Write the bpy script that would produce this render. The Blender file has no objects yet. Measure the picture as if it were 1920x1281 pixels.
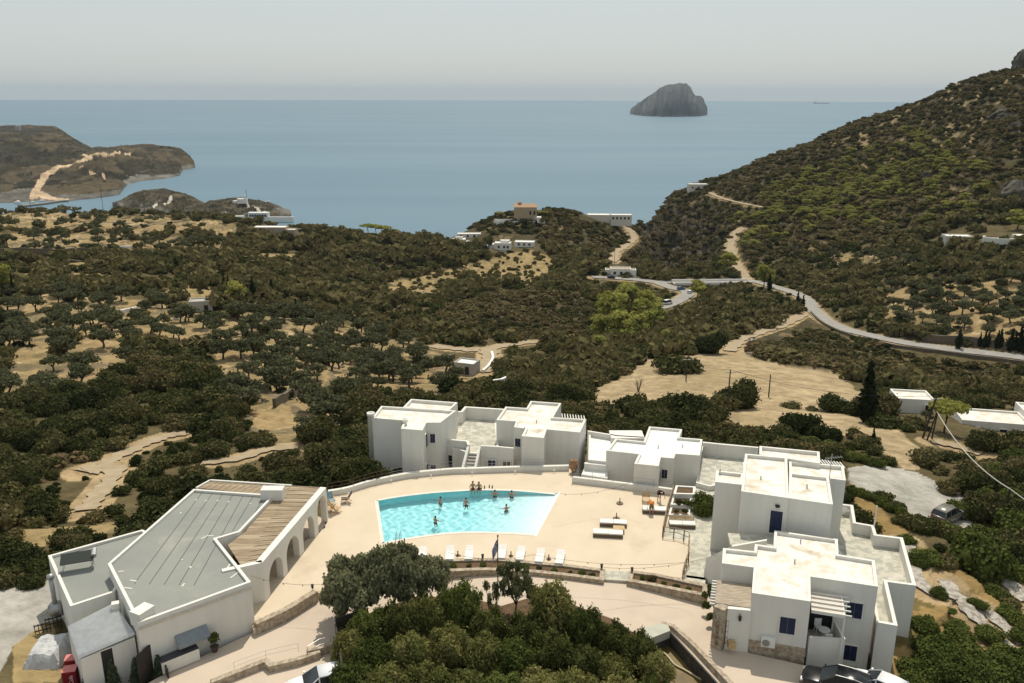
import bpy, math, random
import numpy as np
from mathutils import Vector, Matrix
R=math.radians
rng=np.random.default_rng(7); random.seed(7)
SC=bpy.context.scene; COL=SC.collection
# ---------------- camera ----------------
FPX=1580.0; HY=178.0; CAMZ=37.0; ROLL=0.0029
PITCH=math.atan((640.5-HY)/FPX)
cd=bpy.data.cameras.new('camera'); cam=bpy.data.objects.new('camera',cd); COL.objects.link(cam)
cd.sensor_width=36; cd.lens=FPX/1920*36; cd.clip_start=0.5; cd.clip_end=120000
_f=Vector((0,math.cos(PITCH),-math.sin(PITCH))); _u=Vector((0,math.sin(PITCH),math.cos(PITCH))); _r=Vector((1,0,0))
_c,_s=math.cos(ROLL),math.sin(ROLL)
_r2=_r*_c+_u*_s; _u2=_u*_c-_r*_s
cam.matrix_world=Matrix(((_r2.x,_u2.x,-_f.x,0),(_r2.y,_u2.y,-_f.y,0),(_r2.z,_u2.z,-_f.z,CAMZ),(0,0,0,1)))
SC.camera=cam
# ---------------- world, sun, exposure ----------------
SUN_EL=R(60); SUN_AZ=R(8)            # azimuth measured from +Y towards +X
w=bpy.data.worlds.new('World'); SC.world=w; w.use_nodes=True
nt=w.node_tree; bg=nt.nodes['Background']
sky=nt.nodes.new('ShaderNodeTexSky'); sky.sky_type='NISHITA'; sky.sun_disc=False
sky.sun_elevation=SUN_EL; sky.sun_rotation=SUN_AZ; sky.altitude=150
sky.air_density=1.0; sky.dust_density=2.0; sky.ozone_density=1.5
mxs=nt.nodes.new('ShaderNodeMix'); mxs.data_type='RGBA'; mxs.inputs[0].default_value=0.72; mxs.inputs[7].default_value=(6.95,7.35,7.25,1)   # hazy veil
nt.links.new(sky.outputs[0],mxs.inputs[6]); nt.links.new(mxs.outputs[2],bg.inputs['Color'])
bg.inputs['Strength'].default_value=0.093
sl=bpy.data.lights.new('sun','SUN'); sl.energy=3.8; sl.angle=R(0.5); sl.color=(1,0.93,0.80)
sun=bpy.data.objects.new('sun',sl); COL.objects.link(sun)
sd=Vector((math.sin(SUN_AZ)*math.cos(SUN_EL),math.cos(SUN_AZ)*math.cos(SUN_EL),math.sin(SUN_EL)))
sun.rotation_euler=sd.to_track_quat('Z','Y').to_euler()
try: sl.cycles.is_caustics_light=True
except Exception: pass
vs=SC.view_settings; vs.view_transform='Standard'; vs.look='None'; vs.gamma=1; vs.exposure=0.06
SC.cycles.volume_bounces=0; SC.cycles.max_bounces=6; SC.cycles.transparent_max_bounces=8
SC.cycles.volume_max_steps=64
# ---------------- projection helpers ----------------
def ray(px,py):
    x=(px-960)/FPX; y=(640.5-py)/FPX
    return _f+_r2*x+_u2*y
def at_z(px,py,z):
    d=ray(px,py); t=(z-CAMZ)/d.z
    return Vector((d.x*t,d.y*t,z))
def at_Y(px,py,Y):
    d=ray(px,py); t=Y/d.y
    return Vector((d.x*t,Y,CAMZ+d.z*t))
def proj(P):                     # numpy (n,3) -> px,py
    P=np.asarray(P,float); Q=P-np.array([0,0,CAMZ])
    a=Q@np.array(_f); b=Q@np.array(_r2); c=Q@np.array(_u2)
    a=np.where(a<0.1,0.1,a)
    return 960+b/a*FPX, 640.5-c/a*FPX
def hit(px,py,A,B):              # ray through a pixel with the vertical plane AB: distance along AB, height
    d=ray(px,py); ax,ay=A[0],A[1]; ex,ey=B[0]-ax,B[1]-ay; L=math.hypot(ex,ey); ex/=L; ey/=L
    nx,ny=-ey,ex; t=(ax*nx+ay*ny)/(d.x*nx+d.y*ny)
    X,Y=d.x*t,d.y*t
    return (X-ax)*ex+(Y-ay)*ey, CAMZ+d.z*t
# ---------------- numpy noise ----------------
_P=rng.permutation(4096); _G=rng.random(4096)*2-1
def vnoise(x,y):
    xi=np.floor(x).astype(int); yi=np.floor(y).astype(int); xf=x-xi; yf=y-yi
    xf=xf*xf*(3-2*xf); yf=yf*yf*(3-2*yf)
    h=lambda a,b:_G[(_P[(a&4095)]+b*57+1013)&4095]
    return (h(xi,yi)*(1-xf)+h(xi+1,yi)*xf)*(1-yf)+(h(xi,yi+1)*(1-xf)+h(xi+1,yi+1)*xf)*yf
def fbm(x,y,o=5,g=0.5):
    a=1.0; s=0; t=0
    for i in range(o):
        s=s+a*vnoise(x+17.3*i,y-9.1*i); t+=a; a*=g; x=x*2.03; y=y*2.03
    return s/t
def inpoly(px,py,poly):
    px=np.asarray(px,float); py=np.asarray(py,float); r=np.zeros(px.shape,bool); n=len(poly)
    for i in range(n):
        x1,y1=poly[i][:2]; x2,y2=poly[(i+1)%n][:2]
        if y1==y2: continue
        c=((y1>py)!=(y2>py))&(px<(x2-x1)*(py-y1)/(y2-y1)+x1)
        r^=c
    return r
# ---------------- tagging ----------------
def tag(o,label=None,cat=None,group=None,kind=None):
    if label: o['label']=label
    if cat: o['category']=cat
    if group: o['group']=group
    if kind: o['kind']=kind
    return o
def empty(name,loc=(0,0,0),rz=0,label=None,cat=None,group=None):
    o=bpy.data.objects.new(name,None); COL.objects.link(o); o.location=loc; o.rotation_euler=(0,0,rz)
    o.empty_display_size=0.3
    return tag(o,label,cat,group)
def link(name,me,parent=None,loc=None,rz=None,sc=None):
    o=bpy.data.objects.new(name,me); COL.objects.link(o)
    if parent: o.parent=parent
    if loc is not None: o.location=loc
    if rz is not None: o.rotation_euler=(0,0,rz)
    if sc is not None: o.scale=sc if hasattr(sc,'__len__') else (sc,sc,sc)
    return o
def copy_tree(o,parent=None):
    c=o.copy(); COL.objects.link(c); c.parent=parent
    for ch in o.children: copy_tree(ch,c)
    return c
# ---------------- materials ----------------
MATS={}
def _sock(n,names):
    for k in names:
        if k in n.inputs: return n.inputs[k]
def M(name,c1,c2=None,scale=1.0,rough=0.85,bump=0.0,bscale=None,detail=6,lo=0.35,hi=0.65,metal=0.0,spec=0.3,coord='pos',stretch=None,c3=None,s3=0.2,lo3=0.5,hi3=0.7,trans=0.0):
    if name in MATS: return MATS[name]
    m=bpy.data.materials.new(name); m.use_nodes=True; n=m.node_tree.nodes; L=m.node_tree.links
    b=n['Principled BSDF']; b.inputs['Roughness'].default_value=rough; b.inputs['Metallic'].default_value=metal
    _sock(b,['Specular IOR Level','Specular']).default_value=spec
    b.inputs['Base Color'].default_value=(*c1,1)
    if c2 is not None or bump:
        if coord=='pos':
            g=n.new('ShaderNodeNewGeometry'); src=g.outputs['Position']
        else:
            g=n.new('ShaderNodeTexCoord'); src=g.outputs['Object']
        if stretch:
            mp=n.new('ShaderNodeMapping'); mp.inputs['Scale'].default_value=stretch[:3]
            if len(stretch)>3: mp.inputs['Rotation'].default_value=(0,0,stretch[3])
            L.new(src,mp.inputs['Vector']); src=mp.outputs[0]
    def noise(sc,lo,hi,det=detail):
        t=n.new('ShaderNodeTexNoise'); t.inputs['Scale'].default_value=sc; t.inputs['Detail'].default_value=det; t.inputs['Roughness'].default_value=0.6
        L.new(src,t.inputs['Vector'])
        mr=n.new('ShaderNodeMapRange'); mr.inputs['From Min'].default_value=lo; mr.inputs['From Max'].default_value=hi
        L.new(t.outputs['Fac'],mr.inputs['Value']); return t,mr
    if c2 is not None:
        t,mr=noise(scale,lo,hi)
        mx=n.new('ShaderNodeMix'); mx.data_type='RGBA'
        mx.inputs[6].default_value=(*c1,1); mx.inputs[7].default_value=(*c2,1)
        L.new(mr.outputs[0],mx.inputs[0]); out=mx.outputs[2]
        if c3 is not None:
            t3,m3=noise(s3,lo3,hi3)
            m2=n.new('ShaderNodeMix'); m2.data_type='RGBA'; m2.inputs[7].default_value=(*c3,1)
            L.new(out,m2.inputs[6]); L.new(m3.outputs[0],m2.inputs[0]); out=m2.outputs[2]
        L.new(out,b.inputs['Base Color'])
    if bump:
        t=n.new('ShaderNodeTexNoise'); t.inputs['Scale'].default_value=bscale or scale*4; t.inputs['Detail'].default_value=5
        L.new(src,t.inputs['Vector'])
        bp=n.new('ShaderNodeBump'); bp.inputs['Strength'].default_value=min(1,bump); bp.inputs['Distance'].default_value=0.05*max(1,bump)
        L.new(t.outputs['Fac'],bp.inputs['Height']); L.new(bp.outputs[0],b.inputs['Normal'])
    MATS[name]=m; return m
def leafmat(name,ca,cb,trans=0.25,rough=0.6,cm=None,rnd=0.45):
    if name in MATS: return MATS[name]
    m=bpy.data.materials.new(name); m.use_nodes=True; n=m.node_tree.nodes; L=m.node_tree.links
    out=n['Material Output']; n.remove(n['Principled BSDF'])
    at=n.new('ShaderNodeAttribute'); at.attribute_name='tint'
    oi=n.new('ShaderNodeObjectInfo')
    ma=n.new('ShaderNodeMath'); ma.operation='MULTIPLY_ADD'; ma.inputs[1].default_value=rnd; L.new(oi.outputs['Random'],ma.inputs[0]); 
    mb=n.new('ShaderNodeMath'); mb.operation='MULTIPLY'; mb.inputs[1].default_value=0.6 if rnd else 1.0; L.new(at.outputs['Fac'],mb.inputs[0]); L.new(mb.outputs[0],ma.inputs[2])
    mx=n.new('ShaderNodeMix'); mx.data_type='RGBA'; mx.inputs[6].default_value=(*ca,1); mx.inputs[7].default_value=(*cb,1)
    L.new(ma.outputs[0],mx.inputs[0]); fin=mx.outputs[2]
    if cm is not None:
        n.remove(mx); mx=n.new('ShaderNodeValToRGB'); e=mx.color_ramp.elements; e[0].position=0.12; e[0].color=(*ca,1); e[1].position=0.95; e[1].color=(*cb,1); q=e.new(0.5); q.color=(*cm,1)
        L.new(ma.outputs[0],mx.inputs[0]); fin=mx.outputs[0]
    d=n.new('ShaderNodeBsdfDiffuse'); t=n.new('ShaderNodeBsdfTranslucent'); ms=n.new('ShaderNodeMixShader'); ms.inputs[0].default_value=trans
    L.new(fin,d.inputs['Color']); L.new(fin,t.inputs['Color'])
    L.new(d.outputs[0],ms.inputs[1]); L.new(t.outputs[0],ms.inputs[2]); L.new(ms.outputs[0],out.inputs['Surface'])
    MATS[name]=m; return m
white=M('white_render',(0.71,0.69,0.63),(0.64,0.62,0.56),1.0,rough=0.9,bump=0.3,bscale=9,lo=0.42,hi=0.78,stretch=(1.6,1.6,0.14))
roofw=M('stained_roof_screed',(0.73,0.70,0.64),(0.60,0.54,0.44),0.9,rough=0.92,lo=0.45,hi=0.62,c3=(0.38,0.29,0.17),s3=0.55,lo3=0.58,hi3=0.76,bump=0.2,bscale=6)
roofc=M('clean_white_roof',(0.78,0.77,0.74),(0.70,0.68,0.64),0.8,rough=0.9)
flag_=None
stone=M('rubble_stone',(0.46,0.39,0.29),(0.28,0.22,0.16),3.5,rough=0.95,bump=1.0,bscale=5,lo=0.4,hi=0.6)
wood=M('weathered_wood',(0.36,0.27,0.17),(0.22,0.16,0.10),4,rough=0.8,stretch=(1,8,1))
woodl=M('pale_wood',(0.55,0.40,0.22),(0.42,0.29,0.15),4,rough=0.7)
blue=M('blue_paint',(0.012,0.02,0.055),(0.018,0.03,0.07),3,rough=0.5)
dark=M('dark_opening',(0.018,0.018,0.02),rough=0.4)
black=M('black_metal',(0.02,0.02,0.02),rough=0.5)
rust=M('rusty_metal',(0.16,0.10,0.06),(0.09,0.055,0.035),6,rough=0.8)
grey=M('grey_metal',(0.42,0.42,0.41),(0.33,0.33,0.32),4,rough=0.45,metal=0.6)
cream=M('cream_fabric',(0.78,0.75,0.70),(0.70,0.67,0.61),5,rough=0.95)
glass=M('dark_window_glass',(0.02,0.025,0.03),rough=0.08,spec=0.6)
bark=M('tree_bark',(0.10,0.075,0.05),(0.05,0.04,0.03),6,rough=0.95,coord='obj',bump=0.6)
# ---------------- mesh builder ----------------
def ccw(p):
    a=sum(p[i][0]*p[(i+1)%len(p)][1]-p[(i+1)%len(p)][0]*p[i][1] for i in range(len(p)))
    return list(p) if a>0 else list(p)[::-1]
def inset(poly,wd):
    n=len(poly); out=[]
    for i in range(n):
        p0=Vector(poly[i-1][:2]); p1=Vector(poly[i][:2]); p2=Vector(poly[(i+1)%n][:2])
        d1=(p1-p0).normalized(); d2=(p2-p1).normalized(); n1=Vector((-d1.y,d1.x)); n2=Vector((-d2.y,d2.x))
        b=(n1+n2); k=b.dot(n1)
        if abs(k)<0.2: k=0.2
        out.append(p1+b*(wd/k))
    return out
class MB:
    def __init__(s): s.v=[]; s.f=[]; s.m=[]; s.mats=[]
    def mi(s,mat):
        if mat not in s.mats: s.mats.append(mat)
        return s.mats.index(mat)
    def face(s,pts,mat=None):
        k=len(s.v); s.v+= [tuple(p) for p in pts]; s.f.append(tuple(range(k,k+len(pts)))); s.m.append(0 if mat is None else s.mi(mat))
    def add(s,vs,fs,mat=None):
        k=len(s.v); s.v+=[tuple(p) for p in vs]; q=0 if mat is None else s.mi(mat)
        for f in fs: s.f.append(tuple(i+k for i in f)); s.m.append(q)
    def prism(s,poly,z0,z1,top=True,bot=True,mat=None):
        p=ccw([(q[0],q[1]) for q in poly]); n=len(p)
        zz=z1 if hasattr(z1,'__len__') else [z1]*n
        vs=[(a,b,z0) for a,b in p]+[(p[i][0],p[i][1],zz[i]) for i in range(n)]
        fs=[(i,(i+1)%n,n+(i+1)%n,n+i) for i in range(n)]
        if top: fs.append(tuple(range(n,2*n)))
        if bot: fs.append(tuple(range(n-1,-1,-1)))
        s.add(vs,fs,mat)
    def ring(s,poly,wd,z0,z1,mat=None,outer=True):
        p=ccw([(q[0],q[1]) for q in poly]); q=inset(p,wd); n=len(p)
        vs=[(a[0],a[1],z0) for a in p]+[(a[0],a[1],z1) for a in p]+[(a[0],a[1],z1) for a in q]+[(a[0],a[1],z0) for a in q]
        fs=[]
        for i in range(n):
            j=(i+1)%n
            if outer: fs.append((i,j,n+j,n+i))
            fs.append((n+i,n+j,2*n+j,2*n+i)); fs.append((2*n+i,2*n+j,3*n+j,3*n+i))
        s.add(vs,fs,mat)
    def box(s,c,sz,rz=0,mat=None,tilt=0):
        hx,hy,hz=sz[0]/2,sz[1]/2,sz[2]/2; cr,sr=math.cos(rz),math.sin(rz); vs=[]
        ct,st=math.cos(tilt),math.sin(tilt)
        for dx,dy,dz in ((-1,-1,-1),(1,-1,-1),(1,1,-1),(-1,1,-1),(-1,-1,1),(1,-1,1),(1,1,1),(-1,1,1)):
            x,y,z=dx*hx,dy*hy,dz*hz
            y,z=y*ct-z*st,y*st+z*ct
            vs.append((c[0]+x*cr-y*sr,c[1]+x*sr+y*cr,c[2]+z))
        s.add(vs,[(0,3,2,1),(4,5,6,7),(0,1,5,4),(1,2,6,5),(2,3,7,6),(3,0,4,7)],mat)
    def wall(s,A,B,t,z0,z1,mat=None,side=0,z0b=None,z1b=None):   # side 0 centred, 1 left of AB, -1 right
        A=Vector(A[:2]);B=Vector(B[:2]); d=(B-A).normalized(); n=Vector((-d.y,d.x))
        a,b=(n*(t/2),n*(-t/2)) if side==0 else ((n*t,n*0) if side==1 else (n*0,n*-t))
        z0b=z0 if z0b is None else z0b; z1b=z1 if z1b is None else z1b
        P=[A+b,B+b,B+a,A+a]; zz0=[z0,z0b,z0b,z0]; zz1=[z1,z1b,z1b,z1]
        vs=[(P[i].x,P[i].y,zz0[i]) for i in range(4)]+[(P[i].x,P[i].y,zz1[i]) for i in range(4)]
        s.add(vs,[(0,3,2,1),(4,5,6,7),(0,1,5,4),(1,2,6,5),(2,3,7,6),(3,0,4,7)],mat)
    def path(s,pts,t,h0,h1,mat=None,closed=False):    # mitred wall along pts (x,y,z) from z+h0 to z+h1
        n=len(pts); L=[];Rr=[]
        for i in range(n):
            p=Vector(pts[i][:2]); a=Vector(pts[max(i-1,0)][:2]); b=Vector(pts[min(i+1,n-1)][:2])
            if closed: a=Vector(pts[i-1][:2]); b=Vector(pts[(i+1)%n][:2])
            d1=(p-a).normalized() if (p-a).length>1e-6 else (b-p).normalized()
            d2=(b-p).normalized() if (b-p).length>1e-6 else d1
            n1=Vector((-d1.y,d1.x)); n2=Vector((-d2.y,d2.x)); bb=n1+n2; k=max(0.4,bb.dot(n1))
            L.append(p+bb*(t/2/k)); Rr.append(p-bb*(t/2/k))
        vs=[];fs=[]
        for i in range(n):
            z=pts[i][2]
            vs+=[(Rr[i].x,Rr[i].y,z+h0),(Rr[i].x,Rr[i].y,z+h1),(L[i].x,L[i].y,z+h1),(L[i].x,L[i].y,z+h0)]
        for i in range(n if closed else n-1):
            a=4*i; b=4*((i+1)%n)
            for k in range(4): fs.append((a+k,b+k,b+(k+1)%4,a+(k+1)%4))
        if not closed: fs+= [(0,1,2,3),(4*n-1,4*n-2,4*n-3,4*n-4)]
        s.add(vs,fs,mat)
    def tube(s,pts,r,n=6,mat=None,r2=None):
        pts=[Vector(p) for p in pts]; N=len(pts); k=0; vs=[];fs=[]
        for i,p in enumerate(pts):
            d=(pts[min(i+1,N-1)]-pts[max(i-1,0)]).normalized()
            a=d.orthogonal().normalized() if i==0 else (a-d*a.dot(d)).normalized()
            b=d.cross(a); rr=(r if not hasattr(r,'__len__') else r[i])
            if r2 is not None: rr=r+(r2-r)*i/(N-1)
            for j in range(n):
                t=2*math.pi*j/n; vs.append(p+a*(math.cos(t)*rr)+b*(math.sin(t)*rr))
        for i in range(N-1):
            for j in range(n): fs.append((i*n+j,i*n+(j+1)%n,(i+1)*n+(j+1)%n,(i+1)*n+j))
        fs.append(tuple(range(n-1,-1,-1))); fs.append(tuple(range((N-1)*n,N*n)))
        s.add(vs,fs,mat)
    def lathe(s,prof,c=(0,0,0),n=16,mat=None):
        vs=[];fs=[];N=len(prof)
        for r,z in prof:
            for j in range(n): t=2*math.pi*j/n; vs.append((c[0]+r*math.cos(t),c[1]+r*math.sin(t),c[2]+z))
        for i in range(N-1):
            for j in range(n): fs.append((i*n+j,i*n+(j+1)%n,(i+1)*n+(j+1)%n,(i+1)*n+j))
        fs.append(tuple(range(n-1,-1,-1))); fs.append(tuple(range((N-1)*n,N*n)))
        s.add(vs,fs,mat)
    def blob(s,c,r,n=10,m=7,mat=None):
        if not hasattr(r,'__len__'): r=(r,r,r)
        s.lathe_e(c,r,n,m,mat)
    def lathe_e(s,c,r,n,m,mat):
        vs=[];fs=[]
        for i in range(1,m):
            ph=math.pi*i/m-math.pi/2
            for j in range(n):
                t=2*math.pi*j/n; vs.append((c[0]+r[0]*math.cos(ph)*math.cos(t),c[1]+r[1]*math.cos(ph)*math.sin(t),c[2]+r[2]*math.sin(ph)))
        for i in range(m-2):
            for j in range(n): fs.append((i*n+j,i*n+(j+1)%n,(i+1)*n+(j+1)%n,(i+1)*n+j))
        k=len(vs); vs+=[(c[0],c[1],c[2]-r[2]),(c[0],c[1],c[2]+r[2])]
        for j in range(n): fs.append((k,(j+1)%n,j)); fs.append((k+1,(m-2)*n+j,(m-2)*n+(j+1)%n))
        s.add(vs,fs,mat)
    def mesh(s,name,mat=None,smooth=False):
        me=bpy.data.meshes.new(name); me.from_pydata(s.v,[],s.f)
        if s.mats:
            for q in s.mats: me.materials.append(q)
            me.polygons.foreach_set('material_index',s.m)
        elif mat: me.materials.append(mat)
        if smooth: me.polygons.foreach_set('use_smooth',[True]*len(s.f))
        me.update(); return me
    def build(s,name,mat=None,parent=None,smooth=False,bevel=0,loc=None):
        o=link(name,s.mesh(name,mat,smooth),parent,loc)
        if bevel:
            b=o.modifiers.new('bevel','BEVEL'); b.width=bevel; b.segments=2; b.limit_method='ANGLE'
        return o
def np_mesh(name,V,F,mat,tint=None,smooth=False):
    me=bpy.data.meshes.new(name); V=np.asarray(V,np.float32); F=np.asarray(F,np.int32)
    k=F.shape[1]; me.vertices.add(len(V)); me.vertices.foreach_set('co',V.ravel())
    me.loops.add(F.size); me.loops.foreach_set('vertex_index',F.ravel())
    me.polygons.add(len(F)); me.polygons.foreach_set('loop_start',np.arange(0,F.size,k,dtype=np.int32))
    try: me.polygons.foreach_set('loop_total',np.full(len(F),k,np.int32))
    except Exception: pass
    if smooth: me.polygons.foreach_set('use_smooth',np.ones(len(F),bool))
    if tint is not None:
        a=me.attributes.new('tint','FLOAT','POINT'); a.data.foreach_set('value',np.asarray(tint,np.float32))
    me.materials.append(mat); me.update(calc_edges=True); me.validate(); return me
# ---------------- terrain ----------------
SEA=-110.0
def tps_fit(P,z,lam=1e-3):
    P=np.asarray(P,float); n=len(P)
    d=np.linalg.norm(P[:,None]-P[None],axis=2); K=np.where(d>0,d*d*np.log(d+1e-12),0)+lam*np.eye(n)
    A=np.zeros((n+3,n+3)); A[:n,:n]=K; A[:n,n]=1; A[:n,n+1:]=P; A[n,:n]=1; A[n+1:,:n]=P.T
    return P,np.linalg.solve(A,np.concatenate([z,[0,0,0]]))
def tps_eval(m,Q):
    P,c=m; out=np.zeros(len(Q)); n=len(P)
    for i in range(0,len(Q),20000):
        q=Q[i:i+20000]; d2=((q[:,None]-P[None])**2).sum(2); K=0.5*d2*np.log(d2+1e-12)
        out[i:i+20000]=K@c[:n]+c[n]+q@c[n+1:]
    return out
KU=2.2
class Field:
    """height field on a polar-like grid: columns u=X/Y, rows ln(Y)"""
    def __init__(s,ctrl,u0,u1,Y0,Y1,nu,nv,lam=1e-3):
        P=[];z=[]
        for c in ctrl:
            if c[0]=='w': _,px,Y,zz=c; X=(px-960)/FPX*(Y*math.cos(PITCH)-(zz-CAMZ)*math.sin(PITCH))
            else:
                px,py,k,val=c
                if k=='z': q=at_z(px,py,val)
                else: q=at_Y(px,py,val)
                X,Y,zz=q
            P.append((X/Y*KU,math.log(Y))); z.append(zz)
        s.m=tps_fit(P,np.array(z),lam)
        s.u=np.linspace(u0,u1,nu); s.l=np.linspace(math.log(Y0),math.log(Y1),nv); s.nu,s.nv=nu,nv
        U,Lg=np.meshgrid(s.u,s.l); s.Y=np.exp(Lg); s.X=U*s.Y
        s.Z=tps_eval(s.m,np.stack([U.ravel()*KU,Lg.ravel()],1)).reshape(nv,nu)
    def h(s,X,Y):
        X=np.asarray(X,float);Y=np.asarray(Y,float)
        a=(X/Y-s.u[0])/(s.u[1]-s.u[0]); b=(np.log(Y)-s.l[0])/(s.l[1]-s.l[0])
        a=np.clip(a,0,s.nu-1.001); b=np.clip(b,0,s.nv-1.001); i=a.astype(int); j=b.astype(int); a=a-i; b=b-j
        Z=s.Z
        return (Z[j,i]*(1-a)+Z[j,i+1]*a)*(1-b)+(Z[j+1,i]*(1-a)+Z[j+1,i+1]*a)*b
    def cast(s,px,py,Ymin=45,Ymax=900):
        d=ray(px,py); Y=np.exp(np.linspace(math.log(Ymin),math.log(Ymax),1500)); t=Y/d.y
        z=CAMZ+d.z*t; hh=s.h(d.x*t,Y); k=np.where(z<=hh)[0]
        if len(k)==0: return None
        k=k[0]
        return Vector((float(d.x*t[k]),float(Y[k]),float(hh[k])))
    def quads(s):
        i=np.arange(s.nu-1); j=np.arange(s.nv-1); I,J=np.meshgrid(i,j); a=(J*s.nu+I).ravel()
        return np.stack([a,a+1,a+1+s.nu,a+s.nu],1)
T=[ # px,py,kind,value  ('z' height or 'Y' depth)
 (100,1281,'z',-1),(-300,1281,'z',-1),(-300,1000,'z',-3),(60,1120,'z',-1.6),(60,1000,'z',-3),(100,920,'z',-6),(100,840,'z',-9),(100,760,'z',-12),(100,700,'z',-15),(100,640,'z',-18),
 (100,600,'z',-20),(100,560,'z',-22),(100,520,'z',-25),(100,480,'z',-27),(100,440,'z',-28),(60,399,'Y',490),(250,400,'Y',490),(380,408,'Y',488),
 (-300,840,'z',-9),(-300,640,'z',-18),(-300,500,'z',-26),(-300,405,'z',-28),
 (350,920,'z',-6),(350,840,'z',-9.5),(350,760,'z',-13),(350,680,'z',-17),(380,575,'z',-23),(350,500,'z',-28),(300,450,'z',-29),
 (480,418,'Y',485),(600,430,'Y',487),(700,440,'Y',492),(790,450,'Y',500),(560,470,'z',-37),(560,530,'z',-34),(560,600,'z',-28),(560,660,'z',-23),(560,740,'z',-16),(600,820,'z',-9),(640,890,'z',-4),(500,900,'z',-5),
 (700,500,'z',-43),(700,560,'z',-40),(700,640,'z',-33),(760,700,'z',-26),(760,760,'z',-16),(880,695,'z',-26),(905,655,'z',-31),
 (860,480,'z',-46),(850,445,'Y',515),(900,423,'Y',545),(950,402,'Y',560),(1000,399,'Y',565),(1060,402,'Y',575),(1130,412,'Y',580),(1180,430,'Y',580),
 (960,460,'Y',480),(900,560,'z',-42),(900,610,'z',-38),(1000,620,'z',-38),(1000,520,'z',-46),(1050,480,'z',-47),(1120,450,'Y',510),(1150,500,'z',-50),(1140,540,'z',-48),
 (1150,600,'z',-45),(1150,640,'z',-38),(1050,680,'z',-29),(1000,740,'z',-18),(1100,760,'z',-15),(1200,740,'z',-18),(1300,660,'z',-26),(1400,700,'z',-22),(1550,710,'z',-23),(1600,760,'z',-17),(1500,790,'z',-12),
 (1700,860,'z',-7.5),(1400,800,'z',-10),(1250,800,'z',-9),(1450,650,'z',-33),(1400,600,'z',-42),(1300,600,'z',-44),(1252,575,'z',-47),(1290,548,'z',-48),(1235,530,'z',-49),
 (1260,512,'Y',480),(1230,475,'Y',560),(1204,436,'Y',690),(1400,526,'z',-49),(1440,530,'z',-48),(1510,560,'z',-45),(1540,605,'z',-43),(1600,630,'z',-41),(1700,648,'z',-39),(1900,672,'z',-37),(2150,700,'z',-35),
 (1800,700,'z',-38),(1500,640,'z',-41),(1600,680,'z',-35),(1750,725,'z',-31),(1900,735,'z',-30),(2100,760,'z',-28),(1850,790,'z',-14.5),(1850,815,'z',-14),(1700,765,'z',-16),
 (1900,900,'z',-8),(1750,960,'z',-6.7),(1640,900,'z',-6),(1600,880,'z',-6),(1900,1000,'z',-7),(1900,1150,'z',-6),(1720,1281,'z',-3.6),(1900,1281,'z',-5),(1720,1150,'z',-3.2),(1720,1050,'z',-5),(2200,1281,'z',-6),(2200,900,'z',-10),
 (1920,620,'z',-32),(1750,570,'z',-34),(1900,540,'z',-28),(1600,540,'z',-41),(1800,470,'Y',350),(1880,445,'Y',356),(1650,460,'Y',402),(1450,490,'Y',440),(1340,490,'Y',455),
 (1400,440,'Y',500),(1450,390,'Y',540),(1340,368,'Y',640),(1194,418,'Y',690),(1250,378,'Y',715),(1320,348,'Y',735),(1450,297,'Y',760),(1600,237,'Y',760),(1740,192,'Y',740),(1830,150,'Y',710),(1925,128,'Y',670),(2150,60,'Y',640),
 (1700,350,'Y',500),(1850,300,'Y',470),(1900,400,'Y',395),(1700,420,'Y',420),(1550,350,'Y',590),(1750,260,'Y',600),(1900,200,'Y',560),(1500,420,'Y',490),(2150,300,'Y',450),(2150,450,'Y',350),
 (1260,440,'Y',600),(1300,470,'Y',520),(1300,420,'Y',620),
 ('w',500,60,-1),('w',900,50,-1),('w',1200,50,-1),('w',960,85,-2.5),('w',700,80,-1),('w',1200,80,-2),('w',960,100,-6),('w',1200,100,-6.5),('w',1400,85,-4),('w',1500,60,-3),
 ('w',-400,30,0),('w',500,30,0),('w',1400,30,0),('w',2300,30,-4)]
for px,cy,zc in ((-400,492,-30),(100,492,-28),(380,490,-31),(600,490,-36),(790,502,-45),(1000,572,-37),(1130,585,-42)):
    T+= [('w',px,cy+70,zc-22),('w',px,cy+220,-100),('w',px,cy+500,-140)]
for px,cy,zc in ((1250,720,-44),(1450,765,-13),(1600,765,13),(1740,745,33),(1920,680,58),(2300,640,85)):
    T+= [('w',px,cy+50,zc-16),('w',px,cy+200,-80 if px<1500 else -30),('w',px,cy+700,-150)]
T+= [('w',1195,760,-100),('w',1195,900,-140)]
G=Field(T,-1.15,1.05,26,1300,900,760)
SMOOTH=G.Z.copy()
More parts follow.
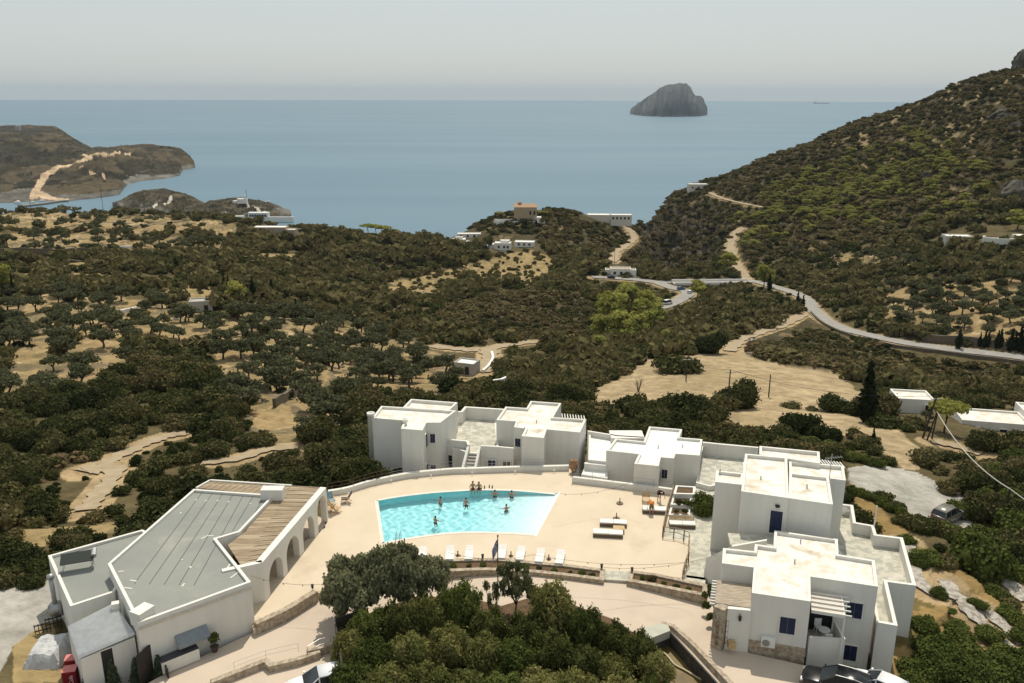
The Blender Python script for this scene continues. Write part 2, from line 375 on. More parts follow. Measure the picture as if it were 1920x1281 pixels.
# ---- roads and tracks (pixel way-points laid on the smooth ground) ----
def cr(pts,n=8):
    out=[]; P=[pts[0]]+list(pts)+[pts[-1]]
    for i in range(1,len(P)-2):
        for k in range(n):
            t=k/n; a,b,c,d=P[i-1],P[i],P[i+1],P[i+2]
            out.append(0.5*((2*b)+(c-a)*t+(2*a-5*b+4*c-d)*t*t+(3*b-a-3*c+d)*t*t*t))
    out.append(P[-2]); return out
ROADS=[ # name,label,way-points,width,kind,material
 ('road','asphalt',[(1925,673),(1860,664),(1780,655),(1700,644),(1640,632),(1590,620),(1550,603),(1525,582),(1512,562),(1490,551),(1455,540),(1425,531),(1402,527)],5.8),
 ('road','asphalt',[(1262,530),(1236,531),(1262,541),(1284,546),(1290,552),(1276,562),(1252,573),(1236,578)],6.0),
 ('road','asphalt',[(1236,531),(1200,526),(1160,523),(1110,520)],6.0),
 ('dirt_track','dirt',[(1402,527),(1385,505),(1376,490),(1370,470),(1372,450),(1382,436),(1392,428)],5.0),
 ('dirt_track','dirt',[(1330,362),(1352,372),(1376,379),(1405,385),(1440,392)],4.0),
 ('dirt_track','dirt',[(1095,407),(1130,415),(1165,424),(1183,436),(1186,450),(1170,464),(1155,474),(1150,492)],5.0),
 ('dirt_track','dirt',[(1505,590),(1480,605),(1440,620),(1400,632),(1378,645),(1368,658)],4.0),
 ('dirt_track','dirt',[(810,650),(860,655),(905,656),(950,648),(1000,642)],3.6),
 ('dirt_track','dirt',[(916,656),(918,672),(910,686),(900,698)],4.5),
 ('dirt_track','dirt',[(350,811),(310,820),(275,832),(235,850),(195,870),(150,884)],2.2),
 ('dirt_track','dirt',[(220,876),(205,905),(180,935),(160,958)],2.2),
 ('dirt_track','dirt',[(215,872),(190,878),(160,884)],3.2),
 ('dirt_track','dirt',[(560,838),(500,845),(440,862),(380,868)],1.6),
 ('dirt_track','dirt',[(1840,852),(1790,838),(1745,828)],1.6),
 ('garden_path','paving',[(1700,1020),(1730,1100),(1790,1120),(1850,1150),(1920,1210)],1.3),
 ('garden_path','paving',[(1770,1090),(1800,1130),(1840,1170),(1900,1230),(1930,1260)],1.2),
 ('concrete_path','paving',[(1850,1070),(1885,1090),(1925,1130)],1.5),
]
road_lines=[]
for nm,mt,wp,wd in ROADS:
    pts=[G.cast(*q) for q in wp]; pts=[p for p in pts if p is not None]
    L=cr([p for p in pts],8)
    zz=np.array([p.z for p in L]); k=np.ones(5)/5; zz=np.convolve(np.pad(zz,2,'edge'),k,'valid')
    L=[Vector((p.x,p.y,float(z))) for p,z in zip(L,zz)]
    road_lines.append((nm,mt,L,wd))
PX,PY=proj(np.stack([G.X,G.Y,G.Z],2).reshape(-1,3)); PX=PX.reshape(G.X.shape); PY=PY.reshape(G.X.shape)
jx=fbm(G.X/9,G.Y/9,3)*14; jy=fbm(G.X/9+50,G.Y/9,3)*8
def zone(polys):
    r=np.zeros(PX.shape,bool)
    for p in polys: r|=inpoly(PX+jx,PY+jy,p)
    return r
Z_BARE=[[(1085,762),(1120,725),(1170,700),(1215,672),(1330,665),(1400,676),(1480,690),(1560,705),(1605,722),(1640,738),(1650,760),(1600,778),(1480,765),(1350,762),(1320,778)],
 [(1320,778),(1400,762),(1500,766),(1650,790),(1740,840),(1725,880),(1690,880),(1640,832),(1500,802),(1400,815),(1330,800)],[(1335,655),(1390,650),(1420,680),(1330,680)]]
Z_OLIVE=[[(0,560),(130,545),(330,566),(400,600),(480,585),(700,610),(760,640),(860,675),(900,700),(870,742),(760,752),(690,745),(640,800),(560,850),(480,820),(420,730),(400,650),(240,645),(240,700),(150,742),(0,752)],
 [(0,404),(150,398),(330,405),(480,428),(455,440),(250,437),(0,432)],[(0,440),(250,438),(420,452),(440,470),(300,476),(0,478)],
 [(1640,545),(1780,535),(1920,525),(1920,655),(1860,650),(1760,632),(1660,600)],[(1560,470),(1640,478),(1720,490),(1720,505),(1560,490)]]
Z_GOLD=[[(0,1010),(60,990),(160,972),(290,978),(290,992),(160,1005),(60,1030),(0,1030)],[(640,545),(760,520),(1000,470),(1060,490),(990,540),(880,520),(800,560)],[(1580,895),(1640,930),(1700,990),(1740,1080),(1720,1150),(1690,1050),(1620,960)],
 [(1600,1000),(1920,1090),(1920,1281),(1660,1281)],[(20,1205),(95,1150),(120,1281),(20,1281)],[(30,490),(220,492),(210,503),(40,505)],[(130,514),(330,518),(345,530),(140,528)],[(0,505),(60,515),(60,528),(0,530)],[(270,540),(420,536),(470,552),(300,556)],[(470,480),(620,470),(640,480),(480,492)]]
Z_GRAVEL=[[(-300,1110),(0,1098),(60,1075),(130,1060),(140,1150),(80,1172),(20,1215),(-20,1290),(-300,1290)],[(1586,878),(1640,873),(1720,885),(1790,920),(1830,960),(1820,1000),(1740,985),(1690,950),(1640,925),(1586,905)]]
Z_BROWN=[[(1170,400),(1330,300),(1500,235),(1700,160),(1960,60),(1925,330),(1800,420),(1600,460),(1500,500),(1390,520),(1350,500),(1230,520)],[(830,420),(920,370),(1150,380),(1205,420),(1180,500),(1100,470),(980,455),(900,455)],
 [(1380,660),(1420,620),(1500,590),(1560,640),(1700,670),(1925,690),(1925,720),(1700,720),(1600,715),(1450,680)],[(850,560),(1000,540),(1110,560),(1110,640),(900,640),(820,600)]]
Z_CLIFF=[[(1190,430),(1260,392),(1330,400),(1375,430),(1360,470),(1310,500),(1250,515),(1225,490)]]
zb=zone(Z_BARE); zo=zone(Z_OLIVE); zg=zone(Z_GOLD); zv=zone(Z_GRAVEL); zr=zone(Z_BROWN); zc=zone(Z_CLIFF)
# noise relief
amp=np.clip((G.Y-75)/260,0,1)*np.where(zb|zv,0.25,1)
nz=fbm(G.X/38,G.Y/38,6,0.55)*4.2*amp+fbm(G.X/8,G.Y/8,3)*0.5*np.clip((G.Y-60)/60,0,1)*np.where(zb|zv,0.2,1)
nz+=zc*(-np.abs(fbm(G.X/16,G.Y/45,5,0.6))*26+3)
nz+=np.where(zr&(PX>1200)&(G.Y>420),-np.abs(fbm(G.X/30+3,G.Y/60,5,0.6))*9+2.0,0)
nz+= zo*np.where(PX<1000,(np.floor((G.Z+fbm(G.X/30,G.Y/30,2)*2)/1.6)*1.6-G.Z)*0.35,0)      # terraces of the groves
# roads flatten the ground
rd=np.full(G.X.shape,1e9); rz=np.zeros(G.X.shape)
for nm,mt,L,wd in road_lines:
    for i in range(len(L)-1):
        a,b=L[i],L[i+1]; ex,ey=b.x-a.x,b.y-a.y; q=ex*ex+ey*ey
        if q<1e-6: continue
        mk=(np.abs(G.X-(a.x+b.x)/2)<abs(ex)+wd*2+8)&(np.abs(G.Y-(a.y+b.y)/2)<abs(ey)+wd*2+8)
        if not mk.any(): continue
        x=G.X[mk]; y=G.Y[mk]; t=np.clip(((x-a.x)*ex+(y-a.y)*ey)/q,0,1)
        d=np.hypot(x-a.x-t*ex,y-a.y-t*ey)-wd/2; zz=a.z+t*(b.z-a.z)
        o=rd[mk]; oz=rz[mk]; s=d<o; o[s]=d[s]; oz[s]=zz[s]; rd[mk]=o; rz[mk]=oz
fall=np.clip(1-np.clip(rd,0,None)/7,0,1); fall=fall*fall*(3-2*fall)
G.Z=np.where(rd<1e8,(G.Z+nz)*(1-fall)+(rz-0.05)*fall,G.Z+nz)
# built-up platforms: terrain kept below the decks
def poly_world(px,z): return [at_z(a,b,z) for a,b in px]
PLAT=[([(95,1075),(362,905),(545,900),(614,915),(730,893),(808,881),(966,874),(1104,860),(1317,820),(1400,835),(1420,830),(1590,868),(1600,945),(1716,1092),(1680,1180),(1660,1290),(1420,1400),(100,1400),(90,1281),(130,1281)],-1.6),
      ([(690,770),(770,748),(1052,752),(1105,780),(1160,812),(1310,815),(1317,905),(690,905)],-2.6)]
inplat=np.zeros(G.X.shape,bool)
for pp,z in PLAT:
    q=poly_world(pp,0 if z>-2 else -1); k=inpoly(G.X,G.Y,q); inplat|=k; G.Z=np.where(k,np.minimum(G.Z,z),G.Z)
# colours of the ground itself
def C(*c): return np.array(c)
col=np.zeros(G.X.shape+(3,))+C(0.10,0.080,0.040)
n1=fbm(G.X/14,G.Y/14,4); n2=fbm(G.X/3.5,G.Y/3.5,3)
def put(mask,c,mixn=None):
    global col
    col=np.where(mask[...,None],C(*c),col)
put(zr,(0.070,0.058,0.030)); put(zr&(n1+0.5*n2>0.38),(0.16,0.12,0.065)); put(zr&(PX>1480)&(PY<330)&(n1>0.18),(0.25,0.19,0.10))
put(zo,(0.295,0.215,0.108)); put(zo&(n1>0.2),(0.22,0.17,0.085)); put(zo&(n2>0.45),(0.38,0.30,0.185)); put(zo&(PX<1000)&(np.abs(np.mod(G.Z+fbm(G.X/30,G.Y/30,2)*2,1.6)-0.2)<0.16),(0.17,0.135,0.08))
put(zg,(0.25,0.17,0.07)); put(zg&(n2>0.15),(0.13,0.10,0.04)); put(zg&(PX<1200),(0.29,0.215,0.105)); put(zg&(PX<1200)&(n2>0.25),(0.19,0.15,0.075))
put(zb,(0.345,0.265,0.158)); put(zb&(np.abs(n2+.1)<0.06),(0.29,0.22,0.125)); put(zb&(n1+n2*.5>0.3),(0.285,0.22,0.125))
put(zv,(0.34,0.32,0.28)); put(zc,(0.055,0.047,0.034)); put(zc&(n2>0.3),(0.10,0.085,0.062))
gy,gx=np.gradient(G.Z); slope=np.abs(gy/np.maximum(0.1,np.gradient(G.Y,axis=0)))
put((slope>1.3)&(G.Y>300)&~zc,(0.12,0.10,0.075))
put((rd<1.2)&(rd<1e8),(0.34,0.25,0.14))
col=col*(1+0.18*n2[...,None])
def paint(me,col):
    a=me.color_attributes.new('ground_col','FLOAT_COLOR','POINT')
    q=np.ones((col.shape[0]*col.shape[1],4),np.float32); q[:,:3]=col.reshape(-1,3); a.data.foreach_set('color',q.ravel())
def groundmat(name,s1,s2,bd,var=0.35,wave=True):
    m=bpy.data.materials.new(name); m.use_nodes=True; n=m.node_tree.nodes; L=m.node_tree.links; b=n['Principled BSDF']
    b.inputs['Roughness'].default_value=1.0; _sock(b,['Specular IOR Level']).default_value=0.05
    at=n.new('ShaderNodeAttribute'); at.attribute_name='ground_col'; g=n.new('ShaderNodeNewGeometry')
    t=n.new('ShaderNodeTexNoise'); t.inputs['Scale'].default_value=s1; t.inputs['Detail'].default_value=8; t.inputs['Roughness'].default_value=0.7; L.new(g.outputs['Position'],t.inputs['Vector'])
    mr=n.new('ShaderNodeMapRange'); mr.inputs['From Min'].default_value=0.3; mr.inputs['From Max'].default_value=0.7; mr.inputs['To Min'].default_value=1-var; mr.inputs['To Max'].default_value=1+var; L.new(t.outputs['Fac'],mr.inputs['Value'])
    vm=n.new('ShaderNodeVectorMath'); vm.operation='SCALE'; L.new(at.outputs['Color'],vm.inputs[0]); L.new(mr.outputs[0],vm.inputs['Scale']); L.new(vm.outputs[0],b.inputs['Base Color'])
    t2=n.new('ShaderNodeTexNoise'); t2.inputs['Scale'].default_value=s2; t2.inputs['Detail'].default_value=6; L.new(g.outputs['Position'],t2.inputs['Vector'])
    bp=n.new('ShaderNodeBump'); bp.inputs['Strength'].default_value=0.9; bp.inputs['Distance'].default_value=bd; L.new(t2.outputs['Fac'],bp.inputs['Height']); L.new(bp.outputs[0],b.inputs['Normal'])
    return m
gmat=groundmat('dry_ground',0.35,1.4,0.35)
me=np_mesh('terrain',np.stack([G.X,G.Y,G.Z],2).reshape(-1,3),G.quads(),gmat,smooth=True); paint(me,col)
tag(link('terrain',me),kind='structure')
def outcrop(px,py,w_,h,lab,seed,dz=0):
    p=G.cast(px,py)
    while p is None: py+=2; p=G.cast(px,py)
    rg=np.random.default_rng(seed); m=MB()
    n_,k_=22,14; V=[]
    for i in range(k_):
        for j in range(n_):
            a=6.283*j/n_; f=i/(k_-1); rr=w_/2*(1-f**2.2)**0.6*(1+0.35*float(fbm(np.array([math.cos(a)*1.6+seed]),np.array([math.sin(a)*1.6+f*3.0]),4)[0])*2); V.append((rr*math.cos(a),rr*0.7*math.sin(a),-6+(h+6)*f+rg.normal()*h*0.02))
    m.add(V,[(i*n_+j,i*n_+(j+1)%n_,(i+1)*n_+(j+1)%n_,(i+1)*n_+j) for i in range(k_-1) for j in range(n_)]); o=m.build('rock_outcrop',M('dark_crag_rock',(0.060,0.054,0.042),(0.125,0.11,0.085),0.35,rough=1,bump=1.0,bscale=.6,stretch=(1,1,.5))); o.location=(p.x,p.y,p.z+dz); return tag(o,lab,'rock')
outcrop(1912,128,14,15,'jagged dark crag on the skyline at the top right corner',3); outcrop(1935,122,20,20,'larger dark crag cut by the right edge on the skyline',5)
outcrop(1885,215,24,4,'dark rock face on the upper right hillside',6); outcrop(1740,330,9,3,'small rock outcrop in the middle of the pine slope',7); outcrop(1900,372,20,9,'dark cliff above the curved white terrace',9); outcrop(1905,240,10,3,'dark boulder outcrop near the right edge above the pines',12)
# ---- sea ----
def seamat():
    m=bpy.data.materials.new('sea_water'); m.use_nodes=True; n=m.node_tree.nodes; L=m.node_tree.links; b=n['Principled BSDF']
    b.inputs['Base Color'].default_value=(0.085,0.165,0.225,1); b.inputs['Roughness'].default_value=0.42; b.inputs['IOR'].default_value=1.33
    g=n.new('ShaderNodeNewGeometry'); mp=n.new('ShaderNodeMapping'); mp.inputs['Scale'].default_value=(0.0007,0.0035,0.002); L.new(g.outputs['Position'],mp.inputs['Vector'])
    t=n.new('ShaderNodeTexNoise'); t.inputs['Scale'].default_value=1; t.inputs['Detail'].default_value=7; L.new(mp.outputs[0],t.inputs['Vector'])
    mr=n.new('ShaderNodeMapRange'); mr.inputs['From Min'].default_value=0.35; mr.inputs['From Max'].default_value=0.7; mr.inputs['To Min'].default_value=0.44; mr.inputs['To Max'].default_value=0.40; L.new(t.outputs['Fac'],mr.inputs['Value']); L.new(mr.outputs[0],b.inputs['Roughness'])
    mc=n.new('ShaderNodeMix'); mc.data_type='RGBA'; mc.inputs[6].default_value=(0.080,0.158,0.212,1); mc.inputs[7].default_value=(0.096,0.176,0.226,1); m3=n.new('ShaderNodeMapRange'); m3.inputs['From Min'].default_value=0.42; m3.inputs['From Max'].default_value=0.62; L.new(t.outputs['Fac'],m3.inputs['Value']); L.new(m3.outputs[0],mc.inputs[0]); L.new(mc.outputs[2],b.inputs['Base Color'])
    t2=n.new('ShaderNodeTexNoise'); t2.inputs['Scale'].default_value=0.12; t2.inputs['Detail'].default_value=5; L.new(g.outputs['Position'],t2.inputs['Vector'])
    bp=n.new('ShaderNodeBump'); bp.inputs['Strength'].default_value=0.5; bp.inputs['Distance'].default_value=0.6; L.new(t2.outputs['Fac'],bp.inputs['Height']); L.new(bp.outputs[0],b.inputs['Normal'])
    return m
FAR=24000.0
mb=MB(); ns=128; prev=None
rings=[300,900,2500,7000,14000,FAR]; vs=[];fs=[]
for r in rings:
    for j in range(ns): t=2*math.pi*j/ns; vs.append((r*math.cos(t),r*math.sin(t),SEA))
for i in range(len(rings)-1):
    for j in range(ns): fs.append((i*ns+j,i*ns+(j+1)%ns,(i+1)*ns+(j+1)%ns,(i+1)*ns+j)) 
mb.add(vs,[f[::-1] for f in fs]); mb.face(vs[:ns]); tag(mb.build('sea',seamat()),kind='structure')
# ---- far headlands and islands: coast line, crest line and a back slope, standing in the sea ----
def ysea(px,py): return at_z(px,py,SEA).y
def land(name,cols,pxr,nu,nv,amp,c1,c2,seed,label=None,cat=None,cuts=None,freq=30,kc=0.55,steep=0.75,kind='structure',back=0.35,ratio=None):
    ym=sum(c[2] for c in cols)/len(cols); u0,u1=[ray(p,ym).x/ray(p,ym).y for p in pxr]; px=np.linspace(pxr[0],pxr[1],nu); q=np.array(cols,float)
    pc=np.interp(px,q[:,0],q[:,1]); pt=np.interp(px,q[:,0],q[:,2])
    rg=np.random.default_rng(seed); jit=fbm(px/9+seed,px*0+seed,4)*0.9*min(1.2,amp/13)*np.clip((pc-pt)/12,0,1); pt=pt-np.abs(jit)*0.6; pc=pc+fbm(px/14+seed*3,px*0,4)*0.8*np.clip((pc-pt)/10,0,1)
    Yc=np.array([ysea(a,b) for a,b in zip(px,pc)]); Ys=np.array([ysea(a,b) if not ratio else 1.0 for a,b in zip(px,pt)])
    Yt=Yc+kc*(Ys-Yc)+1 if not ratio else Yc*ratio; zt=np.array([at_Y(a,b,c).z for a,b,c in zip(px,pt,Yt)]); Yb=Yt+np.maximum(60,(Yt-Yc)*0.8+back*(zt-SEA)*4)
    F=Field.__new__(Field); F.u=np.linspace(u0,u1,nu); F.nu,F.nv=nu,nv
    F.l=np.linspace(math.log(Yc.min()*0.93),math.log(Yb.max()*1.02),nv); U,Lg=np.meshgrid(F.u,F.l); F.Y=np.exp(Lg); F.X=U*F.Y
    t=(F.Y-Yc)/(Yt-Yc); t2=(Yb-F.Y)/(Yb-Yt); H=zt-SEA
    rise=np.clip(t,0,1)**steep; fall=np.clip(t2,0,1)**0.7
    inside=np.where(F.Y<Yt,rise,fall); wid=np.clip(H/6,0,1)
    mid=4*np.clip(t,0,1)*(1-np.clip(t,0,1))+np.where(F.Y>Yt,0.5*np.clip(t2,0,1),0)
    rel=(fbm(F.X/freq+seed,F.Y/freq,6,0.6)*0.7-np.abs(fbm(F.X/freq*1.6+seed*2,F.Y/freq/2.5,5,0.6))*1.1+0.3)*amp*np.clip(mid,0,1)
    F.Z=np.where((t>0)&(t2>0)&(H>0.5),SEA+H*inside+np.clip(t*8,0,1)*wid*2.0+rel,SEA-8)
    c=np.zeros(F.X.shape+(3,))+C(*c1); k=fbm(F.X/(freq)+seed,F.Y/freq,5); c=np.where((k>0.12)[...,None],C(*c2),c); k2=fbm(F.X/(freq*.3)+seed,F.Y/freq*2,4); c=np.where((k2>0.3)[...,None],C(*c1)*0.6,c)
    shore=(F.Z<SEA+7+7*fbm(F.X/freq,F.Y/freq,4)); c=np.where(shore[...,None],C(0.14,0.13,0.11)*(1+0.6*k2[...,None]),c)
    if cuts is not None: c=cuts(F,c)
    me=np_mesh(name,np.stack([F.X,F.Y,F.Z],2).reshape(-1,3),F.quads(),groundmat(name+'_ground',0.05,0.25,1.5,0.5),smooth=True); paint(me,c)
    o=link(name,me); tag(o,label,cat,None,kind); return F
def seg_dist(F,L):
    d=np.full(F.X.shape,1e9)
    for a,b in zip(L[:-1],L[1:]):
        ex,ey=b.x-a.x,b.y-a.y; q=ex*ex+ey*ey+1e-9; t=np.clip(((F.X-a.x)*ex+(F.Y-a.y)*ey)/q,0,1); d=np.minimum(d,np.hypot(F.X-a.x-t*ex,F.Y-a.y-t*ey))
    return d
def headcuts(F,c):
    for wp,wd in (([(62,372),(68,356),(78,340),(84,328),(100,319),(125,313),(150,304),(168,293)],6),([(158,290),(190,288),(215,288),(240,288)],6),([(70,362),(90,372),(118,376)],8),([(150,316),(170,322),(195,333)],2.5)):
        L=[F.cast(a,b,700,4500) for a,b in wp]; L=[l for l in L if l is not None]
        if len(L)>1: d=seg_dist(F,L); c=np.where((d<wd)[...,None],C(0.46,0.34,0.22),c)
    return c
def islecut(F,c):
    for wp in ([(310,383),(318,373),(322,367)],[(288,390),(293,383)],[(465,384),(482,390),(496,398)]):
        L=[F.cast(a,b,600,3000) for a,b in wp]; L=[l for l in L if l is not None]
        if len(L)>1: c=np.where((seg_dist(F,L)<2.0)[...,None],C(0.5,0.46,0.38),c)
    return c
HL=land('headland',[(-300,386,236),(-100,384,240),(0,381,242),(60,378,242),(105,377,243),(120,377,250),(135,375,262),(170,372,285),(212,366,283),(222,355,281),(230,347,280),(250,341,279),(282,338,277),(310,334,281),(331,330,283),(338,319,284),(350,317,292),(357,316,303),(362,315,314.5),(366,315,315)],(-300,368),620,320,30,(0.046,0.040,0.025),(0.090,0.070,0.042),3,cuts=headcuts,freq=80)
IS=land('rocky_islet',[(208,391,390.5),(222,394,385),(245,400,372),(270,404,364),(312,409,361),(345,412,369),(372,414,381),(385,415,387),(400,415,382),(420,415,379),(455,414,378),(490,413,383),(520,411,393),(540,409,403),(546,408,407.5),(550,408,408)],(205,552),400,200,15,(0.052,0.045,0.028),(0.095,0.08,0.052),5,cuts=islecut,freq=24)
land('small_rock',[(1453,297,296.5),(1460,297.5,293),(1470,298,291.5),(1478,298.5,293),(1486,299,298.5)],(1450,1490),60,40,5,(0.10,0.09,0.07),(0.15,0.13,0.11),8,freq=30)
land('egg_shaped_island',[(1182,215,214.5),(1184,215,208),(1196,216.5,196),(1208,217.5,186),(1220,218,178),(1236,219,167),(1246,219,163),(1262,219,161),(1272,219,159),(1286,219,158),(1294,218.5,164),(1300,218.5,176),(1304,218.5,180),(1313,218,183),(1320,217.5,191),(1323,217,204),(1327,216.5,213),(1329,216,215.8)],(1179,1332),300,200,70,(0.052,0.054,0.052),(0.095,0.095,0.09),11,freq=520,ratio=1.05,steep=0.5)
# ---- road strips ----
asph=M('sunbleached_asphalt',(0.30,0.285,0.26),(0.24,0.225,0.20),0.5,rough=0.95,bump=0.2)
dirt=M('pale_dirt',(0.37,0.295,0.195),(0.29,0.225,0.14),0.6,rough=1.0,bump=0.3)
pav=M('crazy_paving',(0.40,0.37,0.32),(0.25,0.22,0.18),2.2,rough=0.95,bump=0.5,lo=0.45,hi=0.55)
RM={'asphalt':asph,'dirt':dirt,'paving':pav}
for qi,(nm,mt,L,wd) in enumerate(road_lines):
    vs=[];fs=[]
    for i,p in enumerate(L):
        a=L[max(i-1,0)]; b=L[min(i+1,len(L)-1)]; d=(b-a); d.z=0; d.normalize(); nn=Vector((-d.y,d.x,0))
        wv=wd/2*(1 if mt=='asphalt' else 1+0.22*math.sin(i*1.7+qi)+0.15*math.sin(i*0.63))
        for k in (-1,-0.5,0,0.5,1): q=p+nn*(wv*k); vs.append((q.x,q.y,p.z+0.05+0.0006*p.y+0.003*qi))
    for i in range(len(L)-1):
        for k in range(4): fs.append((i*5+k,(i+1)*5+k,(i+1)*5+k+1,i*5+k+1)[::-1])
    mb=MB(); mb.add(vs,fs,RM[mt]); tag(mb.build(nm),kind='structure')
# ---------------- pool deck, drive, paved paths ----------------
deckm=M('sandy_deck_screed',(0.63,0.530,0.400),(0.555,0.46,0.335),0.28,rough=0.95,lo=0.3,hi=0.75,c3=(0.47,0.375,0.27),s3=0.22,lo3=0.58,hi3=0.80,bump=0.15,bscale=5)
drivem=M('pinkish_drive_concrete',(0.56,0.465,0.365),(0.49,0.40,0.31),0.25,rough=0.95,lo=0.3,hi=0.75,c3=(0.40,0.33,0.27),s3=0.16,lo3=0.55,hi3=0.78,bump=0.15,bscale=6)
flagm=M('irregular_flagstones',(0.50,0.475,0.39),(0.37,0.36,0.30),1.5,rough=0.95,lo=0.47,hi=0.53,c3=(0.56,0.52,0.45),s3=0.8,lo3=0.58,hi3=0.6,bump=0.3,bscale=8)
joint=M('deck_joint',(0.30,0.22,0.15),rough=1)
def W(z,*px): return [at_z(a,b,z) for a,b in px]
def cat(pts,n=6): return cr([Vector((p[0],p[1],p[2])) for p in pts],n)
pool_back=cat(W(0,(705.8,938.5),(742,932),(782,926.8),(820,923),(860.7,920.3),(893,918.5),(925.9,918.5),(960,919.5),(991,921.6),(1040.6,926.3)),4)
pool_front=cat(W(0,(1000,1003.7),(970,1001),(939,999.8),(886.8,998.5),(834.6,1001),(782.5,1007.6),(750,1013),(717.3,1019.3)),4)
poolP=[(p.x,p.y) for p in pool_back+pool_front]         # clockwise: back left->right, then front right->left
deck_out=W(0,(613,990),(613,925),(652,920),(730,899),(808,888),(886,884.5),(965,882),(1068,880),(1073,904),(1264,926),(1262,932),(1242,1007),(1291,1016),(1290,1056),(1280,1084),
  (1180,1072),(1132,1070),(1060,1061),(1000,1056),(934,1050),(880,1049),(827,1051),(783,1056),(730,1070),(640,1100),(590,1111),(478,1176),(470,1150),(485,1060))
def ngon_with_hole(outer,inner,z,mat,name):
    import bmesh
    bm=bmesh.new(); 
    def loop(P):
        v=[bm.verts.new((p[0],p[1],z)) for p in P]; return [bm.edges.new((v[i],v[(i+1)%len(v)])) for i in range(len(v))]
    e=loop(outer)+(loop(inner) if inner else [])
    bmesh.ops.triangle_fill(bm,use_beauty=True,use_dissolve=False,edges=e)
    for f in bm.faces:
        if f.normal.z<0: f.normal_flip()
    me=bpy.data.meshes.new(name); bm.to_mesh(me); bm.free(); me.materials.append(mat); return link(name,me)
beach=[at_z(1051,921.6,0),at_z(1006,1004.5,0)]
hole=[(p.x,p.y) for p in pool_back]+[(beach[0].x,beach[0].y),(beach[1].x,beach[1].y)]+[(p.x,p.y) for p in pool_front]
dk=ngon_with_hole(deck_out,hole,0.0,deckm,'pool_deck'); tag(dk,kind='structure')
mb=MB(); mb.path([(p[0],p[1],0) for p in deck_out],0.3,-1.5,-0.02,closed=True); mb.build('edge_face',deckm,dk)
# festoon cables strung over the deck
for i,(a,b,lab) in enumerate((((1000,1040),(1290,1054),'over the right front of the deck'),((1040,925),(1180,905),'over the right end of the pool'),((840,1036),(1000,1040),'above the row of white loungers'),((1130,1064),(1345,1040),'from the curved planter to the nearest house'),((470,1080),(640,1090),'from the arcade corner to the olive trees'))):
    A,B=at_z(*a,2.6),at_z(*b,2.6); P=[A.lerp(B,k/14)-Vector((0,0,0.5*4*(k/14)*(1-k/14))) for k in range(15)]; m=MB(); m.tube([p-A for p in P],0.012,4); o=m.build('festoon_cable',M('brown_cable',(0.12,0.09,0.06),rough=.8)); o.location=A; tag(o,'thin brown festoon cable strung '+lab,'cable')
    for k in range(2,14,3): q=P[k]-A; m=MB(); m.lathe([(0.02,0.0),(0.03,-0.04),(0.035,-0.09),(0.01,-0.13)],tuple(q),7); m.build('bulb',black,o)
# drive
def drive_z(x): return float(np.interp(x,[-24,-17,-6,2,9,16,30],[-0.55,-0.55,-0.5,-0.12,-0.2,-0.65,-0.75]))
dr_px=[(478,1178),(590,1112),(640,1100),(730,1071),(783,1058),(827,1053),(880,1051),(934,1050),(1000,1057),(1060,1062),(1132,1071),(1180,1073),(1280,1085),(1325,1100),(1345,1150),(1345,1200),(1400,1215),(1514,1240),(1600,1262),(1700,1290),(1750,1420),(1200,1420),(-200,1420),(140,1290),(250,1290),(300,1262)]
V=[at_z(a,b,-0.3) for a,b in dr_px]
import bmesh
cut=[at_z(a,b,-0.3) for a,b in ((1211,1203),(1256,1184),(1345,1281),(1400,1345),(1250,1345),(1195,1255))]
bm=bmesh.new()
def lp(P,nsub=6):
    Q=[]
    for i in range(len(P)):
        a,b=P[i],P[(i+1)%len(P)]
        for k in range(nsub): t=k/nsub; Q.append((a[0]+(b[0]-a[0])*t,a[1]+(b[1]-a[1])*t))
    v=[bm.verts.new((x,y,0)) for x,y in Q]; return [bm.edges.new((v[i],v[(i+1)%len(v)])) for i in range(len(v))]
bmesh.ops.triangle_fill(bm,use_beauty=True,use_dissolve=False,edges=lp(V)+lp(cut,1))
bmesh.ops.subdivide_edges(bm,edges=[e for e in bm.edges if e.calc_length()>3],cuts=4,use_grid_fill=True)
for v in bm.verts: v.co.z=drive_z(v.co.x)
for f in bm.faces:
    if f.normal.z<0: f.normal_flip()
bmesh.ops.triangulate(bm,faces=bm.faces)
me=bpy.data.meshes.new('driveway'); bm.to_mesh(me); bm.free(); me.materials.append(drivem); tag(link('driveway',me),kind='structure')
# ---- pool ----
poolwhite=M('white_pool_plaster',(0.72,0.86,0.86),(0.66,0.82,0.83),1.5,rough=0.8)
poolt=M('turquoise_pool_plaster',(0.38,0.76,0.79),(0.32,0.70,0.74),0.8,rough=0.8)
coping=M('pale_coping',(0.70,0.66,0.58),(0.62,0.57,0.50),2,rough=0.9)
pr=empty('swimming_pool',(poolP[0][0],poolP[0][1],0),0,'fan shaped turquoise swimming pool sunk in the sandy deck with a white shallow end','pool')
ox,oy=poolP[0]
def L3(v): return (v[0]-ox,v[1]-oy,v[2])
nb=len(pool_back); WL=-0.13
def lerp(a,b,t): return a+(b-a)*t
pf=list(reversed(pool_front)); 
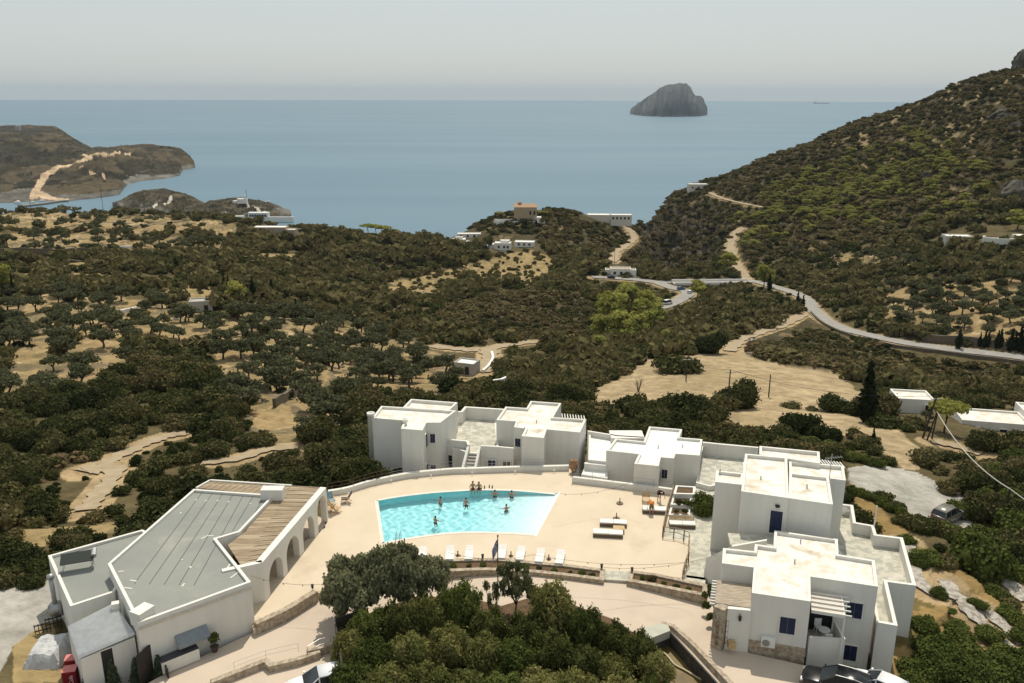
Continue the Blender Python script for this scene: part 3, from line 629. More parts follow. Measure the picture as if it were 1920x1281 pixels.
# resample front to same count as back
def resamp(P,n):
    d=[0]; 
    for a,b in zip(P[:-1],P[1:]): d.append(d[-1]+(Vector(b)-Vector(a)).length)
    out=[]
    for k in range(n):
        t=d[-1]*k/(n-1); i=max(j for j in range(len(d)) if d[j]<=t+1e-9); i=min(i,len(P)-2)
        f=(t-d[i])/max(1e-9,d[i+1]-d[i]); out.append(Vector(P[i]).lerp(Vector(P[i+1]),f))
    return out
NB=41; Bk=resamp(pool_back,NB); Fr=resamp(pf,NB)
Bk.append(Vector(beach[0])); Fr.append(Vector(beach[1])); 
def depth(k): 
    if k==NB: return 0.0
    t=k/(NB-1); return -1.55 if t<0.55 else (-1.55+(t-0.55)/0.45*(1.55-0.13) if t<1 else -0.13)
fl=MB(); wl=MB(); NR=14
grid=[[lerp(Bk[k],Fr[k],j/NR) for j in range(NR+1)] for k in range(NB+1)]
vs=[L3((grid[k][j].x,grid[k][j].y,depth(k))) for k in range(NB+1) for j in range(NR+1)]
fs=[(k*(NR+1)+j,k*(NR+1)+j+1,(k+1)*(NR+1)+j+1,(k+1)*(NR+1)+j) for k in range(NB) for j in range(NR)]
fl.v=vs; fl.f=fs; fl.m=[0]*len(fs)
pfm=bpy.data.materials.new('pool_floor_plaster'); pfm.use_nodes=True; _n=pfm.node_tree.nodes; _a=_n.new('ShaderNodeAttribute'); _a.attribute_name='ground_col'; pfm.node_tree.links.new(_a.outputs['Color'],_n['Principled BSDF'].inputs['Base Color']); _n['Principled BSDF'].inputs['Roughness'].default_value=0.8
flo=fl.build('pool_floor',pfm,pr,smooth=False)
_t=np.repeat(np.clip((np.arange(NB+1)-22)/(NB-24),0,1),NR+1)[:,None]; _c=np.array([0.46,0.84,0.87])*(1-_t)+np.array([0.86,0.93,0.92])*_t; _q=np.ones((len(vs),4),np.float32); _q[:,:3]=_c
flo.data.color_attributes.new('ground_col','FLOAT_COLOR','POINT').data.foreach_set('color',_q.ravel())
for k in range(NB):
    for j,q in ((0,0),(NR,1)):
        a,b=grid[k][j],grid[k+1][j]
        wl.face([L3((a.x,a.y,0)),L3((b.x,b.y,0)),L3((b.x,b.y,depth(k+1))),L3((a.x,a.y,depth(k)))][::(1 if q else -1)])
a,b=grid[0][0],grid[0][NR]
wl.face([L3((a.x,a.y,0)),L3((b.x,b.y,0)),L3((b.x,b.y,-1.55)),L3((a.x,a.y,-1.55))])
wlo=wl.build('pool_wall',poolt,pr)
cp=MB(); ring=[L3((p[0],p[1],0)) for p in poolP]
cp.path([(x,y,0) for x,y,z in ring[:nb]],0.32,0.002,0.02); cp.path([(x,y,0) for x,y,z in ring[nb:]],0.32,0.002,0.02); cp.path([(ring[-1][0],ring[-1][1],0),(ring[0][0],ring[0][1],0)],0.32,0.002,0.02)
cp.build('coping',coping,pr)
# water: rippled refractive sheet
wm=bpy.data.materials.new('pool_water'); wm.use_nodes=True; n=wm.node_tree.nodes; L=wm.node_tree.links; b=n['Principled BSDF']
b.inputs['Base Color'].default_value=(0.86,0.985,0.99,1); b.inputs['Roughness'].default_value=0.0; b.inputs['IOR'].default_value=1.33
_sock(b,['Transmission Weight','Transmission']).default_value=1.0
xs=[p[0] for p in poolP]; ys=[p[1] for p in poolP]; x0,x1,y0,y1=min(xs),max(xs),min(ys),max(ys)
nx,ny=600,340; X,Y=np.meshgrid(np.linspace(x0,x1,nx),np.linspace(y0,y1,ny)); J=np.random.default_rng(2)
Z=WL+0.0*X
for i in range(16):
    lam=0.42+0.9*J.random(); th=J.random()*6.283; k_=6.283/lam; wob=0.5*fbm(X/4+i,Y/4,2); Z=Z+0.0052*lam**1.5*np.sin(k_*(X*math.cos(th)+Y*math.sin(th))+6.28*J.random()+wob*4)
ins=inpoly(X,Y,[(p[0],p[1]) for p in inset(ccw(poolP),-0.06)])
idx=-np.ones(X.shape,int); idx[ins]=np.arange(ins.sum()); VV=np.stack([X[ins]-ox,Y[ins]-oy,Z[ins]],1)
a=idx[:-1,:-1];bq=idx[:-1,1:];c=idx[1:,1:];d=idx[1:,:-1]; ok=(a>=0)&(bq>=0)&(c>=0)&(d>=0)
FF=np.stack([a[ok],bq[ok],c[ok],d[ok]],1)
wo=link('water_surface',np_mesh('water_surface',VV,FF,wm,smooth=True),pr)
try:
    wo.cycles.is_caustics_caster=True; flo.cycles.is_caustics_receiver=True; wlo.cycles.is_caustics_receiver=True
except Exception as e: print('caustics',e)
# pool ladder rails at the near left
mb=MB()
for q in ((743,1014),(751,1012)):
    p=at_z(q[0],q[1],0); mb.tube([(p.x,p.y-0.5,0),(p.x,p.y-0.45,0.75),(p.x,p.y-0.1,0.85),(p.x,p.y+0.35,0.7),(p.x,p.y+0.45,-0.4)],0.025,6)
o=mb.build('pool_ladder',grey,None,True); tag(o,'steel handrails of a ladder at the near left end of the pool','ladder')
# ---------------- low perimeter walls and railings ----------------
def stone_wall(name,px,z,t,h0,h1,mat,label,cat,parts=None,smooth=0):
    P=W(z,*px); P=cat_(P,smooth) if smooth else P
    mb=MB(); mb.path([(p.x,p.y,z) for p in P],t,h0-z,h1-z); o=mb.build(name,mat); return tag(o,label,cat),P
def cat_(P,n): return cat(P,n)
pw_px=[(615,925),(652,918.5),(690,907),(730,898),(770,890.5),(808.5,886.5),(850,883),(886.8,882),(965,879.5),(1066.7,877)]
pw,PWP=stone_wall('perimeter_wall',pw_px,0.25,0.38,-2.2,0.52,white,'curved low white wall behind the pool with small round lamps','wall',smooth=4)
def railing(name,P,z0,h,label,mat,gap=2.0,rails=(1.0,0.5),offs=(0,0,0),r=0.025):
    root=empty(name,(P[0].x,P[0].y,z0),0,label,'railing'); P=[Vector((p.x-P[0].x,p.y-P[0].y,0)) for p in P]
    tot=sum((b-a).length for a,b in zip(P[:-1],P[1:])); n=max(2,int(tot/gap)+1); Q=resamp(P,n)
    for q in Q:
        mb=MB(); mb.tube([(q.x,q.y,0),(q.x,q.y,h)],r,6); mb.build('post',mat,root)
    for k in rails:
        mb=MB(); mb.tube([(q.x,q.y,h*k) for q in P],r*0.8,5); mb.build('rail',mat,root)
    return root
k0=[p for p in PWP if p.x<at_z(735,897,0).x]; k1=[p for p in PWP if p.x>=at_z(730,897,0).x]
railing('iron_railing',k0,0.52,0.75,'rusty brown iron railing on the left part of the curved white wall',rust,1.2)
railing('wire_railing',k1,0.52,0.75,'thin grey wire railing on the curved white wall behind the pool',grey,2.4,rails=(1.0,0.55,0.25),r=0.018)
def wall_light(px,py,z,nrm=(0,-1)):
    p=at_z(px,py,z); mb=MB(); mb.tube([(0,0,0),(0,-0.06,0)],0.10,12); mb.tube([(0,-0.061,0),(0,-0.07,0)],0.075,12,mat=None)
    o=mb.build('wall_lamp',M('lamp_white',(0.8,0.8,0.78),rough=0.5)); o.location=(p.x,p.y-0.2,z); return o
for i,(a,b) in enumerate(((654,923),(733.6,899),(808.5,889.5),(885.6,884.5),(966,882),(1039,880.2))):
    o=wall_light(a,b,0.3); tag(o,'small round white lamp on the curved pool wall, '+('leftmost of six','second from the left','third from the left','fourth from the left','fifth from the left','nearest the clay jar')[i],'lamp','round lamps on the curved pool wall')
fw,FWP=stone_wall('perimeter_wall',[(1073,899),(1120,904.5),(1180,912),(1230,918),(1264,922.5)],0.3,0.35,-0.3,0.6,white,'low white wall in front of the third white house beside the pool deck','wall')
railing('wire_railing',FWP,0.6,0.7,'thin wire railing on the low wall before the third white house',grey,2.0,rails=(1.0,0.55,0.25),r=0.018)
railing('wire_railing',W(0.5,(1073,896),(1087,874)),0.5,0.8,'short thin railing beside the tall clay jar',black,1.2,r=0.02)
for i,(a,b) in enumerate(((1079,899.7),(1168,911),(1209,916),(1255,921.5))):
    o=wall_light(a,b,0.3); tag(o,'small round white lamp on the low wall of the third house, '+('leftmost of four','second from the left','third from the left','rightmost of four')[i],'lamp','round lamps on the low house wall')
# clay amphora
p=at_z(1075.5,886,0); mb=MB(); mb.lathe([(0.14,0),(0.25,0.18),(0.42,0.55),(0.46,0.85),(0.40,1.08),(0.24,1.2),(0.22,1.28),(0.30,1.34),(0.28,1.36),(0.18,1.34),(0.17,1.2)],(0,0,0),20)
for s in (-1,1): mb.tube([(s*0.25,0,1.24),(s*0.42,0,1.22),(s*0.46,0,1.1),(s*0.42,0,1.0)],0.035,6)
o=mb.build('clay_jar',M('terracotta',(0.36,0.20,0.10),(0.26,0.15,0.08),4,rough=0.9),None,True); o.location=(p.x,p.y,0.0); tag(o,'tall brown clay jar with handles at the end of the curved pool wall','jar')
# ---------------- white houses ----------------
def gwall(name,blocks,root,mat=white):
    mb=MB(); rf=MB()
    for px,z1,z0,par,rm in blocks:
        P=ccw([(p.x,p.y) for p in W(z1,*px)])
        mb.prism(P,z0,z1,top=False,bot=False)
        mb.ring(P,0.22,z1-par,z1,outer=False)
        q=inset(P,0.2); rf.face([(a[0],a[1],z1-par+0.01) for a in q],rm)
    w=mb.build(name,mat,root); r=rf.build('roof',None,root); return w,r
def house(name,label,blocks,cat='house'):
    p=at_z(blocks[0][0][0][0],blocks[0][0][0][1],blocks[0][1]); root=empty(name,(0,0,0),0,label,cat); gwall('wall',blocks,root); return root
def wline(p,q,z): a,b=at_z(*p,z),at_z(*q,z); return (a.x,a.y),(b.x,b.y)
def opening(root,line,rect,kind='window',mat=blue,out=0.05,frame=0.08,split=False,fm=white):
    """shutter, door or window on the vertical plane line, between pixel corners rect=(x0,y0,x1,y1)"""
    A,B=line; s0,zt=hit(rect[0],rect[1],A,B); s1,zb=hit(rect[2],rect[3],A,B); s0,s1=min(s0,s1),max(s0,s1)
    if len(rect)>4: s0,s1,zb,zt=rect[4:]
    d=Vector((B[0]-A[0],B[1]-A[1])).normalized(); nn=Vector((d.y,-d.x))
    mid=Vector(A)+d*((s0+s1)/2)
    if (Vector((0,0))-mid).dot(nn)<0: nn=-nn
    def pt(s,z,o): q=Vector(A)+d*s+nn*o; return (q.x,q.y,z)
    def slab(mb,sa,sb,za,zb_,o0,o1,mat=None):
        v=[pt(sa,za,o0),pt(sb,za,o0),pt(sb,zb_,o0),pt(sa,zb_,o0),pt(sa,za,o1),pt(sb,za,o1),pt(sb,zb_,o1),pt(sa,zb_,o1)]
        mb.add(v,[(0,1,2,3),(4,7,6,5),(0,4,5,1),(1,5,6,2),(2,6,7,3),(3,7,4,0)],mat)
    fr=MB(); f=frame
    slab(fr,s0-f,s0,zb,zt,0,out+0.03); slab(fr,s1,s1+f,zb,zt,0,out+0.03); slab(fr,s0-f,s1+f,zt,zt+f,0,out+0.03)
    if kind=='window': slab(fr,s0-f-0.05,s1+f+0.05,zb-f,zb,0,out+0.07)
    fo=fr.build('door_frame' if kind=='door' else 'window_frame',fm,root)
    mb=MB()
    if kind=='glass':
        slab(mb,s0,s1,zb,zt,0.004,0.012); mb.build('pane',glass,fo); mu=MB(); m_=(s0+s1)/2; slab(mu,m_-0.03,m_+0.03,zb,zt,0.012,0.04); mu.build('mullion',fm,fo)
    else:
        hw=(s1-s0)/2; gap=0.012
        for a,b in ((s0,s0+hw-gap),(s0+hw+gap,s1)) if (split or kind=='window') else ((s0,s1),):
            mb=MB(); slab(mb,a,b,zb,zt,0.004,out)
            if mat is blue:
                nz_=max(2,int((zt-zb)/0.14))
                for k in range(nz_): za=zb+0.08+(zt-zb-0.16)*k/nz_; slab(mb,a+0.06,b-0.06,za,za+0.05,out,out+0.012)
            mb.build('door_panel' if kind=='door' else 'shutter',mat,fo)
    return fo
def chimney(root,px,py,ztop,zb,r,cap=True):
    p=at_z(px,py,ztop); mb=MB(); mb.lathe([(r,zb-ztop),(r,-0.28),(r*1.18,-0.26),(r*1.18,0),(r*0.8,0),(r*0.75,-0.1)],(p.x,p.y,ztop),18); return mb.build('chimney',white,root,True)
ZA=4.3
A_main=[(714.7,761.3),(770,764.5),(855,770),(825.5,792.5),(799.4,792.5),(792.4,806.9),(752,803.8),(757,788.5),(697.8,783.4)]
A_back=[(756,763.0),(770.7,748.2),(858,754.7),(841,770.4)]
hA=house('white_house','leftmost white cubic house with round chimneys behind the left end of the pool',[(A_main,ZA,-4,0.28,roofw),(A_back,ZA+0.02,-4,0.34,roofw)])
chimney(hA,695,774,ZA+0.45,-4,0.36); chimney(hA,758,786,ZA+0.35,ZA-0.3,0.30)
fA=wline((752,803.8),(792.4,806.9),ZA); fA2=wline((792.4,806.9),(799.4,792.5),ZA); fA3=wline((799.4,792.5),(825.5,792.5),ZA); fA4=wline((825.5,792.5),(858,754.7),ZA)
opening(hA,fA3,(806.5,813.5,816,830),'window'); opening(hA,fA2,(797,816,802,832),'window')
opening(hA,fA3,(808,872,817,884),'window'); opening(hA,fA2,(798,875,802,885),'window')
opening(hA,fA4,(842.5,794,847,822),'door',dark)
# patio between the first two houses, with stairs
ZP=0.9
pat=house('roof_terrace','flagstone roof terrace with white parapets and stairs between the two left houses',[([(876,781),(930,785),(935,838),(962,842),(962,846),(901,841),(896,850),(877,849),(858,842),(848,842),(842,810),(858,782)],ZP+0.04,-4,0.05,flagm)],'terrace')
def parapet(root,pts,z0,z1,t=0.25,mat=white,name='parapet',pz=None):
    P=[at_z(a,b,z1 if pz is None else pz) for a,b in pts]; mb=MB(); mb.path([(p.x,p.y,0) for p in P],t,z0,z1); return mb.build(name,mat,root)
parapet(pat,[(859,772),(866,771.5),(873,763),(944,767.5)],-3,2.3,0.3)
parapet(pat,[(838,823.5),(876,827),(879,834)],-3,1.75,0.25); parapet(pat,[(902,835.5),(930,837),(963,840)],-3,1.75,0.22)
# stairs
st=MB(); 
for k in range(8):
    z=ZP-0.2*k; a=at_z(880-1.5*k,851,ZP); b=at_z(898-1.3*k,852,ZP); dy=-0.36*k
    st.add([(a.x,a.y+dy,z-2.0),(b.x,b.y+dy,z-2.0),(b.x,b.y+dy+0.36,z-2.0),(a.x,a.y+dy+0.36,z-2.0),(a.x,a.y+dy,z),(b.x,b.y+dy,z),(b.x,b.y+dy+0.36,z),(a.x,a.y+dy+0.36,z)],[(0,1,5,4),(4,5,6,7),(1,2,6,5),(3,0,4,7)])
st.build('stairs',M('grey_step_stone',(0.42,0.40,0.36),(0.33,0.31,0.28),3,rough=0.95),pat)
for px_,dx in ((877.5,-1.5),(899.5,-1.3)):
    a=at_z(px_,851,ZP); b=at_z(px_+dx*7,851,ZP); b.y-=2.7; mb=MB(); mb.wall((a.x,a.y+.3),(b.x,b.y),0.25,-3,1.6,None,0,-3,-0.1); mb.build('stair_parapet',white,pat)
lA=wline((838,825),(876,829),1.7); opening(pat,lA,(841,853,855,879),'door',dark,split=True)
lB=wline((902,838),(963,842),1.7); opening(pat,lB,(915,862,929,877),'window',blue); opening(pat,lB,(943,865,957,876),'glass')
ZB=3.3
B=[(948,762.6),(987,765.2),(995,752),(1052.3,756),(1036.6,783.4),(1099.2,786),(1087.5,810.8),(1025,804.8),(1019.7,821.2),(978,820),(985.3,803),(963.7,800.4),(967.6,790),(930.6,787.3)]
B=[(948,762.6),(987,765.2),(995,752),(1052.3,756),(1037,782.5),(1099.2,786),(1087.5,810.8),(1025,805.2),(1019.7,821.2),(978,817.5),(985.3,803.5),(963.7,801),(967.6,790),(930.6,787.3)]
hB=house('white_house','white cross-shaped house right of the flagstone terrace, with a slatted back pergola',[(B,ZB,-4,0.28,roofw)])
opening(hB,wline((978,817.5),(985.3,803.5),ZB),(968,820,973,838,0.3,1.4,1.5,2.9),'window') if False else None
opening(hB,wline((963.7,801),(985.3,803.5),ZB),(966,821.5,976,838),'window')
mb=MB()
for k in range(9):
    p=at_z(1054+5.2*k,779.5+0.5*k,ZB+.05); mb.box((p.x,p.y,ZB),(0.09,1.3,0.12))
mb.build('pergola_slats',white,hB)
def vent(root,q,z):
    p=at_z(*q,z-.2); m=MB(); m.tube([(p.x,p.y,z-.6),(p.x,p.y,z+.1)],0.055,8); m.build('vent_pipe',grey,root)
vent(hB,(1006,792),ZB); vent(hB,(984,806),ZB)
ZC=2.6
Cc=[(1154,822.4),(1207,827.7),(1217,799.8),(1279.2,805.1),(1273.6,820),(1317.2,823.7),(1311.9,854.2),(1266.8,850.8),(1263.8,859.5),(1239,857.5),(1235,874),(1189.3,869.4),(1197.7,851.5),(1136.7,845)]
hC=house('white_house','clean white cross-shaped house with one blue door facing the pool deck, third from the left',[([tuple(q) for q in Cc],ZC,-1.5,0.26,roofc)])
opening(hC,wline((1239,857.5),(1263.8,859.5),ZC),(1241,880,1250.5,897),'window'); opening(hC,wline((1235,874),(1239,857.5),ZC),(1235.5,887,1238,903),'window')
opening(hC,wline((1311.9,854.2),(1317.2,823.7),ZC),(1311,872,1313.5,890),'door',dark)
for q in ((1234,840),(1280,838)): vent(hC,q,ZC)
tC=house('roof_terrace','bright white stepped terrace between the second and third white houses',[([(1104,809),(1156,821),(1140,866),(1103,862)],1.3,-3,0.3,roofc),([(1098,872),(1140,876),(1139,897),(1090,890)],0.35,-1.5,0.05,roofc)],'terrace')
parapet(tC,[(1102,808),(1158,817),(1207,820)],-3,1.6,0.25); parapet(tC,[(1096,868),(1138,872)],-1,1.0,0.35)
mb=MB(); p=at_z(1175,816,1.5); mb.box((p.x,p.y,0.2),(3.6,2.2,2.8),0.0); mb.build('stair_head',white,tC)
# terrace between third and fourth house
t3=house('roof_terrace','grey flagstone terrace with white back parapet between the third and fourth houses',[([(1316,846),(1396,853),(1400,900),(1330,912),(1305,905)],0.35,-3,0.04,flagm)],'terrace')
parapet(t3,[(1317.5,829),(1345,832),(1422,839)],-3,1.75,0.28)
# small garden steps between third and fourth house
ZD=6.4
D2=[(1397,850.6),(1476,857.8),(1479,934),(1389.8,921)]
D1=[(1343,882),(1395,887.5),(1390.9,909),(1341,903.5)]
D3=[(1479.8,886),(1554,894.5),(1561.9,946),(1479,934)]
D4=[(1479.3,864.5),(1581.7,873.5),(1586,901),(1555,897),(1480,887)]
D5=[(1424,836.2),(1536.7,847),(1538,869),(1424,852)]
hD=house('white_house','tall two-storey white house with a blue upper door, fourth from the left',[(D2,ZD,-1,0.30,roofw),(D1,ZD-.25,-1,0.26,roofw),(D3,ZD-.1,-3,0.26,roofw),(D4,ZD-.35,-3,0.32,roofw),(D5,ZD-.15,-3,0.3,roofw)])
lD=wline((1389.8,921),(1479,934),ZD); opening(hD,lD,(1445.5,956,1464,1001),'door',blue)
mb=MB(); s0,z0=hit(1457,948,*lD); A_=Vector(lD[0]); dd=(Vector(lD[1])-A_).normalized(); q=A_+dd*s0; mb.box((q.x,q.y-0.12,z0),(0.3,0.25,0.18)); mb.build('door_lamp',black,hD)
mb=MB(); q=at_z(1555.5,893,ZD); z=ZD-.3
mb.tube([(q.x,q.y,z),(q.x,q.y,z+2.3)],0.03,6); mb.tube([(q.x-0.5,q.y,z+1.9),(q.x+0.9,q.y,z+2.05)],0.018,5)
for k in range(7): mb.tube([(q.x-0.45+k*0.2,q.y-.22,z+1.9+.03*k),(q.x-0.45+k*0.2,q.y+.22,z+1.9+.03*k)],0.01,4)
mb.build('tv_aerial',grey,hD)
for q in ((1350,885),(1426.5,899),(1513,914)): vent(hD,q,ZD-.1)
mb=MB()
for k in range(8):
    p=at_z(1540+5.6*k,866.5+0.8*k,ZD-.4); mb.box((p.x,p.y,ZD-.42),(0.09,1.2,0.1))
mb.build('pergola_slats',white,hD)
# outside stairs of house D (landing and sloped parapets)
mb=MB(); a=at_z(1440,1000,3.1); 
sl0=at_z(1323,1052,0.3); 
for off in (0.0,1.25):
    A1=(11.2,56.0); 
p0=at_z(1325,1048,0.9); p1=at_z(1372,1026,3.0); p2=at_z(1438,1012,4.0)
mb.wall(p0,p1,0.22,-1,0.95,None,0,-1,3.1); mb.wall(p1,(p2.x,p2.y),0.22,-1,3.1,None,0,-1,4.0)
r0=at_z(1323,1067,0.5); r1=at_z(1356,1050,2.7)
mb.wall(r0,r1,0.22,-1,0.6,None,0,-1,2.9); mb.build('stair_parapet',white,hD)
mb=MB(); 
for k in range(10):
    f=k/9; x0=p0.x+(p1.x-p0.x)*f; y0=p0.y+(p1.y-p0.y)*f; mb.box((x0+0.2,y0-0.75,0.2+0.26*k-1.0),(0.42,1.3,2.0))
mb.build('stairs',white,hD)
mb=MB(); q0=at_z(1375,1018,3.1); q1=at_z(1466,1003,3.1); mb.box(((q0.x+q1.x)/2,(q0.y+q1.y)/2-0.3,2.95),(abs(q1.x-q0.x)+.4,1.9,0.3),-0.12); mb.build('landing',flagm,hD)
# big terrace right of house D and around house E
ZT=0.5
tE=house('roof_terrace','large grey flagstone terrace with stepped white parapets right of the two nearest houses',[([(1560,958),(1598,962),(1602,990),(1637,998),(1640,1016),(1688,1024),(1712,1100),(1662,1096),(1678,1172),(1644,1170),(1632,1100),(1575,1040),(1555,1010)],ZT+.03,-5,0.03,flagm)],'terrace')
parapet(tE,[(1563,944),(1597,948),(1602,980),(1636,986),(1641,1003),(1690,1009),(1714,1096),(1660,1089),(1679,1171),(1645,1165)],-5,1.5,0.26)
mb=MB(); p=at_z(1639,986,1.5); mb.tube([(p.x,p.y,1.4),(p.x,p.y,3.4)],0.06,8); mb.build('white_pole',white,tE)
ZE=4.0
E=[(1355.6,1027.5),(1414,1033.4),(1415.5,1020),(1450.5,1025.2),(1452,994.6),(1570.9,1010.8),(1572.3,1039.6),(1640,1050.4),(1646.5,1100),(1519.4,1081),(1520.5,1127.8),(1409.6,1111.6),(1413.2,1064),(1353.8,1056)]
hE=house('white_house','nearest white house with a reed pergola and blue shutters above the drive, bottom right',[(E,ZE,-4,0.26,roofw)])
lF=wline((1409.6,1111.6),(1520.5,1127.8),ZE); lR=wline((1519.4,1081),(1646.5,1100),ZE)
for q in ((1501,1017),(1490,1055)): vent(hE,q,ZE)
opening(hE,lF,(1463.5,1155,1489,1190),'window'); opening(hE,lR,(1589,1127.5,1614.5,1160.5),'window'); opening(hE,lR,(1584,1208,1604,1239.5),'door',blue,split=True)
# base course of stone, air conditioner, lantern
mb=MB(); A_,B_=lF; d_=(Vector(B_)-Vector(A_)).normalized(); a=Vector(A_)-d_*1.6; mb.wall((a.x,a.y),B_,0.10,-1.2,0.28,None,-1); mb.build('stone_base',stone,hE)
s0,z0=hit(1440,1200,*lF); q=Vector(A_)+d_*s0; rzE=math.atan2(d_.y,d_.x); nE=Vector((d_.y,-d_.x))
ac=MB(); c_=q+nE*0.22; ac.box((c_.x,c_.y,z0),(0.95,0.36,0.7),rzE); aco=ac.build('air_conditioner',M('ac_white',(0.7,0.69,0.66),rough=0.5),hE,bevel=0.02)
ac=MB(); f_=c_+nE*0.185-d_*0.15; ac.tube([(f_.x,f_.y,z0),(f_.x+nE.x*.02,f_.y+nE.y*.02,z0)],0.26,16); ac.build('fan_grille',M('ac_grille',(0.25,0.24,0.22),rough=.6),aco)
# left lower wing: front wall, stone pillar, gate, reed pergola
zW=2.7
gA,gB=at_z(1364,1139,zW),at_z(1408.5,1143,zW)
gl=((gA.x,gA.y),(gB.x,gB.y))
mb=MB(); mb.wall(gA,gB,0.3,-1.2,zW); mb.build('front_wall',white,hE)
mb=MB(); pp=[at_z(1338,1137,zW),at_z(1350,1130,zW),at_z(1366,1138,zW),at_z(1358,1146,zW)]; mb.prism([(p.x,p.y) for p in pp],-1.2,zW+.02); mb.build('stone_pillar',stone,hE)
mb=MB(); s0,z0=hit(1385.5,1153,*gl); q=Vector(gl[0])+(Vector(gl[1])-Vector(gl[0])).normalized()*s0
mb.lathe([(0.05,0.2),(0.12,0.16),(0.10,-0.12),(0.05,-0.2)],(q.x,q.y-0.32,z0-0.1),8); mb.tube([(q.x,q.y-.15,z0+.15),(q.x,q.y-.32,z0+.2),(q.x,q.y-.32,z0+.1)],0.025,5); mb.build('lantern',black,hE)
# gate grille
gx0,gy0=at_z(1360,1203,-0.1).x,at_z(1360,1203,-0.1).y; mb=MB()
G0=at_z(1340,1206,-0.1);G1=at_z(1376,1205,-0.15)
for k in range(9):
    p=G0.lerp(G1,k/8); mb.tube([(p.x,p.y-.1,-0.2),(p.x,p.y-.1,1.75)],0.018,4)
for z in (-0.05,0.4,0.85,1.3,1.72): mb.tube([(G0.x,G0.y-.1,z),(G1.x,G1.y-.1,z)],0.018,4)
o=mb.build('iron_gate',rust,hE)
mb=MB(); mb.wall(G0,G1,0.5,-1,2.2,None,1); mb.build('stone_wall_panel',stone,hE)
reed=M('grey_reed',(0.46,0.39,0.30),(0.24,0.19,0.14),2.2,rough=1,stretch=(0.6,9,1,0.12),lo=0.4,hi=0.6,bump=0.6,bscale=2)
rp=[at_z(1345,1089,zW),at_z(1409,1097,zW),at_z(1407.5,1141,zW),at_z(1340,1131,zW)]
mb=MB(); mb.prism([(p.x,p.y) for p in rp],zW-.02,zW+.05); mb.build('reed_roof',reed,hE)
mb=MB()
for k in range(9):
    f=k/8; a=rp[0].lerp(rp[3],f); b=rp[1].lerp(rp[2],f); a=a+(a-b).normalized()*0.35; mb.box(((a.x+b.x)/2,(a.y+b.y)/2,zW-.1),((b-a).length,0.1,0.14),math.atan2(b.y-a.y,b.x-a.x))
mb.build('pergola_beams',white,hE)
# right balcony with white canopy
zP=2.9
cpn=[at_z(1520.5,1104.4,zP),at_z(1577,1112.5,zP),at_z(1584,1156,zP),at_z(1521.5,1146,zP)]
mb=MB(); mb.prism([(p.x,p.y) for p in cpn],zP-.03,zP); mb.build('canopy',M('canopy_cloth',(0.62,0.56,0.48),(0.55,0.49,0.42),1,rough=1),hE)
mb=MB()
for k in range(6):
    f=k/5; a=cpn[0].lerp(cpn[3],f); b=cpn[1].lerp(cpn[2],f); b=b+(b-a).normalized()*0.45; mb.box(((a.x+b.x)/2,(a.y+b.y)/2,zP+.07),((b-a).length,0.07,0.1),math.atan2(b.y-a.y,b.x-a.x))
for a,b in ((cpn[3],cpn[2]),(cpn[1],cpn[2])): mb.wall(a,b,0.09,zP-.12,zP+.02)
mb.tube([(cpn[2].x,cpn[2].y,-0.5),(cpn[2].x,cpn[2].y,zP)],0.06,6); mb.build('pergola_beams',white,hE)
b0=at_z(1517,1193.5,0.95); b1=at_z(1583,1198,0.95); b2=at_z(1584,1190,0.95)
mb=MB(); mb.wall(b0,b1,0.18,-1.5,0.95); mb.wall(b1,(b1.x+0.1,b1.y+2.0),0.18,-1.5,0.95); mb.build('balcony_wall',white,hE)
mb=MB(); mb.prism([(b0.x,b0.y),(b1.x,b1.y),(b1.x+.1,b1.y+2.6),(b0.x,b0.y+2.6)],-0.1,0.0); mb.build('balcony_floor',flagm,hE)
mb=MB(); mb.wall((b0.x+.2,b0.y+2.3),(b1.x,b1.y+2.3),0.1,0,2.6); mb.build('recess_shade_panel',dark,hE)  # near-black panel: shade at the back of the balcony put into its colour
# flagstone path below house D and E
mb=MB(); P=W(-0.12,(1262,932),(1305,908),(1345,920),(1345,1040),(1325,1052),(1322,1100),(1275,1090),(1285,1060),(1288,1016),(1243,1008)); mb.prism([(p.x,p.y) for p in P],-1,-0.12); tag(mb.build('flagstone_path',flagm),kind='structure')
# ---------------- restaurant building (left) ----------------
rs=empty('restaurant_building',(0,0,0),0,'large grey-roofed white building with an arcade and reed pergolas left of the pool','building')
feltm=M('grey_roof_felt',(0.225,0.235,0.215),(0.265,0.27,0.24),0.25,rough=0.95,lo=0.35,hi=0.65,c3=(0.34,0.335,0.28),s3=0.12,lo3=0.58,hi3=0.68)
whitel=white
ZR=3.4
RM_=[(363,916.7),(515,928),(450,997),(406,1010),(470.5,1091),(258,1168.5),(202,1057)]
gwall('wall',[(RM_,ZR,-2.5,0.22,feltm),([(90,1041.7),(266.7,993),(284,1000),(214,1110),(131.7,1137)],2.5,-2.5,0.22,feltm)],rs)
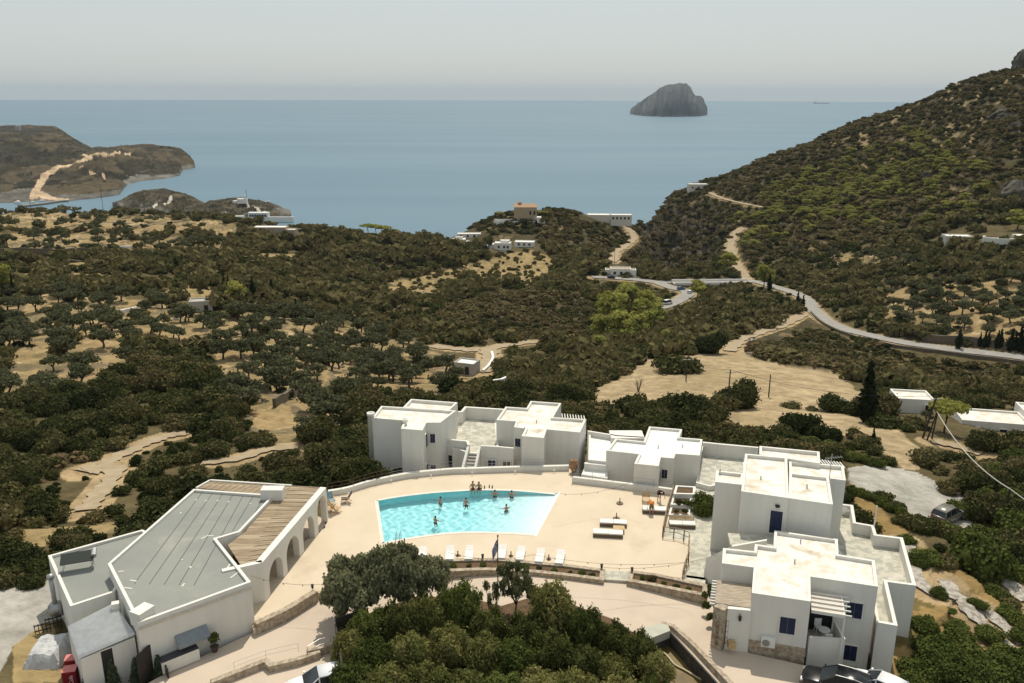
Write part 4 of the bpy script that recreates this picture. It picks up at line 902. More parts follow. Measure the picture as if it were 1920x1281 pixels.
# seams and repair patches of the roof felt
sm=MB(); seamc=M('felt_seam',(0.10,0.105,0.10),rough=1); patch=M('felt_repair_patch',(0.62,0.60,0.52),rough=1)
for k in range(7):
    f=(k+1)/8; a=(363+(515-363)*f,918+(930-918)*f); b=(218+(450-218)*f*0.98,1085+(1090-1085)*f+(16 if k<5 else -14)*(1 if k<7 else 0))
    A,B=at_z(*a,ZR-.2),at_z(*b,ZR-.2)
    if k in (5,6): B=A.lerp(B,0.52)
    sm.wall(A.lerp(B,0.03),A.lerp(B,0.97),0.05,ZR-.205,ZR-.195)
sm.build('roof_seam',seamc,rs)
for (a,b) in ((( 367,937),(369,938)),((385,940),(388,938)),((406,940),(410,938)),((427,942),(430,940)),((468,945),(471,944)),((337,963),(341,961)),((377,1011),(386,1006)),((387,1005),(401,1005)),((340,1050),(343,1049)),((222,1072),(232,1071)),((244,1088),(256,1090)),((233,1102),(248,1104)),((341,1100),(346,1094)),((423,1070),(431,1058)),((432,1084),(447,1073)),((356,1062),(358,1065))):
    A,B=at_z(*a,ZR-.2),at_z(*b,ZR-.2); m=MB(); m.wall(A,B,0.12,ZR-.20,ZR-.188); m.build('roof_patch',patch,rs)
# fascia moulding under the roof edge on the drive side
bandm=M('cream_band',(0.62,0.57,0.48),(0.50,0.45,0.37),3,rough=.9)
A,B=at_z(470.5,1091,ZR),at_z(258,1168.5,ZR); mb=MB(); mb.wall(A,B,0.07,ZR-.55,ZR-.35,bandm,1); mb.build('cornice',None,rs)
def cbox(name,px,z1,h,mat,parent,rz=0.9,sz=(1,1)):
    p=at_z(*px,z1); m=MB(); m.box((p.x,p.y,z1-h/2),(sz[0],sz[1],h),rz); return m.build(name,mat,parent)
cbox('roof_hatch',(266,1141),ZR+.45,1.0,white,rs,1.12,(1.25,0.95)); cbox('chimney',(511,915),ZR+.75,1.0,white,rs,0.0,(1.9,0.9)); cbox('chimney',(216,1130),2.75,1.7,white,rs,0.35,(0.5,0.45))
# metal flue on the left wall
p=at_z(97,1082,2.4); mb=MB(); mb.tube([(p.x-.1,p.y,-0.5),(p.x-.1,p.y,2.3)],0.17,12); mb.lathe([(0.26,0),(0.26,0.25),(0.05,0.35)],(p.x-.1,p.y,2.3),12); mb.box((p.x,p.y,-0.3),(0.9,0.8,0.9)); mb.build('metal_flue',grey,rs,True)
# pergola reed roofs
slatm=M('brown_reed_mat',(0.33,0.25,0.165),(0.20,0.15,0.095),3.0,rough=1,stretch=(0.5,7,1,-0.15),lo=0.35,hi=0.65,bump=0.6,bscale=3,c3=(0.40,0.32,0.22),s3=0.3,lo3=0.5,hi3=0.6)
mb=MB()
for pp in ([(545,911.5),(603,914.5),(487,1054),(453,1062),(427,1022),(456,1000),(520,930)],[(396,901),(546,911.5),(519,929),(370,915)]):
    P=[at_z(a,b,3.12) for a,b in pp]; mb.prism([(q.x,q.y) for q in P],3.06,3.12)
mb.build('reed_roof',slatm,rs)
mb=MB(); A0,A1=at_z(545,911.5,3.15),at_z(603,914.5,3.15); B0,B1=at_z(453,1062,3.15),at_z(487,1054,3.15)
for k in range(19):
    f=k/18; a=A0.lerp(B0,f); b=A1.lerp(B1,f); mb.wall(a,b,0.07,3.12,3.17)
A0,A1=at_z(396,901,3.15),at_z(370,915,3.15); B0,B1=at_z(546,911.5,3.15),at_z(519,929,3.15)
for k in range(14):
    f=k/13; a=A0.lerp(B0,f); b=A1.lerp(B1,f); mb.wall(a,b,0.07,3.12,3.17)
mb.build('pergola_battens',M('bleached_batten',(0.46,0.38,0.27),(0.36,0.29,0.20),3,rough=.9),rs)
mb=MB(); P=[at_z(a,b,3.25) for a,b in ((394,899.5),(547,909.5))]; mb.wall(P[0],P[1],0.16,2.9,3.25); P=[at_z(a,b,3.25) for a,b in ((394,899.5),(368,914))]; mb.wall(P[0],P[1],0.16,2.9,3.25); mb.build('pergola_beam',white,rs)
for q in ((396,901),(470,905),(546,911)):
    p=at_z(*q,3.1); m=MB(); m.box((p.x,p.y,0.3),(0.3,0.3,5.2)); m.build('pergola_post',white,rs)
# arcade wall with arches
def arched(mb,P0,P1,z0,z1,t,arches,side,z0f=None):
    P0=Vector(P0[:2]);P1=Vector(P1[:2]); L=(P1-P0).length; d=(P1-P0)/L; n=Vector((-d.y,d.x))*side
    ss=[0,L]
    for c,wd,sp in arches:
        r=wd/2; ss+=[c-r,c+r]+[c-r*math.cos(math.pi*k/12) for k in range(1,12)]
    ss=sorted(set(round(s,4) for s in ss))
    def bot(s,lo):
        for c,wd,sp in arches:
            r=wd/2
            if abs(s-c)<=r+1e-4 : return sp+math.sqrt(max(0,r*r-(s-c)**2))
        return lo
    pt=lambda s,z,o: (P0.x+d.x*s+n.x*o,P0.y+d.y*s+n.y*o,z)
    for a,b in zip(ss[:-1],ss[1:]):
        m=(a+b)/2; inside=any(abs(m-c)<wd/2 for c,wd,sp in arches)
        za,zb=(bot(a,z0),bot(b,z0)) if inside else (z0,z0)
        mb.face([pt(a,za,0),pt(b,zb,0),pt(b,z1,0),pt(a,z1,0)]); mb.face([pt(a,za,t),pt(a,z1,t),pt(b,z1,t),pt(b,zb,t)])
        mb.face([pt(a,z1,0),pt(b,z1,0),pt(b,z1,t),pt(a,z1,t)])
        if inside: mb.face([pt(a,za,0),pt(a,za,t),pt(b,zb,t),pt(b,zb,0)])
    for c,wd,sp in arches:
        for s in (c-wd/2,c+wd/2): mb.face([pt(s,z0,0),pt(s,z0,t),pt(s,sp,t),pt(s,sp,0)])
    for s in (0,L): mb.face([pt(s,z0,0),pt(s,z0,t),pt(s,z1,t),pt(s,z1,0)])
    return L
K0=at_z(611.7,914,3.3); K1=at_z(491.7,1055,3.3); K2=at_z(455,1063.3,3.3)
mb=MB(); L=(K1-K0).length
ar=[(L*0.10,L*0.155,2.0),(L*0.335,L*0.185,1.35),(L*0.59,L*0.19,1.25),(L*0.84,L*0.19,1.15)]
arched(mb,K0,K1,-1.2,3.3,0.55,ar,-1); mb.build('arcade_wall',white,rs)
K2e=Vector((K2.x,K2.y,0))+(K2-K1).normalized()*0.6
mb=MB(); L2=(K2e-K1).length; arched(mb,K1,K2e,-1.2,3.3,0.4,[(L2*0.62,0.95,1.1)],-1); mb.build('arcade_wall',white,rs)
# paved floor beneath the arcade
mb=MB(); P=[at_z(a,b,-0.02) for a,b in ((613,990),(600,925),(520,935),(440,1030),(478,1170),(485,1148))]
mb=MB(); mb.prism([(K0.x,K0.y),(K1.x,K1.y),(K2.x,K2.y),(at_z(450,1000,-.02).x,at_z(450,1000,-.02).y),(at_z(520,935,-.02).x,at_z(520,935,-.02).y)],-1.2,-0.02); mb.build('arcade_floor',drivem,rs)
# glazed doors seen through the arches
lA_=((at_z(515,928,ZR).x,at_z(515,928,ZR).y),(at_z(450,997,ZR).x,at_z(450,997,ZR).y))
for s in (1.5,4.2,6.6): opening(rs,lA_,(0,0,0,0,s,s+1.6,0.0,2.2),'glass',fm=wood)
# lean-to with corrugated roof, front annex wall with a dark doorway
tinm=M('corrugated_tin',(0.60,0.61,0.60),(0.50,0.51,0.51),2,rough=0.6,metal=0.0)
c0,c1,c2,c3=at_z(126.7,1175,2.0),at_z(213,1131,2.3),at_z(253,1188,2.1),at_z(146.7,1233.3,1.8)
mb=MB(); N=34
for k in range(N):
    f0,f1=k/N,(k+1)/N; h0=0.05*math.sin(k*math.pi); z0=0.10 if k%2 else -0.10; z1=-z0
    a=c0.lerp(c3,f0)+Vector((0,0,z0)); b=c1.lerp(c2,f0)+Vector((0,0,z0)); c=c1.lerp(c2,f1)+Vector((0,0,z1)); d=c0.lerp(c3,f1)+Vector((0,0,z1)); mb.face([a,b,c,d])
mb.build('corrugated_roof',tinm,rs)
mb=MB(); q=[c0,c1,c2+Vector((-.1,.1,0)),c3+Vector((.1,.1,0))]; mb.prism([(p.x,p.y) for p in q],-3,[1.75,1.9,1.75,1.6] if ccw([(p.x,p.y) for p in q])[0]==(q[0].x,q[0].y) else [1.6,1.75,1.9,1.75]); ax=mb.build('annex_wall',white,rs)
lX=((c3.x+.1,c3.y+.1),(c2.x-.1,c2.y+.1)); opening(rs,lX,(188,1222,219,1275),'door',dark,out=0.02)
# service side on the drive: grey awning, bench box, pot, dark gate
rz0=math.atan2((A:=at_z(470.5,1091,ZR)).y-at_z(258,1168.5,ZR).y,A.x-at_z(258,1168.5,ZR).x)
lS=((at_z(258,1168.5,ZR).x,at_z(258,1168.5,ZR).y),(at_z(470.5,1091,ZR).x,at_z(470.5,1091,ZR).y)); dS=(Vector(lS[1])-Vector(lS[0])).normalized(); nS=Vector((dS.y,-dS.x))
def onS(px,py,off,z=None):
    s,zz=hit(px,py,*lS); q=Vector(lS[0])+dS*s+nS*off; return Vector((q.x,q.y,zz if z is None else z))
a,b=onS(326,1183,0.02),onS(385,1160,0.02); mb=MB(); bn=Vector((nS.x,nS.y,0))
za=1.45; a.z=b.z=za; mb.face([a,b,b+bn*0.7+Vector((0,0,-.55)),a+bn*0.7+Vector((0,0,-.55))]); mb.face([a+bn*0.7+Vector((0,0,-.55)),b+bn*0.7+Vector((0,0,-.55)),b+bn*.7+Vector((0,0,-.75)),a+bn*.7+Vector((0,0,-.75))]); mb.face([a,a+bn*.7+Vector((0,0,-.55)),a+bn*.7+Vector((0,0,-.75)),a+Vector((0,0,-.2))])
mb.build('awning',M('blue_grey_awning',(0.24,0.27,0.28),(0.20,0.22,0.24),4,rough=.8),rs)
p=at_z(338,1246,-0.5); mb=MB(); mb.box((0,0,0.45),(2.5,0.75,0.9)); o=mb.build('bench_box',white,None,bevel=0.02); o.location=(p.x,p.y,-0.5); o.rotation_euler=(0,0,rz0); tag(o,'white storage box with a dark top against the restaurant wall on the drive','storage box')
m=MB(); m.box((0,0,0.915),(2.5,0.75,0.03)); m.build('box_lid',M('dark_lid',(0.05,0.05,0.055),rough=.6),o)
p=at_z(403,1221,-0.5); mb=MB(); mb.lathe([(0.18,0),(0.27,0.4),(0.30,0.42),(0.25,0.42)],(0,0,0),12); pot=mb.build('potted_plant',M('dark_pot',(0.08,0.05,0.035),rough=.8)); pot.location=(p.x,p.y,-.5); tag(pot,'round clipped shrub in a dark pot by the restaurant wall','potted plant')
p=at_z(278,1262,-0.8); mb=MB(); q=[at_z(264,1290,-1),at_z(302,1255,-1)]; mb.wall(q[0],q[1],0.08,-2,1.5); gate=mb.build('dark_gate',M('dark_brown_board',(0.035,0.028,0.022),(0.05,0.04,0.03),4,rough=.8)); tag(gate,'dark brown boarded gate between the restaurant wall and the small conifers','gate')
m=MB(); q2=[at_z(302,1256,-1),at_z(318,1283,-1)]; m.path([(q2[0].x,q2[0].y,0),(q2[1].x,q2[1].y,0)],0.08,-2,0.2); o=m.build('dark_fence',M('dark_brown_board',(0,0,0))); tag(o,'low dark fence running from the boarded gate towards the camera','fence')
# solar water heater frame on the low roof
so=empty('solar_panel_frame',at_z(148,1066,2.3),0.35,'tilted dark solar panel on a bent metal frame on the low grey roof','solar panel')
m=MB(); m.box((0,0,0.95),(2.3,1.1,0.06),0,None,0.35); m.build('panel',M('solar_glass',(0.03,0.035,0.03),rough=0.25),so)
m=MB()
for x in (-1,1):
    for y in (-.4,.4): m.tube([(x,y,0),(x*.95,y,0.95+y*.35)],0.025,5)
    m.tube([(x,-.4,.3),(x,.4,.7)],0.02,5)
m.build('frame',grey,so)
m=MB(); m.tube([(1.15,0.5,1.15),(1.15,-0.2,0.95)],0.2,12); m.build('tank',grey,so)
# red drinks coolers, crates, tarp heap left of the annex
redm=M('red_cooler_paint',(0.26,0.018,0.022),rough=.4); pinkm=M('pink_cooler_top',(0.62,0.22,0.20),(0.55,0.18,0.16),3,rough=.7)  # cooler tops are a paler, pinker red than the cabinets
def text(name,body,loc,rot,size,mat,parent):
    c=bpy.data.curves.new(name,'FONT'); c.body=body; c.size=size; c.extrude=0.004; c.align_x='CENTER'; c.align_y='CENTER'
    o=bpy.data.objects.new(name,c); COL.objects.link(o); dg=bpy.context.evaluated_depsgraph_get(); me=bpy.data.meshes.new_from_object(o.evaluated_get(dg)); bpy.data.objects.remove(o)
    me.materials.clear(); me.materials.append(mat); o=link(name,me,parent); o.location=loc; o.rotation_euler=rot; return o
p=at_z(134,1278,-1.2); fr=empty('drinks_cooler',(p.x,p.y,-2.2),0.25,'tall red upright drinks cooler with white lettering beside the lean-to','cooler')
m=MB(); m.box((0,0,1.0),(0.85,0.75,2.0)); m.build('cabinet',redm,fr,bevel=0.02); m=MB(); m.box((0,0,2.02),(0.87,0.77,0.05)); m.build('top',pinkm,fr)
text('lettering','Coca-Cola',(0.12,-0.385,0.95),(R(90),R(-90),0),0.36,M('white_print',(0.8,0.8,0.8),rough=.5),fr)
p=at_z(127,1262,-0.9); fr2=empty('drinks_cooler',(p.x,p.y+.7,-2.2),0.25,'second red cooler with a pink top standing behind the lettered one','cooler')
m=MB(); m.box((0,0,1.0),(0.8,0.7,2.0)); m.build('cabinet',redm,fr2,bevel=0.02); m=MB(); m.box((0,0,2.02),(0.82,0.72,0.05)); m.build('top',pinkm,fr2)
def crate(loc,rz,lab,mat):
    m=MB(); w_,d_,h_=0.6,0.42,0.34
    for sx,sy,cx,cy in ((w_,0.02,0,-d_/2),(w_,0.02,0,d_/2),(0.02,d_,-w_/2,0),(0.02,d_,w_/2,0)):
        for z in (0.05,0.16,0.28): m.box((cx,cy,z),(sx+.02,sy,0.07))
    m.box((0,0,0.01),(w_,d_,0.02)); o=m.build('crate',mat); o.location=loc; o.rotation_euler=(0,0,rz); return tag(o,lab,'crate')
orm=M('orange_plastic',(0.45,0.07,0.015),rough=.5)
p=at_z(112,1264,-1.6); crate((p.x,p.y,-1.9),0.2,'bright orange plastic crate left of the red coolers',orm); crate((p.x+.05,p.y+.03,-1.56),0.25,'orange plastic crate on top of another, left of the red coolers',orm)
# tarp covered heap
import bmesh
bm=bmesh.new(); bmesh.ops.create_grid(bm,x_segments=26,y_segments=26,size=1.0)
for v in bm.verts:
    r=max(abs(v.co.x),abs(v.co.y)); k=float(fbm(np.array([v.co.x*2.6+4]),np.array([v.co.y*2.6]),4)[0])
    v.co.z=(1.5 if r<0.62 else 1.5*max(0,(1-r)/0.38)**0.7)+k*0.32; v.co.x*=1.35; v.co.y*=1.9
me=bpy.data.meshes.new('tarp'); bm.to_mesh(me); bm.free(); me.materials.append(M('grey_white_tarp',(0.50,0.50,0.49),(0.38,0.385,0.385),2,rough=.6))
p=at_z(92,1222,-0.8); o=link('tarp_heap',me,None,(p.x,p.y,-1.7),0.15); tag(o,'crumpled grey-white plastic tarp over stored goods left of the lean-to','tarp')
for i,(a,b) in enumerate(((80,1180),(100,1168))):
    p=at_z(a,b,-1.0); m=MB(); m.box((0,0,0.45),(1.1,0.06,0.08)); m.box((0,0,0.9),(1.1,0.06,0.08))
    for x in (-.5,-.25,0,.25,.5): m.box((x,0,0.5),(0.05,0.05,1.0))
    o=m.build('iron_rack',black); o.location=(p.x,p.y,-1.5); o.rotation_euler=(0,0,0.5); tag(o,('left' if i==0 else 'right')+' one of two dark metal racks behind the grey tarp heap','rack',group='dark racks behind the tarp')
# ---------------- stone planters and low walls around the drive ----------------
def planter(name,back,front,z,lab,h=0.22):
    b=[at_z(a,c,z) for a,c in back]; f=[at_z(a,c,z) for a,c in front]; loop=b+f[::-1]; m=MB()
    m.path([(p.x,p.y,0) for p in loop],0.38,-0.9,h,closed=True); o=m.build(name,stone); tag(o,lab,'planter')
    q=ccw([(p.x,p.y) for p in loop]); q=inset(q,0.1); m=MB(); m.face([(a[0],a[1],h-.15) for a in q]); m.build('soil',M('dark_soil',(0.09,0.055,0.03),(0.14,0.09,0.05),2,rough=1),o); return o
planter('stone_planter',[(740,1066),(783,1057),(827,1053),(880,1051),(934,1051),(1000,1057),(1060,1062),(1130,1071)],[(748,1086),(790,1076),(836,1071.5),(900,1069),(940,1069.5),(1000,1073),(1060,1079),(1128,1087.5)],0.1,'long curved dry stone planter between the white loungers and the drive')
planter('stone_planter',[(1185,1074),(1230,1080),(1272,1089),(1322,1100)],[(1180,1090),(1230,1099),(1280,1109),(1321,1117)],0.1,'short straight stone planter below the fenced steps, right of the gap')
m=MB(); P=W(-0.1,(1134,1072),(1180,1075),(1176,1092),(1131,1089)); m.prism([(p.x,p.y) for p in P],-.6,0.03); tag(m.build('stone_threshold',flagm),kind='structure')
def swall(px,z,t,h0,h1,lab,mat=stone,name='stone_wall',sm_=0):
    P=W(z,*px); P=cat(P,sm_) if sm_ else P; m=MB(); m.path([(p.x,p.y,0) for p in P],t,h0,h1); return tag(m.build(name,mat),lab,'wall')
swall([(478,1169),(535,1143),(592,1108)],0.3,0.5,-1,0.35,'thick dry stone wall from the arcade corner towards the olive trees')
swall([(396,1283),(450,1262),(498,1243),(508,1252),(560,1240),(600,1226)],-0.3,0.4,-1.2,-0.05,'low broken stone kerb along the front edge of the drive')
swall([(575,1225),(632,1212)],-0.2,0.3,-1.2,0.05,'short stone kerb behind the parked white car')
m=MB(); a,b=at_z(629,1166,1.6),at_z(690,1148,1.6); m.wall(a,b,0.12,-1,1.9,M('dark_brown_board',(0,0,0))); o=m.build('board_wall'); tag(o,'dark board wall half hidden by the cypress thicket beside the parked white car','wall')
m=MB(); a=at_z(629,1168,1.7); c=at_z(643,1262,1.2); m.wall(a,c,0.12,-1.5,1.6); o=m.build('board_wall',M('dark_brown_board',(0,0,0))); tag(o,'dark board wall end running down towards the bottom edge behind the white car','wall')
railing('wire_railing',W(-0.4,(578,1232),(600,1218),(626,1212)),-0.45,0.9,'short grey handrail on the drive left of the dark board wall',grey,1.1)
railing('wire_railing',W(-0.45,(440,1262),(500,1240),(560,1226)),-0.3,0.7,'thin low wire fence along the front kerb of the drive',grey,1.6,r=0.012)
# sunken cistern
sw=MB(); CP=[at_z(a,b,-0.2) for a,b in ((1211,1203),(1256,1184),(1345,1281),(1400,1345))]; sw.path([(p.x,p.y,-0.2) for p in CP],0.12,-2.3,0.02); cis=sw.build('cistern',M('dark_tank_concrete',(0.05,0.045,0.04),(0.09,0.08,0.07),2,rough=.9)); tag(cis,'sunken open tank with dark walls and brown bottom beside the drive','tank')  # tank walls in a dark mottled concrete colour
m=MB(); P=[at_z(a,b,-0.2) for a,b in ((1195,1195),(1256,1180),(1345,1281),(1400,1345),(1250,1345),(1180,1255))]; m.face([(p.x,p.y,-1.3) for p in P]); m.build('tank_floor',M('ochre_stagnant_bottom',(0.16,0.105,0.025),(0.09,0.06,0.02),0.7,rough=.5,c3=(0.22,0.16,0.06),s3=0.4),cis)
m=MB(); P=[at_z(a,b,0) for a,b in ((1204,1177.5),(1238,1170),(1252,1172),(1257,1183),(1213,1200))]; m.prism([(p.x,p.y) for p in P],-.6,0.02); m.build('ledge',M('pale_concrete_slab',(0.46,0.46,0.38),(0.40,0.39,0.32),1.5,rough=.9),cis)
m=MB(); P=[at_z(a,b,-0.1) for a,b in ((1240,1169),(1262,1174),(1300,1208),(1352,1262),(1420,1335))]; m.path([(p.x,p.y,0) for p in P],0.35,-.6,-0.04); m.build('stone_edge',stone,cis)
m=MB(); 
for a,b in (((1256,1197),(1247,1209)),((1247,1210),(1271,1209)),((1256,1197),(1252,1209))):
    A_,B_=at_z(*a,-1.3),at_z(*b,-1.5); m.wall(A_,B_,0.1,-1.3,-1.15)
o=m.build('timber_frame',woodl); tag(o,'small triangular frame of pale timber lying in the sunken tank','timber frame')
hp=[at_z(a,b,-1.2) for a,b in ((1211,1203),(1217,1209),(1232,1217),(1247,1226),(1257,1237),(1266,1247),(1285,1257),(1305,1269),(1325,1281),(1340,1300))]
m=MB(); m.tube(cat(hp,5),0.07,6); o=m.build('hose',M('pale_hose',(0.5,0.43,0.28),rough=.6),None,True); tag(o,'long pale hose snaking across the brown bottom of the sunken tank','hose')
# ---------------- furniture ----------------
def lounger_proto():
    r=empty('sun_lounger',(0,0,0))
    m=MB(); m.box((0,0,0.22),(0.72,1.95,0.06)); 
    for x in (-.3,.3):
        for y in (-.85,.85): m.box((x,y,0.1),(0.07,0.07,0.2))
    m.build('frame',M('lounger_white',(0.75,0.74,0.71),rough=.5),r)
    m=MB(); m.box((0,-0.30,0.31),(0.70,1.30,0.11)); m.build('mattress',cream,r,bevel=0.03)
    m=MB(); m.box((0,0.62,0.40),(0.70,0.68,0.11),0,None,0.35); m.build('backrest',cream,r,bevel=0.03); return r
lp_=lounger_proto()
LW=['leftmost, partly behind the olive crown','second from the left','third from the left','fourth in the row, just behind the flag','fifth in the row, right of the flag','sixth in the row, next to the last one','last one at the right end of the row']
for i,(a,b,rz) in enumerate(((792,1040,0.0),(843.5,1038.5,0.02),(879.5,1038,0.0),(941,1036,-0.08),(976,1039,-0.12),(1012.5,1043,-0.14),(1050,1046,-0.18))):
    o=lp_ if i==0 else copy_tree(lp_); p=at_z(a,b,0.3); o.location=(p.x,p.y,0.004); o.rotation_euler=(0,0,rz); tag(o,'white sun lounger behind the stone planter, '+LW[i],'sun lounger','white sun loungers in a row behind the planter')
for i,(a,b) in enumerate(((858.5,1042),(958,1043),(1029,1049))):
    p=at_z(a,b,0.0); m=MB(); m.lathe([(0.2,0),(0.2,0.03),(0.05,0.06),(0.045,0.4),(0.06,0.42),(0.03,0.45)],(0,0,0),12); o=m.build('umbrella_stand',M('dark_brown_post',(0.08,0.05,0.03),rough=.6)); o.location=(p.x,p.y,0.004); tag(o,'short dark umbrella stand between white loungers, '+('leftmost','middle one near the flag','rightmost')[i],'umbrella stand','umbrella stands between the loungers')
for i,(a,b) in enumerate(((1162,944.5),(1155.8,973))):
    p=at_z(a,b,0.0); m=MB(); m.lathe([(0.32,0),(0.32,0.07),(0.30,0.09),(0.05,0.1),(0.04,0.6),(0.02,0.62)],(0,0,0),20); o=m.build('parasol_base',M('brown_umbrella_base',(0.16,0.12,0.08),rough=.7)); o.location=(p.x,p.y,0.004); tag(o,('farther' if i==0 else 'nearer')+' of two round umbrella bases left on the open deck','umbrella base','round umbrella bases on the deck')
def daybed(px,py,rz,w_,d_,lab,nm='daybed',back=False,z=0.0):
    p=at_z(px,py,z+0.3); r=empty(nm,(p.x,p.y,z+.004),rz,lab,nm.replace('_',' '))
    m=MB(); m.box((0,0,0.16),(w_,d_,0.30)); m.build('base',M('brown_wicker',(0.16,0.12,0.085),(0.11,0.08,0.055),12,rough=.9,coord='obj'),r)
    for s in (-1,1): m=MB(); m.box((s*w_/4,0,0.37),(w_/2-.02,d_-.02,0.13)); m.build('cushion',cream,r,bevel=0.03)
    if back: m=MB(); 
    if back:
        for k in range(int(w_/0.14)): m.box((-w_/2+.07+.14*k,d_/2-.02,0.55),(0.11,0.03,0.55),0,None,-0.2)
        m.build('backrest',woodl,r)
    return r
daybed(1150,979.5,-0.10,2.4,0.75,'long white-cushioned bench behind the small wooden table on the deck','bench'); daybed(1140,999,-0.10,2.6,0.8,'long white-cushioned bench in front of the small wooden table on the deck','bench')
p=at_z(1160.5,989,0.4); tb=empty('low_table',(p.x,p.y,.004),-0.10,'low square wooden table between the two white benches','table'); m=MB(); m.box((0,0,0.36),(1.0,0.75,0.05)); m.build('table_top',woodl,tb)
for x in (-.44,.44):
    for y in (-.32,.32): m=MB(); m.box((x,y,0.17),(0.07,0.07,0.33)); m.build('leg',woodl,tb)
daybed(1227,955,-0.10,2.2,0.8,'white-cushioned daybed the two bending people lean over','daybed'); 
p=at_z(1211.5,936,0.3); r=empty('slatted_chair',(p.x,p.y,.004),-0.1,'wooden slatted chair behind the daybed near the two bending people','chair')
m=MB(); [m.box((-.33+.11*k,0,0.38),(0.085,0.8,0.03)) for k in range(7)]; m.build('seat',woodl,r); m=MB(); [m.box((-.33+.11*k,0.42,0.62),(0.085,0.03,0.5),0,None,-0.2) for k in range(7)]; m.build('backrest',woodl,r)
for x in (-.34,.34):
    for y in (-.36,.36): m=MB(); m.box((x,y,0.18),(0.06,0.06,0.36)); m.build('leg',woodl,r)
daybed(1279,981.5,-0.08,2.3,0.85,'white-cushioned wooden-backed bench on the flagstones beside the round tree','bench',True,-0.12)
# wooden folding chairs with towels at the end of the arcade
def deckchair(px,py,rz,lab,cloth):
    p=at_z(px,py,0.35); r=empty('deck_chair',(p.x,p.y,.004),rz,lab,'deck chair','wooden deck chairs by the arcade end')
    for s in (-.3,.3): m=MB(); m.tube([(s,-.55,0.0),(s,.1,.4),(s,.5,1.0)],0.03,5); m.tube([(s,.45,0),(s,-.1,.4),(s,-.5,.42)],0.03,5); m.build('side_frame',woodl,r)
    m=MB(); m.box((0,-.2,.42),(.58,.6,.04)); m.build('seat',cloth,r); m=MB(); m.box((0,.33,.72),(.58,.05,.7),0,None,-.5); m.build('backrest',cloth,r)
    m=MB(); [m.box((s,-.15,.62),(.07,.6,.03)) for s in (-.33,.33)]; m.build('armrest',woodl,r); return r
tw=M('blue_towel',(0.05,0.22,0.32),(0.4,0.45,0.45),6,rough=1)
deckchair(620,938,0.5,'wooden deck chair with a blue towel at the end of the arcade',tw); deckchair(628,955,2.4,'empty yellowish wooden deck chair, nearest of the group by the arcade',woodl)
deckchair(650,936,-1.4,'wooden deck chair with dark clothes over its back, rightmost by the arcade',M('dark_cloth',(0.05,0.04,0.05),rough=1)); deckchair(617,951,0.8,'wooden deck chair beside the arcade pillar, left of the yellowish one',woodl)
for i,(a,b) in enumerate(((908.5,916),(917.5,914.5),(923,915.5))):
    p=at_z(a,b,0); m=MB(); m.lathe([(0.06,0),(0.06,0.2),(0.025,0.28),(0.025,0.36)],(0,0,0),8); o=m.build('bottle',(M('brown_glass',(0.06,0.03,0.01),rough=.2),M('green_glass',(0.03,0.06,0.03),rough=.2),M('dark_cloth',(0,0,0)))[i]); o.location=(p.x,p.y,.004); tag(o,'small bottle on the pool edge right of the two sitting people, '+('left','middle','right')[i]+' of three','bottle','bottles at the pool edge')
# wooden post fence on the right edge of the deck
def postfence(px,z,h,lab,wires=True,z2=None):
    P=W(z,*px); r=empty('wooden_fence',(P[0].x,P[0].y,z),0,lab,'fence'); Q=resamp(P,int(sum((b-a).length for a,b in zip(P[:-1],P[1:]))/1.0)+2)
    for q in Q: m=MB(); m.tube([(q.x-P[0].x,q.y-P[0].y,-.3),(q.x-P[0].x+.03,q.y-P[0].y,h)],0.05,6); m.build('post',rust if wires else wood,r)
    for k in (1.0,0.55): m=MB(); m.tube([(q.x-P[0].x,q.y-P[0].y,h*k) for q in P],0.045 if k==1 else .03,5); m.build('rail',wood,r)
    return r
postfence([(1262,928),(1250,967),(1242,1007)],0.0,1.0,'crooked wooden post fence from the low white wall to the flagstone path',False)
postfence([(1242,1007),(1270,1010),(1291,1018),(1290,1055)],0.0,1.0,'thin metal and wood railing bending around the near corner of the deck')
postfence([(1290,1055),(1284,1071),(1279,1090)],-0.1,1.0,'short crooked wooden handrail beside the stone steps down to the planter',False)
m=MB(); 
for k in range(4):
    a,b=at_z(1287-1.5*k,1080+5*k,-.1),at_z(1322,1085+5*k,-.1); m.wall(a,b,0.36,-1,-0.12-.02*k)
o=m.build('stone_steps',M('grey_step_stone',(0,0,0))); tag(o,'few grey stone steps between the handrail and the stairs of the tall house','steps')
# terraced flower beds between third and fourth house
for i,(a,b,zz) in enumerate(((1285,918,0.7),(1279,938,0.35),(1275,957,0.1))):
    P=W(zz,(a-16,b-7),(a+17,b-5),(a+16,b+8),(a-20,b+7)); m=MB(); m.path([(p.x,p.y,0) for p in P],0.22,-1,zz,closed=True); o=m.build('flower_bed',white); tag(o,'small white-edged flower bed between the third and fourth houses, '+('highest and farthest','middle one','lowest and nearest')[i],'flower bed')
    q=inset(ccw([(p.x,p.y) for p in P]),.08); m=MB(); m.face([(c[0],c[1],zz-.12) for c in q]); m.build('soil',M('dark_soil',(0,0,0)),o)
